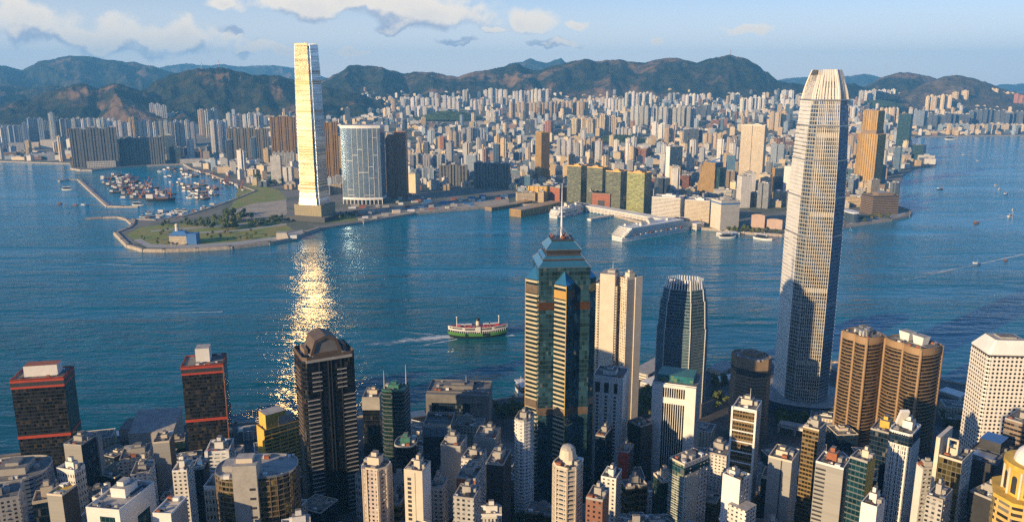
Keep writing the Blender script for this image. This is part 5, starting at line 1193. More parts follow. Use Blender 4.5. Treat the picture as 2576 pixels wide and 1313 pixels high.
# --- curved bronze twin towers
def drum(label, l, c, r, py, Y, beta, s, wB=None):
    loc, a, b, h, rz = place(l, c, r, py, Y, beta, wB=wB)
    root = thing('office_tower', label, 'office tower', loc, rz)
    # two bowed bays meeting at a pier
    def lobe(x0, x1, y, bow, n=8): return [(x0+(x1-x0)*t/n, y-bow*math.sin(math.pi*t/n)) for t in range(n)]
    fr = lobe(-a/2, a*.02, -b/2, a*.07)+lobe(a*.02, a/2, -b/2, a*.07)
    sd = [(a/2+b*.09*math.sin(math.pi*t/8), -b/2+b*t/8) for t in range(8)]
    bk = [(-p[0], -p[1]) for p in fr]; sl = [(-p[0], -p[1]) for p in sd]
    pl = fr+sd+bk+sl; m = MB(); m.prism(pl, 0, h-5, F_cur, M_roof, cont=True); m.build('walls', root)
    bands(pl, 3, h-6, 3.9, .72, .4, M_brownl).build('spandrel_bands', root)
    m = MB(); m.prism(inset(pl, -.7), h-6.5, h, M_brownl); m.build('crown_band', root)
    m = MB()
    for (x, y) in (fr[0], fr[8], sd[0], bk[0], sl[0], bk[8]): m.tube((x, y, 0), (x, y, h), 1.5, 1.5, M_brownl, 8)
    m.build('rounded_piers', root)
    roofing(root, inset(pl, .3), h-.6, random.Random(s), mpar=M_brownl, mplant=M_conc if s > 1 else M_metal, units=9, plant=(s == 1))
    if s == 2:
        for x in (-a*.2, a*.18): m = MB(); m.prism([(x-5, -4), (x+5, -4), (x+5, 5), (x-5, 5)], h, h+9, M_white, M_roofl, top=[(x-6.5, -5), (x+6.5, -5), (x+6.5, 6), (x-6.5, 6)]); m.build('roof_house', root)
    else:
        rr = random.Random(9)
        for k in range(8): x, y = rr.uniform(-.3, .3)*a, rr.uniform(-.3, .3)*b; m = MB(); m.tube((x, y, h), (x, y, h+rr.uniform(3, 8)), 3.0, 2.6, M_metal if k % 2 else M_roofl, 10); m.build('cooling_tower', root)
M_brownl = mat('bronze_stone', (0.33, 0.215, 0.115), 0.5, 0.1, var=0.12)
drum('curved bronze tower with round cooling towers on its roof, left of the pair', 2120, 2182, 2226, 852, 800, 38, 1)
drum('curved bronze tower with two white roof houses, right of the pair', 2228, 2318, 2372, 880, 770, 36, 2)
# --- porthole tower
def porthole():
    rt, pl, a, b, h = fb('office_tower', 'white tower with round porthole windows and a sloped cap roof, at the right edge', 'office tower', 2441, 2487, 2610, 897, 690, 62, F_port, poly=lambda a, b: chamfer(a, b, 2.0), roof=False)
    q = MB(); q.prism(inset(pl, .8), h, h+1.6, M_dark); q.build('recessed_joint', rt)
    q = MB(); q.prism(inset(pl, -.1), h+1.6, h+3, M_white); q.prism(inset(pl, -.1), h+3, h+14, M_white, M_roofl, top=[(x*.62, y*.62) for x, y in pl]); q.build('cap_roof', rt); q = MB(); q.prism(rect(a*.34, b*.34), h+14, h+15.5, M_roofl, M_roof); q.build('roof_hatch', rt)
    q = MB(); q.prism(inset(pl, -.25), 34, 36.5, M_dark); q.build('dark_storey_line', rt)
porthole()
# --- yellow slab
rt, pl, a, b, h = fb('office_block', 'yellow office slab with long window bands, just left of the black tower', 'office block', 645, 664, 760, 1086, 690, 68, [M_yellow, F_yel, F_yel, M_yellow], rf=dict(mpar=M_yellow, plant=False, units=2))
bands(pl, 3, h-2, 3.7, 1.5, .8, M_yellow, [1]).build('sill_bands', rt); q = MB(); q.box(-a*.5, a*.4, -b*.42, b*.1, h, h+15, M_yellow, M_roofl); q.box(-a*.2, a*.42, -b*.1, b*.3, h, h+10, M_conc, M_roofl); q.build('roof_house', rt)
# --- the rest, left to right
S = []
def sm(*a, **k): return fb(*a, **k)
rt, pl, a, b, h = sm('apartment_block', 'grey apartment block with dark windows, cut by the left edge at the bottom', 'apartment block', -70, 48, 62, 1250, 470, 8, F_resg, wB=24)
# rounded office at far left
P = AT(62, 1205, 545); rt = thing('round_office', 'grey blue rounded office drum with a cluttered roof, bottom left', 'office block', (P.x-22, P.y+14, isl_z(P.x, P.y)-3), .2); h = P.z-isl_z(P.x, P.y)+3; OBST.append((P.x-22, P.y+14, 30))
q = MB(); rp = ring(30, 22, 28, 3); q.prism(rp, 0, h, facade('blue_render', (.22, .27, .33), (.03, .05, .08), 7, 3.4, .85, .35, .1, .3, .02, .1), M_roof, cont=True); q.build('walls', rt); roofing(rt, rp, h, random.Random(14), mpar=M_conc, units=6)
sm('low_block', 'small tan block with a yellow gravel roof and dark side wall, bottom left', 'building', 118, 156, 194, 1248, 470, 40, [F_blank, M_dark, M_dark, F_blank], mr=M_yellow, rf=dict(mroof=M_yellow, mpar=M_cream, units=3, plant=False))
rt, pl, a, b, h = sm('office_block', 'bright white walled block with blue glazing and a bare roof, at the bottom left', 'office block', 216, 300, 388, 1287, 430, 38, [M_white, M_white, M_white, M_white], rf=dict(mroof=M_roofl, mpar=M_white, units=7))
q = MB(); q.box(-a*.1, a*.34, -b/2-.2, -b/2+.3, 4, h-4, F_tealg); q.box(a/2-.3, a/2+.2, -b*.05, b*.3, 4, h-12, F_tealg); q.build('glazing', rt); q = MB(); q.box(-a*.2, a*.28, b*.05, b*.4, h+.2, h+1.2, F_blueg); q.build('skylight', rt)
sm('low_block', 'low block with a tan deck roof, right of the bright white walled block', 'building', 384, 430, 470, 1296, 425, 30, [M_white, M_conc, M_conc, M_white], rf=dict(mroof=M_cream, mpar=M_white, units=2, plant=False))
rt, pl, a, b, h = sm('apartment_tower', 'tan apartment tower with rows of long dark windows, left of the tall blank beige slab', 'apartment tower', 328, 376, 386, 1192, 540, 12, F_resw, wB=22, band=dict(step=3.3, h=1.5, p=.5, m=M_cream, edges=[0]), rf=dict(units=3))
sm('apartment_tower', 'grey tower with cluttered roof behind the tan tower of long windows', 'apartment tower', 300, 372, 382, 1150, 600, 10, F_resg, wB=26, rf=dict(units=8))
sm('apartment_tower', 'tall blank beige slab with a sunlit base, left of the slender white tower', 'apartment tower', 384, 426, 438, 1112, 590, 12, [F_blank, M_dark, M_dark, F_blank], wB=20, rf=dict(mpar=M_cream, units=2))
sm('apartment_tower', 'slender white blue shaded tower with tiny windows down its middle', 'apartment tower', 433, 470, 486, 1186, 500, 18, F_resw, wB=16, rf=dict(mpar=M_white, units=4))
rt, pl, a, b, h = sm('apartment_tower', 'white tower with stacked pale blue balconies', 'apartment tower', 516, 576, 588, 1136, 575, 12, F_bal, wB=22, band=dict(step=3.1, h=1.0, p=1.1, m=M_white, edges=[0], name='balconies'), rf=dict(mpar=M_white, mplant=M_white, units=3))
q = MB()
for s in (-1, 1): q.box(s*a*.44-a*.07, s*a*.44+a*.07, -b/2-1.6, -b/2+1, 0, h+2, M_white); 
q.build('side_walls', rt)
sm('office_tower', 'dark narrow tower between the slender white tower and the balcony tower', 'office tower', 484, 512, 520, 1180, 520, 14, F_dkblue, wB=16, rf=dict(mplant=M_blue))
# waterfront hall with sloping roof
P = G(405, 1104, 5); rt = thing('ferry_hall', 'wide waterfront hall with a sloped pale roof, right of the blue glass block', 'hall', (P.x, P.y-8, 4), .15); q = MB(); q.prism(rect(46, 40), 0, 22, M_conc, None); q.face([(-23, -20, 22), (23, -20, 22), (23, 20, 32), (-23, 20, 32)], M_roofl); q.face([(-23, 20, 22), (-23, -20, 22), (-23, 20, 32)], M_conc); q.face([(23, -20, 22), (23, 20, 22), (23, 20, 32)], M_conc); q.face([(23, 20, 22), (-23, 20, 22), (-23, 20, 32), (23, 20, 32)], M_conc); q.build('walls', rt); q = MB(); q.box(-33, -23, -16, 12, 0, 26, M_metal, M_roof); q.build('side_tower', rt); OBST.append((P.x, P.y-8, 34))
# golden curved block with grey core
def golden():
    P = AT(640, 1185, 470); zb = isl_z(P.x, P.y)-4; h = P.z-zb
    rt = thing('office_block', 'golden glass block with rounded ends and a plain grey core, left of the black tower', 'office block', (P.x, P.y+6, zb), .1); OBST.append((P.x, P.y+6, 28))
    pl = ring(26, 17, 30, 2.6); q = MB(); q.prism(pl, 0, h, F_goldb, M_roofl, cont=True); q.build('walls', rt); roofing(rt, pl, h, random.Random(33), mroof=M_roofl, mpar=M_metal, units=9, plant=False)
    q = MB(); q.box(-11, 4, -20, -4, 0, h+11, M_conc, M_roofl); q.box(-9, 1, -16, -8, h+11, h+14, M_cream, M_roofl); c_ = q.build('core_tower', rt)
    q = MB(); z = h-6
    while z > 6: q.box(-1, 2.5, -20.2, -19.6, z, z+1.6, M_dark); z -= 6.5
    q.build('core_window', c_)
    bands(pl, 3, h, 3.6, .45, .3, M_brown).build('floor_lines', rt); piers(pl, range(0, 30, 3), 0, h, 50, .8, .4, M_brown).build('mullion_piers', rt)
    q = MB(); q.box(-21, -12, -5, 6, h, h+4, M_roofl); q.build('plant_room', rt)
golden()
rt, pl, a, b, h = sm('office_tower', 'narrow dark brown block with a pale top, right of the black tower', 'office tower', 911, 954, 962, 1002, 730, 10, F_black, wB=26, rf=dict(mpar=M_conc, mplant=M_cream)); q = MB(); q.prism(inset(pl, -.3), h-12, h, M_conc); q.build('pale_top', rt)
rt, pl, a, b, h = sm('office_tower', 'dark green glass tower with rounded floors, a green roof and twin antennas', 'office tower', 957, 1014, 1030, 988, 700, 18, F_grn, wB=24, band=dict(step=4.2, h=.7, p=.4, m=M_metal), poly=lambda a, b: chamfer(a, b, 3), rf=dict(mroof=M_green, mpar=M_green, mplant=M_green))
q = MB(); q.tube((-a*.4, -b*.3, h), (-a*.4, -b*.3, h+19), .45, .15, M_steel, 6); q.build('antenna', rt); q = MB(); q.tube((a*.4, b*.2, h), (a*.4, b*.2, h+22), .45, .15, M_steel, 6); q.build('antenna', rt)
rt, pl, a, b, h = sm('office_tower', 'dark curved tower with a green roof house, left of the blank grey slabs', 'office tower', 986, 1042, 1056, 1128, 560, 14, F_black, wB=20, poly=lambda a, b: ring(a/2, b/2, 24, 2.8), band=dict(step=3.7, h=.5, p=.3, m=M_dark), rf=dict(mpar=M_conc, mplant=M_green))
rt, pl, a, b, h = sm('government_block', 'broad dark block framed in grey concrete, with a roof mast, by the water', 'office block', 1074, 1230, 1240, 990, 830, 6, [F_dkblue, M_concd, M_concd, M_concd], wB=36, rf=dict(mpar=M_concd, units=8, plant=True, mast=True))
q = MB()
for s in (-1, 1): q.box(s*a*.46-a*.045, s*a*.46+a*.045, -b/2-6, -b/2+.5, 0, h, M_concd)
q.box(-a*.415, a*.415, -b/2-6, -b/2+.5, h-10, h, M_concd); q.box(a*.2, a*.415, -b/2-4, -b/2+.5, h-26, h-10.1, M_concd); q.build('concrete_frame', rt)
rt, pl, a, b, h = sm('office_block', 'low blue grey block with a sunken roof court, before the framed dark block', 'office block', 1064, 1134, 1142, 1076, 690, 8, F_dkblue, wB=30, rf=dict(mroof=M_dark, mpar=M_conc, parapet=3, plant=False, units=3)); q = MB(); q.prism(inset(pl, -.5), h-9, h+.5, facade('blue_panel', (.16, .22, .28), (.1, .15, .2), 2, 9, .5, .9, .3, .2, 0, 0)); q.build('panel_band', rt)
sm('apartment_tower', 'grey brown apartment slab between the court block and the framed dark block', 'apartment tower', 1142, 1214, 1222, 1075, 720, 8, F_resg, wB=20, rf=dict(units=5))
sm('apartment_tower', 'blank grey slab with dark windows at its sides, left of the two blank slabs', 'apartment tower', 1108, 1158, 1174, 1126, 560, 16, [F_blank, F_resg, F_resg, F_resg], wB=20)
sm('apartment_tower', 'blank grey slab with a blue side bay, right of the two blank slabs', 'apartment tower', 1192, 1246, 1258, 1106, 590, 12, [F_blank, F_resg, F_resg, F_dkblue], wB=22)
rt, pl, a, b, h = sm('apartment_tower', 'pinkish eight sided apartment tower with bay windows, right of the black tower', 'apartment tower', 904, 966, 990, 1186, 470, 24, F_resp, poly=lambda a, b: chamfer(a, b, a*.26), rf=dict(mpar=M_cream, mplant=M_cream, units=4)); piers(pl, range(8), 0, h, 9, 1.6, .7, M_cream).build('bay_piers', rt)
rt, pl, a, b, h = sm('apartment_tower', 'bright cream slab tower with one column of dark windows, right of the pinkish tower', 'apartment tower', 1016, 1062, 1083, 1190, 455, 22, [M_cream, M_white, M_white, M_cream], wB=15, rf=dict(mpar=M_cream, mplant=M_cream, units=3))
q = MB(); z = h-6
while z > 4: q.box(-a*.32, -a*.12, -b/2-.12, -b/2+.3, z, z+1.9, M_dark); z -= 3.1
q.build('window_column', rt); q = MB(); q.box(a*.08, a*.11, -b/2-.2, -b/2+.2, 0, h, M_conc); q.build('groove', rt)
sm('apartment_tower', 'narrow grey blue tower close at the right of the bright cream slab base', 'apartment tower', 1080, 1112, 1124, 1230, 470, 16, F_resg, wB=14)
rt, pl, a, b, h = sm('apartment_tower', 'white ribbed tower half hidden by the left side of the star plan tower', 'apartment tower', 1292, 1330, 1342, 1062, 600, 14, F_resw, wB=22, poly=lambda a, b: chamfer(a, b, 4), band=dict(step=3.1, h=.8, p=.5, m=M_white))
sm('low_block', 'rust orange block with a grey blue glazed neighbour wall, right of centre at the bottom', 'building', 1148, 1196, 1210, 1208, 480, 16, [M_rust, F_resg, F_resg, M_rust], wB=18)
sm('apartment_tower', 'white and grey flat block with a jagged roof, beside the rust orange block', 'apartment tower', 1160, 1206, 1224, 1160, 540, 18, F_resw, wB=18)
sm('office_block', 'dark blank office block with a flat roof, left of the star plan tower base', 'office block', 1222, 1266, 1278, 1172, 510, 14, M_dark, wB=24)
sm('low_block', 'pale house block with a large window band at the bottom centre', 'building', 1140, 1192, 1206, 1258, 430, 16, F_resg, wB=16)
sm('office_block', 'dark slim slab at the right foot of the star plan tower', 'office block', 1498, 1522, 1532, 1100, 640, 16, F_dkblue, wB=24)
sm('low_block', 'reddish brown brick block at the bottom, right of the eight sided tower', 'building', 1474, 1516, 1526, 1262, 430, 14, facade('brick_flats', (.24, .11, .07), (.03, .03, .035), 3.4, 3.2, .4, .45, .2, .05, .02, .3), wB=16)
sm('office_block', 'dark brown tower with a thin pale edge, left of the white framed bank tower', 'office block', 1580, 1612, 1642, 1075, 690, 45, [F_black, M_dark, M_dark, F_black], rf=dict(mroof=M_dark, units=2))
sm('low_block', 'small dark red block behind the dark brown tower', 'building', 1556, 1582, 1590, 1140, 640, 14, [M_red, M_dark, M_dark, M_red], wB=18)
sm('low_block', 'curved beige low block between the bank tower and the slim white framed tower', 'building', 1776, 1828, 1842, 1150, 640, 14, F_resw, wB=30)
sm('apartment_tower', 'slim dark gold striped tower, left of the curved bronze towers', 'apartment tower', 2020, 2060, 2073, 1085, 560, 16, [F_gdk, F_resg, F_resg, M_cream], wB=18, rf=dict(mpar=M_cream, mplant=M_conc))
rt, pl, a, b, h = sm('apartment_tower', 'white slab tower with stacked window slits on its left, and orange roof tanks', 'apartment tower', 2052, 2122, 2132, 1182, 465, 12, F_blank, wB=18, rf=dict(mpar=M_white, mplant=M_rust, units=5))
q = MB(); z = h-3
while z > 3: q.box(-a*.48, -a*.12, -b/2-.12, -b/2+.3, z-1.3, z, M_dark); z -= 3.0
q.build('window_slits', rt)
rt, pl, a, b, h = sm('office_tower', 'slim teal glass tower with a gold side, in front of the dark blue slab', 'office tower', 2138, 2182, 2196, 1165, 455, 18, [F_tealg, M_yellow, M_yellow, F_tealg], wB=14, band=dict(step=3.8, h=.5, p=.3, m=M_metal, edges=[0]), rf=dict(mplant=M_cream))
sm('office_tower', 'dark blue glass slab between the teal tower and the white lattice tower', 'office tower', 2190, 2238, 2246, 1092, 570, 12, F_dkblue, wB=24, rf=dict(mplant=M_yellow))
rt, pl, a, b, h = sm('office_tower', 'white lattice tower with a glass top, in front of the curved bronze towers', 'office tower', 2236, 2294, 2306, 1098, 520, 13, F_lat, wB=24, poly=lambda a, b: chamfer(a, b, 1.6), rf=dict(mpar=M_white, mplant=M_white, units=2))
piers(pl, [0, 2], 0, h-9, 2.6, .7, .5, M_white).build('lattice_fins', rt); q = MB(); q.prism(inset(pl, .3), h, h+1.2, F_dkblue); q.prism(inset(pl, -.25), h-8, h-.5, F_dkblue); q.build('glass_top', rt); q = MB(); q.bar((-a*.3, b*.1, h+2), (-a*.05, -b*.1, h+14), 6, 2.5, M_white); q.build('roof_sail', rt)
sm('office_tower', 'grey tower with a plain pale edge wall, right of the white lattice tower', 'office tower', 2306, 2322, 2360, 1180, 480, 60, [M_white, F_resg, F_resg, M_white], rf=dict(mpar=M_conc))
rt, pl, a, b, h = sm('office_tower', 'cream edged tower with a dark front, gold glowing windows and an open roof frame', 'office tower', 2362, 2420, 2432, 1165, 450, 14, [F_goldb, F_resw, F_resw, M_cream], wB=22, rf=dict(mpar=M_cream, mplant=M_cream, units=6))
q = MB(); q.box(-a/2-2.4, -a/2-.05, -b/2-1.4, b/2, 0, h+13, M_cream); q.build('fin_wall', rt); q = MB(); q.bar((-a*.3, -b*.2, h), (-a*.3, -b*.2, h+11), 1, 1, M_cream); q.bar((a*.1, -b*.2, h), (a*.1, -b*.2, h+11), 1, 1, M_cream); q.bar((-a*.33, -b*.2, h+11), (a*.13, -b*.2, h+11), 1, 1, M_cream); q.build('roof_frame', rt)
rt, pl, a, b, h = sm('office_block', 'broad black block with a blue roof and gold edge, left of the porthole tower', 'office block', 2420, 2506, 2520, 1176, 530, 14, M_dark, wB=44, rf=dict(mroof=M_roof, mpar=M_dark, plant=False, units=4)); q = MB(); q.box(-a*.35, a*.28, b*.05, b*.45, h, h+9, M_dark, M_blue); q.build('upper_storey', rt); q = MB(); q.box(-a*.3, a*.3, -b*.35, -b*.1, h+.3, h+2.2, M_metal); q.build('roof_plant', rt)
sm('office_block', 'dark brown office slab cut by the right edge, before the porthole tower', 'office block', 2528, 2610, 2640, 1078, 560, 16, F_bwin, wB=30)
sm('low_block', 'small white bare roofed block at the bottom, before the teal glass tower', 'building', 2166, 2206, 2217, 1280, 400, 14, M_white, wB=16, rf=dict(mpar=M_white, mplant=M_white))
sm('low_block', 'dark low block at the bottom right, left of the domed yellow tower', 'building', 2440, 2500, 2530, 1262, 440, 24, M_dark, wB=26, rf=dict(units=6))
sm('low_block', 'grey low block beside the grey tower at the bottom right', 'building', 2330, 2372, 2384, 1262, 420, 14, F_resg, wB=18)
# domed yellow tower
def dome():
    P = AT(2618, 1225, 380); zb = isl_z(P.x, P.y)-4; h = P.z-zb; rt = thing('domed_tower', 'ornate yellow tower with arched openings and a white dome, at the bottom right corner', 'tower', (P.x+3, P.y+10, zb), -.5); OBST.append((P.x, P.y+10, 20))
    q = MB(); q.prism(chamfer(34, 34, 8), 0, h-10, F_yel, M_yellow); q.build('lower_walls', rt)
    q = MB(); q.prism(chamfer(36.5, 36.5, 8.5), h-10.5, h-8.5, M_yellow, M_yellow, bottom=True); q.build('cornice', rt)
    q = MB(); q.prism(ring(13.5, 13.5, 24), h-8.5, h+9, M_yellow, M_yellow); d = q.build('drum', rt)
    for k in range(12):
        a = 2*math.pi*k/12; q = MB(); x, y = 13.9*math.cos(a), 13.9*math.sin(a)
        q.tube((x, y, h-8.5), (x, y, h+6.5), .7, .7, M_cream, 8); q.build('column', rt)
        a += math.pi/12; x, y = 13.42*math.cos(a), 13.42*math.sin(a); q = MB(); t = Vector((-math.sin(a), math.cos(a), 0)); n = Vector((math.cos(a), math.sin(a), 0))*.3; c_ = Vector((x, y, 0))
        pts = [c_+n+t*(1.5*math.cos(u))+Vector((0, 0, h+1.5+1.5*math.sin(u))) for u in [i*math.pi/6 for i in range(7)]]; pts = [c_+n+t*1.5+Vector((0, 0, h-7))]+pts+[c_+n-t*1.5+Vector((0, 0, h-7))]; q.face(pts, M_dark); q.build('arch_opening', d)
    q = MB(); q.prism(ring(15, 15, 24), h+6.8, h+9.3, M_yellow, M_yellow, bottom=True); q.build('upper_cornice', rt)
    q = MB(); q.blob((0, 0, h+9.3), 10.5, M_white, (1, 1, .95), 20, 10); q.build('dome', rt); q = MB(); q.tube((0, 0, h+19), (0, 0, h+24), .8, .2, M_yellow, 6); q.build('finial', rt)
dome()
# ------------------------------------------------------------------ low blocks filling the shaded streets
def fill():
    rr = random.Random(77); n = 0; protos = []
    for k in range(9):
        w, d, h = rr.uniform(15, 30), rr.uniform(14, 24), rr.uniform(22, 40); rt = thing('street_block', 'x', 'building', (0, 0, 0)); pl = rect(w, d) if k % 3 else notched(w, d, 1, w*.2, d*.15)
        q = MB(); q.prism(pl, -14, h, [F_resg, F_resw, F_bal, F_resp, F_off, F_dkblue, F_gdk, F_cflat, F_grn][k % 9], M_roof); q.build('walls', rt).color = rgba((.3, .3, .3)); roofing(rt, pl, h, rr, mpar=[M_conc, M_white, M_cream][k % 3], units=3); protos.append((rt, max(w, d)/2))
    used = set()
    sizes = {0: 'wide', 1: 'slim'}
    for t in range(9000):
        y = rr.uniform(395, 900); x = rr.uniform(-.72, .72)*y
        if y > shore_y(x)-26: continue
        k = rr.randrange(9); rt, rad = protos[k]
        if any(math.hypot(x-ox, y-oy) < (orr*.74+rad*.82) for ox, oy, orr in OBST): continue
        z = isl_z(x, y); px, py = PROJ((x, y, z+25))
        if any(abs(px-a) < b and abs(py-c) < d for a, b, c, d in ((1290, 70, 1020, 60), (1640, 45, 1000, 70), (1825, 45, 1000, 60), (2030, 90, 1060, 40), (2400, 60, 1080, 50), (1280, 45, 1260, 70))): continue
        mats = ['grey', 'white', 'balconied', 'pinkish', 'office', 'dark blue', 'gold striped', 'cream', 'dark green'][k % 9]; rot = rr.choice((.1, -.2, .35, -.45))+rr.uniform(-.1, .1)
        side = 'left of the black tower' if px < 740 else 'between black tower and star tower' if px < 1330 else 'between star tower and giant skyscraper' if px < 2000 else 'right of the giant skyscraper'
        dist = 'near the water' if y > 680 else 'among the towers' if y > 540 else 'on the slope'
        lb = f'low {mats} street block in shade {dist}, {side}'
        sc = (1, 1, rr.uniform(.6, 1.0) if y < 700 else rr.uniform(.35, .7))
        if y < 620 and rr.random() < .45:
            s3 = rr.uniform(1.3, 2.0); hp = max(v.co.z for v in rt.children[0].data.vertices)
            if PROJ((x, y, z+hp*s3))[1] > 1150: sc = (.72, .72, s3); lb = lb.replace('low ', 'slender ')
        if k not in used: used.add(k); rt.location = (x, y, z); rt.rotation_euler = (0, 0, rot); rt.scale = sc; rt['label'] = lb; rt['group'] = lb
        else: dup(rt, (x, y, z), rot, lb, lb, sc)
        OBST.append((x, y, rad)); n += 1
        if n > 210: break
    for k, (rt, rad) in enumerate(protos):
        if k not in used:
            for ch in list(rt.children): bpy.data.objects.remove(ch)
            bpy.data.objects.remove(rt)
    print('FILL', n)
fill()
# low piers and sheds along the island shore
for (pts, w, z1, mw, mr, lb) in [([(1608, 952), (1672, 915)], 22, 12, F_slats, M_roofl, 'white ferry pier with a pitched deck, between the cream towers and the teal tower'), ([(1625, 972), (1676, 946)], 14, 8, M_conc, M_white, 'lower white pier beside the white ferry pier'),
                          ([(1798, 938), (1838, 920)], 20, 9, F_cream, M_roofl, 'cream pier shed right of the rounded teal tower'), ([(1802, 958), (1850, 948)], 12, 6, M_conc, M_white, 'thin pale pier shed below the cream pier shed'),
                          ([(262, 1098), (362, 1082)], 12, 5, M_conc, M_metal, 'long low shore shed left of the waterfront hall'), ([(600, 1084), (700, 1072)], 12, 6, M_conc, M_cream, 'low cream shore shed left of the yellow slab'),
                          ([(1032, 1052), (1070, 1046)], 14, 8, F_cream, M_cream, 'cream shore shed left of the framed dark block'), ([(2098, 930), (2120, 926)], 18, 8, M_conc, M_roofl, 'grey shore shed between the giant skyscraper and the bronze towers'),
                          ([(2370, 985), (2424, 1002)], 16, 8, M_conc, M_white, 'white shore shed left of the porthole tower')]:
    deckline('shore_shed', lb, pts, w, -1, z1, mw, mr, 'shed')
deckline('footbridge', 'pale elevated walkway curving below the giant skyscraper', [(1960, 1080), (2040, 1095), (2110, 1085)], 9, 10, 13, M_white, M_roofl, 'footbridge')
# ================================================================== BOATS
M_hullg = mat('green_hull', (0.075, 0.22, 0.045), 0.4, var=0.15)
M_hullb = mat('black_hull', (0.012, 0.012, 0.013), 0.4, var=0.2)
M_boatw = mat('boat_white', (0.66, 0.63, 0.58), 0.4, var=0.08)
M_deckr = mat('red_deck', (0.38, 0.055, 0.055), 0.6, var=0.25)
M_win = mat('dark_window', (0.015, 0.02, 0.03), 0.1, var=0.2)
M_wood = mat('boat_wood', (0.16, 0.085, 0.045), 0.7, var=0.3)
M_orange = mat('crane_orange', (0.36, 0.11, 0.035), 0.55, var=0.2)
def hull(L, B, n=16, both=True, full=2.6):
    pts = []
    for k in range(n+1):
        t = -1+2*k/n; wv = (1-abs(t)**full) if both or t > 0 else 1-0.25*abs(t)**4
        pts.append((t*L/2, -B/2*max(wv, 0.03)))
    return pts+[(x, -y) for x, y in reversed(pts)]
def sheer(mb, poly, z0, z1, m, rise, L, k0=1.0, k1=1.0, mr=None):
    n = len(poly)
    def zz(p): return rise*(2*abs(p[0])/L)**2.2
    for i in range(n):
        a, b = poly[i], poly[(i+1) % n]
        mb.face([(a[0]*k0, a[1]*k0, z0+zz(a)*(0 if z0 <= 0 else 1)), (b[0]*k0, b[1]*k0, z0+zz(b)*(0 if z0 <= 0 else 1)), (b[0]*k1, b[1]*k1, z1+zz(b)), (a[0]*k1, a[1]*k1, z1+zz(a))], m)
    if mr:
        h = n//2
        for i in range(h-1):
            q = [poly[i], poly[i+1], poly[n-2-i], poly[n-1-i]]
            mb.face([(p[0]*k1, p[1]*k1, z1+zz(p)) for p in q], mr)
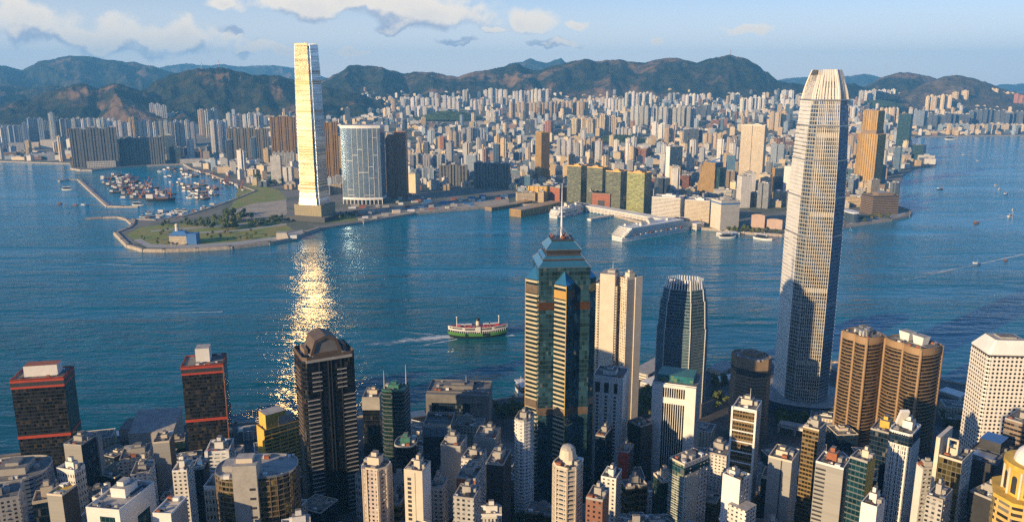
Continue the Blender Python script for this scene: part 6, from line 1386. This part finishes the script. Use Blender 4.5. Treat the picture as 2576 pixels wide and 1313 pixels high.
def ferry():
    A, Bp = G(1126, 846), G(1279, 845); ctr = (A+Bp)/2; L = (Bp-A).length*1.0; Bm = L*.20
    rt = thing('ferry', 'green and white double decked harbour ferry with a cream funnel, crossing the open water', 'ferry', (ctr.x, ctr.y, 0), math.atan2(Bp.y-A.y, Bp.x-A.x)+.10)
    k = L/94.0; p = hull(L, Bm, 28); rise = 2.6*k
    q = MB(); sheer(q, p, -1, 2.6*k, M_hullb, rise, L, .90, .965); q.build('lower_hull', rt)
    q = MB(); sheer(q, p, 2.6*k, 7.6*k, M_hullg, rise, L, .965, 1.0, M_wood); q.build('hull', rt)
    def at(x): return Bm/2*max(1-abs(2*x/L)**2.6, .03), rise*(2*abs(x)/L)**2.2
    q = MB(); sheer(q, p, 7.6*k, 10.2*k, M_win, rise, L, .955, .955); q.build('lower_deck_openings', rt)
    q = MB()
    for s in range(-13, 14):
        x = s*L/29; w, z = at(x)
        for sg in (-1, 1): q.box(x-.35*k, x+.35*k, sg*w-.35*k, sg*w+.35*k, 7.5*k+z, 10.4*k+z, M_boatw)
    q.build('deck_posts', rt)
    for (x0, x1) in ((-.215, -.105), (.07, .175)):
        q = MB(); w, _ = at(x0*L); 
        for sg in (-1, 1): q.box(x0*L, x1*L, sg*w*.97-.6, sg*w*1.0+.3*sg, 3.4*k, 7.7*k, M_win)
        q.build('gangway_opening', rt)
    q = MB(); sheer(q, p, 10.2*k, 16.4*k, M_boatw, rise, L, .975, .985, M_deckr); up = q.build('upper_deck', rt)
    for s in range(-22, 23):
        x = s*L/48; w, z = at(x); w *= .985
        if abs(x) < L*.045 or abs(abs(x)-L*.24) < L*.014 or abs(x) > .46*L: continue
        w1, z1 = at(x+L/96); w0, z0 = at(x-L/96); hh = 4.4 if abs(x) < L*.235 else 3.0; q = MB()
        for sg in (-1, 1):
            y0, y1 = sg*(w0*.985+.13), sg*(w1*.985+.13); e = L/130
            q.face([(x-e, y0, 15.2*k+z0-hh*k*.62+0), (x+e, y1, 15.2*k+z1-hh*k*.62), (x+e, y1, 15.4*k+z1), (x-e, y0, 15.4*k+z0)][::sg*-1], M_win)
        q.build('window', up)
    q = MB(); 
    for sg in (-1, 1): q.box(-L*.036, L*.034, sg*Bm*.5-1.2, sg*Bm*.5+.5*sg+.4, 9.4*k, 18*k, M_boatw)
    q.build('side_house', rt)
    q = MB(); q.tube((0, 0, 16*k), (0, 0, 25.5*k), 3.0*k, 2.8*k, M_cream, 16); fu = q.build('funnel', rt); q = MB(); q.tube((0, 0, 25.4*k), (0, 0, 29*k), 3.4*k, 3.1*k, M_hullb, 16); q.build('funnel_cap', fu)
    for x in (-.345, .345):
        q = MB(); q.tube((x*L, 0, 16*k), (x*L, 0, 31*k), .8*k, .55*k, M_boatw, 8); q.blob((x*L, 0, 31.5*k), 1.3*k, M_boatw); q.build('mast', rt)
        q = MB(); sg = 1 if x > 0 else -1; q.prism([(x*L-sg*3*k-2.6*k, -3*k), (x*L-sg*3*k+2.6*k, -3*k), (x*L-sg*3*k+2.6*k, 3*k), (x*L-sg*3*k-2.6*k, 3*k)], 17.2*k, 20.5*k, M_deckr, M_boatw); q.build('wheelhouse', rt)
    rr = random.Random(6)
    for x in (-.27, -.16, .14, .24):
        q = MB(); q.prism([(x*L-5.5*k, -2.6*k), (x*L+5.5*k, -2.6*k), (x*L+5.5*k, 2.6*k), (x*L-5.5*k, 2.6*k)], 19.6*k, 20.4*k, M_boatw, M_boatw, bottom=True)
        for s in (-1, 1): q.bar((x*L+s*4.5*k, 0, 16.3*k), (x*L+s*4.5*k, 0, 19.8*k), .5, .5, M_boatw)
        q.build('canopy', rt)
    for j in range(9): x = rr.uniform(-.3, .3)*L; q = MB(); q.box(x-1.5*k, x+1.5*k, -Bm*.33, -Bm*.33+2.2*k, 16.5*k, 18.4*k, M_deckr if j % 2 else M_metal); q.build('life_raft', rt)
    return ctr, rt.rotation_euler[2], L
FC, FR, FL = ferry()
def foam_material():
    m = bpy.data.materials.new('foam'); m.use_nodes = True; nt = NT(m.node_tree); P = nt.n('ShaderNodeNewGeometry').outputs['Position']
    uv = nt.n('ShaderNodeSeparateXYZ', {0: nt.n('ShaderNodeUVMap', uv_map='UVMap').outputs[0]})
    mp = nt.n('ShaderNodeMapping', {'Vector': P, 'Scale': (0.35, 1, 1)})
    n = nt.noise(mp.outputs[0], .28, 5, .7); n2 = nt.noise(P, .05, 3)
    edge = nt.m('SUBTRACT', 1.0, nt.m('ABSOLUTE', nt.m('SUBTRACT', nt.m('MULTIPLY', uv.outputs[1], 2), 1.0)))
    a = nt.ramp(nt.m('ADD', nt.m('MULTIPLY', n, .6), nt.m('ADD', nt.m('MULTIPLY', n2, .3), nt.m('MULTIPLY', nt.m('MULTIPLY', edge, uv.outputs[0]), .42))), .54, .76)
    a = nt.m('MULTIPLY', a, nt.m('MULTIPLY', nt.ramp(uv.outputs[0], 0, .25), nt.ramp(edge, 0, .3)))
    b = nt.n('ShaderNodeBsdfPrincipled', {'Base Color': rgba((.75, .78, .78)), 'Roughness': .8, 'Alpha': nt.m('MULTIPLY', a, .8)}); nt.n('ShaderNodeOutputMaterial', {0: b}); return m
M_foam = foam_material()
def wake(pts, w0, w1, z=0.25, name='wake'):
    """strip of broken foam; strongest at the last point"""
    mb = MB(); n = len(pts)
    for i in range(n-1):
        a, b = Vector(pts[i]), Vector(pts[i+1]); d = (b-a).normalized(); nn = Vector((-d.y, d.x)); u0, u1 = i/(n-1), (i+1)/(n-1)
        wa, wb = w0+(w1-w0)*u0, w0+(w1-w0)*u1
        mb.face([(*(a-nn*wa/2), z), (*(b-nn*wb/2), z), (*(b+nn*wb/2), z), (*(a+nn*wa/2), z)], M_foam, [(u0, 0), (u1, 0), (u1, 1), (u0, 1)])
    o = mb.build(name); tag(o, kind='stuff'); return o
def px2(pts): return [(p.x, p.y) for p in (G(a, b) for a, b in pts)]
wake(px2([(880, 872), (940, 866), (1020, 857), (1080, 851), (1138, 846)]), 46, 30)
wake(px2([(930, 826), (1010, 834), (1090, 842), (1140, 845)]), 10, 5)
wake(px2([(1000, 880), (1080, 866), (1150, 853)]), 12, 6)
wake(px2([(1255, 850), (1275, 847), (1292, 843)]), 6, 12)
def cruise(label, A, Bq, width, H_, decks, m_side):
    """A stern waterline centre, Bq bow waterline centre"""
    ctr = (A+Bq)/2; L = (Bq-A).length; rt = thing('cruise_ship', label, 'ship', (ctr.x, ctr.y, 0), math.atan2(Bq.y-A.y, Bq.x-A.x))
    n = 20; pts = []
    for k in range(n+1):
        t = -1+2*k/n; w = 1-abs(t)**7*.22 if t < 0 else 1-max(0, (t-.45)/.55)**2; pts.append((t*L/2, -width/2*max(w, .03)))
    p = pts+[(x, -y) for x, y in reversed(pts)]
    q = MB(); q.prism(p, -1, H_*.30, M_boatw, M_boatw); q.build('hull', rt); q = MB(); q.prism(scl(p, 1.004, 1.01), H_*.12, H_*.15, M_blue); q.build('hull_stripe', rt)
    for d in range(decks):
        z0 = H_*.30+d*H_*.6/decks; z1 = z0+H_*.6/decks; s0 = -.485+d*.016; s1 = .42-d*.018
        dp = [(s0*L+6*(1-abs(t)**2)*-1, t*width/2*.97) for t in (1, .5, 0, -.5, -1)]+[(s1*L, -width*.46), (s1*L+14, -width*.2), (s1*L+14, width*.2), (s1*L, width*.46)]
        q = MB(); q.prism(dp, z0, z1-.9, m_side, M_wood); q.prism(scl(dp, 1.012, 1.03), z1-.9, z1, M_boatw, M_boatw, bottom=True); q.build('deck', rt)
    zt = H_*.9; rr = random.Random(int(L))
    q = MB(); q.prism([(-.12*L, -6), (-.04*L, -6), (-.04*L, 6), (-.12*L, 6)], zt, zt+13, M_boatw, M_hullb, top=[(-.14*L, -4), (-.07*L, -4), (-.07*L, 4), (-.14*L, 4)]); q.build('funnel', rt)
    q = MB(); q.box(.28*L, .34*L, -width*.52, width*.52, H_*.78, H_*.9, M_win, M_boatw); q.build('bridge', rt)
    q = MB(); q.tube((.30*L, 0, zt), (.30*L, 0, zt+14), .8, .3, M_boatw, 6); q.build('mast', rt)
    for k in range(8): x, y = rr.uniform(-.4, .25)*L, rr.uniform(-.3, .3)*width; q = MB(); s = rr.uniform(3, 8); q.box(x-s, x+s, y-3, y+3, zt, zt+rr.uniform(2, 6), M_boatw, rr.choice((M_boatw, M_cream, M_roofl))); q.build('deck_house', rt)
    for k in range(10):
        for s in (-1, 1): x = -.35*L+k*.065*L; q = MB(); q.box(x-4, x+4, s*width*.5-1.2, s*width*.5+1.2, H_*.33, H_*.33+3, M_orange if k % 3 == 0 else M_boatw); q.build('lifeboat', rt)
F_ship = facade('ship_cabins', (0.74, 0.71, 0.67), (0.07, 0.09, 0.13), 4.0, 3.4, 0.75, 0.5, 0.15, 0.2, 0.03, 0.2)
A, Bq = G(1552, 606), G(1745, 573); cruise('big white cruise ship with terraced stern decks, moored at the long pier', A, Bq, 46, 36, 6, F_ship)
A, Bq = G(1392, 549), G(1470, 528); cruise('smaller white ship moored between the golden pier and the thin jetty', A, Bq, 34, 26, 4, F_ship)
def boat(kind):
    rt = thing('boat', 'x', 'boat'); rr = random.Random(kind)
    if kind == 0:      # crane barge
        q = MB(); q.box(-24, 24, -7.5, 7.5, -1, 4.2, M_dark, M_dark); q.build('hull', rt); q = MB(); q.box(-22, -12, -5, 5, 4.2, 12, M_conc, M_roofl); q.build('deck_house', rt)
        q = MB(); q.box(2, 9, -3.5, 3.5, 4.2, 9, M_orange, M_rust); q.build('crane_cab', rt); q = MB(); q.bar((6, 0, 8), (21, 0, 36), 1.7, 1.7, M_orange); q.bar((3, 0, 9), (-1, 0, 21), 1.2, 1.2, M_rust); q.bar((-1, 0, 21), (21, 0, 36), .5, .5, M_dark); q.build('boom', rt)
    elif kind == 1:    # working lighter
        p = hull(44, 12, 14, False); q = MB(); sheer(q, p, -1, 4.0, M_hullb, 1.6, 44, .92, 1, M_wood); q.build('hull', rt); q = MB(); q.box(-20, -10, -4.5, 4.5, 4, 11, M_boatw, M_rust); q.build('wheelhouse', rt); q = MB(); q.box(-6, 12, -4, 4, 4, 6.4, M_wood, M_metal); q.build('hatch', rt); q = MB(); q.bar((14, 0, 4), (17, 0, 20), .9, .9, M_orange); q.bar((14, 0, 18), (-4, 0, 14), .6, .6, M_wood); q.build('derrick', rt)
    elif kind == 2:    # fishing boat
        p = hull(30, 9, 14, False); q = MB(); sheer(q, p, -1, 3.2, M_blue, 1.8, 30, .9, 1, M_wood); q.build('hull', rt); q = MB(); q.box(-11, 1, -3.3, 3.3, 3.2, 8.6, M_boatw, M_boatw); q.build('wheelhouse', rt); q = MB(); q.tube((4, 0, 3), (4, 0, 15), .4, .2, M_boatw, 6); q.build('mast', rt)
    elif kind == 3:    # white motor yacht
        p = hull(26, 7.5, 14, False); q = MB(); sheer(q, p, -1, 3.0, M_boatw, 1.2, 26, .9, 1, M_boatw); q.build('hull', rt); q = MB(); q.prism([(-9, -2.8), (4, -2.8), (4, 2.8), (-9, 2.8)], 3, 6.4, M_win, M_boatw, top=[(-8, -2.4), (1, -2.4), (1, 2.4), (-8, 2.4)]); q.build('cabin', rt); q = MB(); q.box(-7, -1, -2, 2, 6.4, 7.6, M_boatw); q.build('flybridge', rt)
    elif kind == 4:    # sampan
        p = hull(18, 5, 10, True); q = MB(); sheer(q, p, -1, 2.2, M_wood, 1.0, 18, .9, 1, M_dark); q.build('hull', rt); q = MB(); q.prism([(-5, -2), (3, -2), (3, 2), (-5, 2)], 2.2, 5, M_rust, M_roofl); q.build('canopy', rt)
    elif kind == 5:    # passenger launch, two decks
        p = hull(38, 10, 16, False); q = MB(); sheer(q, p, -1, 3.4, M_boatw, 1.4, 38, .92, 1, M_boatw); q.build('hull', rt); q = MB(); q.box(-15, 9, -4.2, 4.2, 3.4, 7.2, M_win, M_boatw); q.box(-12, 4, -3.6, 3.6, 7.2, 10.4, M_win, M_boatw); q.build('cabin', rt); q = MB(); q.box(-16, 10, -4.6, 4.6, 10.4, 11.2, M_boatw); q.build('roof', rt); q = MB(); q.tube((2, 0, 11), (2, 0, 17), .4, .2, M_boatw, 6); q.build('mast', rt)
    return rt
BOATS = [boat(k) for k in range(6)]; USED = set()
def put(kind, px, py, rot, label, group=None, sc=1.0):
    p = G(px, py)
    if kind not in USED:
        USED.add(kind); rt = BOATS[kind]; rt.location = p; rt.rotation_euler = (0, 0, rot); rt.scale = (sc,)*3; rt['label'] = label
        if group: rt['group'] = group
        elif 'group' in rt: del rt['group']
        return rt
    r = dup(BOATS[kind], p, rot, label, group, (sc,)*3)
    if not group and 'group' in r: del r['group']
    return r
KN = ['orange crane barge', 'dark lighter with a derrick', 'blue fishing boat', 'white motor yacht', 'brown sampan', 'white passenger launch']
def shelter():
    rr = random.Random(31); taken = []
    def scatter(poly, n, kinds, rot, where, gap):
        k = 0; t = 0
        xs = [p[0] for p in poly]; ys = [p[1] for p in poly]
        while k < n and t < 4000:
            t += 1; x, y = rr.uniform(min(xs), max(xs)), rr.uniform(min(ys), max(ys))
            if not in_poly(x, y, poly): continue
            p = G(x, y)
            if in_poly(p.x, p.y, [(q.x, q.y) for q in KOW]+[(9000, 9000), (-9000, 9000)]): continue
            if any(abs(p.x-a)*.55+abs(p.y-b) < gap for a, b in taken): continue
            kd = rr.choice(kinds); taken.append((p.x, p.y)); lb = f'{KN[kd]} {where}'; put(kd, x, y, rot+rr.uniform(-.12, .12), lb, lb, rr.uniform(.8, 1.25)); k += 1
    scatter([(250, 448), (330, 438), (372, 462), (424, 490), (424, 500), (312, 504)], 46, [0, 0, 1, 1, 1, 2], .15, 'moored in the crowded left raft of the shelter', 15)
    scatter([(385, 424), (470, 424), (500, 448), (545, 470), (560, 494), (486, 508), (462, 480), (430, 462)], 42, [2, 3, 1, 2, 1, 4], -.15, 'moored in the right hand raft of the shelter', 15)
    scatter([(352, 538), (440, 530), (540, 518), (545, 526), (460, 547), (365, 556)], 26, [3, 3, 2, 4], .2, 'berthed along the park edge of the shelter', 13)
    scatter([(505, 424), (600, 462), (640, 484), (626, 490), (560, 464), (500, 436)], 20, [0, 2, 4, 1], -.7, 'tied along the far right bank of the shelter', 14)
shelter()
put(1, 405, 506, .1, 'long dark red barge at the front of the left raft in the shelter', None, 2.2)
put(5, 171, 478, .1, 'white launch lying inside the hook of the outer breakwater', None, 1.1)
put(4, 150, 513, .2, 'sampan outside the breakwater, leftmost of three', None, 1.0); put(4, 190, 517, 0, 'sampan outside the breakwater, middle of three', None, 1.0); put(2, 213, 519, .1, 'small blue boat outside the breakwater, nearest to it', None, .9)
put(5, 348, 517, 0, 'white launch at the inner end of the outer breakwater')
for (k, x, y, r, l, s) in [(5, 1830, 599, .1, 'white launch moored below the pink end block', 1.2), (5, 1919, 603, -.7, 'white launch moored left of the giant skyscraper', 1.3), (5, 2391, 352, 0, 'big white vessel far off near the right hand shore', 2.0), (1, 2365, 477, .2, 'dark tug with a red mast in the open water right of the gold skyscraper', .8),
                          (3, 2542, 545, .5, 'white speed boat with a long wake, right of the promenade point', 1.3), (4, 2456, 562, .2, 'dark boat trailing close behind the white speed boat', 1.5), (2, 2456, 666, .1, 'small blue boat with a pale trail near the right edge', .9), (4, 2530, 656, .1, 'brown sampan ahead of the small blue boat at right', .8),
                          (3, 2507, 467, .3, 'white yacht, upper of the pair in the right hand water', 1.0), (2, 2530, 490, .3, 'blue fishing boat far out near the right edge', .9), (4, 2591, 423, 0, 'dark boat at the far right edge of the water', 1.2), (3, 2424, 390, 0, 'tiny white yacht in the distant water right of the teal block', .9),
                          (3, 2460, 405, .1, 'tiny white yacht in the distant water near the right edge', .9), (3, 2548, 528, .8, 'small white yacht with a faint trail at right', .8), (3, 2516, 476, .4, 'white yacht, lower of the pair in the right hand water', .9)]:
    put(k, x, y, r, l, None, s*(.75 if x > 2300 and y > 380 else 1))
wake(px2([(2310, 573), (2400, 562), (2470, 554), (2540, 546)]), 16, 7); wake(px2([(2260, 700), (2350, 685), (2455, 667)]), 22, 5); wake(px2([(2430, 522), (2470, 534), (2540, 545)]), 3, 9); wake(px2([(2520, 575), (2545, 560), (2548, 530)]), 10, 6)
for k, kd in enumerate(BOATS):
    if k not in USED: [bpy.data.objects.remove(c) for c in list(kd.children)]; bpy.data.objects.remove(kd)
for p_, a_, b_ in (([(60, 820), (330, 790), (560, 784)], 3, 5), ([(2140, 720), (2300, 700), (2576, 640)], 5, 8), ([(40, 640), (180, 660), (330, 668)], 3, 6)):
    wake(px2(p_), a_, b_)
# white moored vessel beside the star plan tower
rt = boat(5); rt['label'] = 'white moored vessel by the shore left of the star plan tower'; p = G(1312, 985); rt.location = p; rt.rotation_euler = (0, 0, 1.9); rt.scale = (1.1, 1.3, 1.2)
# breakwaters
def breakwater(label, px, w, z):
    pts = px2(px); o = seawall('breakwater', pts, w, -2, z, M_stone); tag(o, label, 'breakwater')
breakwater('long angled stone breakwater of the boat shelter', [(150, 457), (170, 454), (198, 453), (234, 487), (272, 521), (310, 522), (345, 522)], 15, 4.5)
breakwater('short curved stone breakwater at the tip of the park', [(220, 552), (260, 549), (300, 548), (322, 555), (334, 566), (333, 574)], 15, 4.5)
# ================================================================== TREES
M_leaf = [mat('leaf_dark', (0.040, 0.070, 0.017), 0.8, var=0.4, scale=0.3), mat('leaf_mid', (0.075, 0.105, 0.020), 0.8, var=0.4, scale=0.3), mat('leaf_olive', (0.15, 0.15, 0.025), 0.8, var=0.4, scale=0.3)]
M_bark = mat('bark', (0.10, 0.07, 0.045), 0.9)
def tree(kind, seed):
    rr = random.Random(seed); rt = thing('tree', 'x', 'tree'); h = rr.uniform(9, 12)
    q = MB(); q.tube((0, 0, -1), (.3, 0, h*.5), .55, .32, M_bark, 7)
    lobes = []
    for k in range(7):
        a = rr.uniform(0, 6.28); r = rr.uniform(1.2, 3.4); z = h*rr.uniform(.45, .85); lobes.append((r*math.cos(a), r*math.sin(a), z, rr.uniform(1.6, 2.9))); q.tube((.3, 0, h*.42), (r*.8*math.cos(a), r*.8*math.sin(a), z-.5), .22, .08, M_bark, 5)
    q.build('trunk', rt); lobes.append((0, 0, h*.9, 2.4))
    c = MB()
    for (x, y, z, r) in lobes:
        for k in range(48):
            d = Vector((rr.gauss(0, 1), rr.gauss(0, 1), rr.gauss(0, .8))).normalized()*r*rr.uniform(.55, 1.05); p = Vector((x, y, z))+d; s = rr.uniform(.45, .95)
            t = Vector((rr.gauss(0, 1), rr.gauss(0, 1), rr.gauss(0, 1))).normalized(); b = t.cross(d.normalized()+Vector((.01, .02, .03))).normalized(); t = b.cross(d).normalized()
            c.face([p-t*s-b*s*.6, p+t*s*.3-b*s, p+t*s+b*s*.5, p-t*s*.2+b*s], M_leaf[kind] if rr.random() < .75 else M_leaf[(kind+1) % 3])
    c.build('crown', rt); return rt
TREES = [tree(0, 1), tree(1, 2), tree(2, 3), tree(0, 4)]; TU = set()
def plant(x, y, z, lb, sc, rr, kinds=(0, 1, 2, 3)):
    k = rr.choice(kinds); tone = ['dark green', 'mid green', 'olive', 'dark green'][k]; lb = lb.replace('TONE', tone); s3 = (sc*rr.uniform(.9, 1.25), sc*rr.uniform(.9, 1.25), sc*rr.uniform(.85, 1.2)); rz = rr.uniform(0, 6.28)
    if k not in TU: TU.add(k); t = TREES[k]; t.location = (x, y, z); t.rotation_euler = (0, 0, rz); t.scale = s3; t['label'] = lb; t['group'] = lb
    else: dup(TREES[k], (x, y, z), rz, lb, lb, s3)
def grove(poly, n, lb, sc, seed, fn, kinds=(0, 1, 2, 3), gap=7.0):
    rr = random.Random(seed); xs = [p[0] for p in poly]; ys = [p[1] for p in poly]; k = t = 0; got = []
    while k < n and t < 3000:
        t += 1; x, y = rr.uniform(min(xs), max(xs)), rr.uniform(min(ys), max(ys))
        if not in_poly(x, y, poly): continue
        p = fn(x, y)
        if any((p.x-a)**2+(p.y-b)**2 < gap*gap for a, b in got): continue
        if any(math.hypot(p.x-ox, p.y-oy) < orr*.7 for ox, oy, orr in OBST): continue
        got.append((p.x, p.y)); plant(p.x, p.y, p.z, lb, sc, rr, kinds); k += 1
def IG(x, y):
    p = G(x, y, 4)
    return Vector((p.x, p.y, isl_z(p.x, p.y)))
grove([(520, 574), (570, 540), (612, 536), (640, 556), (600, 575), (560, 584)], 29, 'TONE tree in the tall clump at the middle of the park', 1.9, 1, KG, (0, 1, 3), 9)
grove([(400, 563), (520, 556), (540, 566), (520, 572), (400, 572)], 20, 'TONE tree in the belt along the park edge facing the shelter', 1.1, 2, KG, (0, 1, 3))
grove([(620, 566), (716, 548), (722, 558), (640, 574)], 23, 'TONE tree in the dark belt below the mirror skyscraper', 1.3, 3, KG, (0, 3, 1))
grove([(335, 590), (420, 576), (520, 584), (700, 575), (690, 596), (560, 612), (400, 622), (350, 612)], 31, 'TONE tree dotted over the sunny park lawn', .8, 4, KG, (1, 2, 2), 18)
grove([(612, 420), (700, 412), (728, 440), (716, 470), (660, 468), (620, 450)], 40, 'TONE tree in the wood left of the mirror skyscraper', 2.2, 5, KG, (0, 1, 3), 16)
grove([(815, 552), (870, 536), (900, 546), (880, 556)], 9, 'TONE tree on the mound right of the skyscraper podium', 1.0, 6, KG)
grove([(1822, 577), (1965, 582), (1960, 592), (1830, 586)], 17, 'TONE tree along the waterfront by the pink halls', 1.2, 7, KG)
grove([(2150, 555), (2262, 538), (2264, 546), (2160, 563)], 13, 'TONE tree on the promenade before the stacked hotel', 1.1, 8, KG)
grove([(1244, 1030), (1322, 1020), (1326, 1046), (1250, 1056)], 17, 'TONE tree in the waterfront garden left of the star plan tower', 1.0, 9, IG, (0, 1, 3), 5)
grove([(1608, 990), (1642, 975), (1660, 990), (1650, 1050), (1612, 1060)], 17, 'TONE tree in the sunny garden behind the bank tower', 1.0, 10, IG, (1, 2), 5)
grove([(1795, 965), (1832, 960), (1832, 1020), (1795, 1040)], 12, 'TONE tree in the garden between the teal tower and the brown eight sided tower', 1.0, 11, IG, (0, 1, 3), 5)
grove([(1955, 1045), (2090, 1035), (2095, 1062), (1960, 1078)], 23, 'TONE tree in the belt at the foot of the giant skyscraper', 1.0, 12, IG, (0, 3, 1), 5)
grove([(2368, 1040), (2420, 1035), (2430, 1080), (2370, 1090)], 13, 'TONE tree between the bronze towers and the porthole tower', 1.0, 13, IG, (0, 3, 1), 5)
grove([(1235, 1230), (1320, 1235), (1325, 1310), (1240, 1310)], 10, 'TONE tree at the bottom left of the star plan tower', 1.0, 14, lambda x, y: (lambda p: Vector((p.x, p.y, isl_z(p.x, p.y))))(G(x, y, 50)), (0, 3), 5)
# wooded knolls inside the city: one mass of crowns each
def knolls():
    for (px, py, c), lb in zip(KNOLLS, ('wooded knoll above the green office blocks', 'wooded knoll in the middle of the city', 'long wooded knoll under the mountain', 'wooded knoll on the far shore', 'wooded slope beyond the shelter')):
        p = KG(px, py); mb = MB(); rr = random.Random(px); rx = c*p.y/2000; N = 26; ry = rx*.62; hh = rx*.20
        def P(i, j):
            r = j/9; a = 2*math.pi*i/N; x, y = rx*r*math.cos(a), ry*r*math.sin(a); z = hh*(1-r*r)**1.2*(1+.5*noise.noise((x/60+px, y/60, 1)))+rr.uniform(-2.5, 2.5)*(r < .98)
            return (p.x+x, p.y+y, p.z+max(z, -1))
        g = [[P(i, j) for j in range(10)] for i in range(N)]
        for i in range(N):
            for j in range(9): mb.face([g[i][j], g[i][j+1], g[(i+1) % N][j+1], g[(i+1) % N][j]], M_leaf[0], smooth=False)
        for k in range(900):
            a, r = rr.uniform(0, 6.28), math.sqrt(rr.random()); x, y = rx*r*math.cos(a), ry*r*math.sin(a); z = hh*(1-r*r)**1.2; s = rr.uniform(3, 6.5); t = Vector((rr.gauss(0, 1), rr.gauss(0, 1), rr.gauss(0, .5))).normalized()*s; b = Vector((rr.gauss(0, 1), rr.gauss(0, 1), abs(rr.gauss(0, 1)))).normalized()*s; q = Vector((p.x+x, p.y+y, p.z+z+rr.uniform(0, 6)))
            mb.face([q-t, q-b*.6, q+t, q+b], M_leaf[rr.choice((0, 0, 1))])
        tag(mb.build('wood'), lb, 'wood', kind='stuff')
knolls()
for k, t in enumerate(TREES):
    if k not in TU: [bpy.data.objects.remove(c) for c in list(t.children)]; bpy.data.objects.remove(t)
# ================================================================== HAZE
def haze():
    mb = MB(); x, y0, y1 = 21000, -2600, 24000; mb.box(-x, x, y0, y1, -40, 1250, M_white); o = mb.build('haze'); o.data.materials.clear()
    m = bpy.data.materials.new('haze_air'); m.use_nodes = True; nt = NT(m.node_tree)
    v = nt.n('ShaderNodeVolumePrincipled', {'Color': rgba((0.17, 0.54, 0.99)), 'Density': HAZE_DENS, 'Anisotropy': 0.0})
    out = nt.n('ShaderNodeOutputMaterial'); nt.t.links.new(v.outputs[0], out.inputs['Volume']); o.data.materials.append(m); tag(o, kind='stuff')
haze()
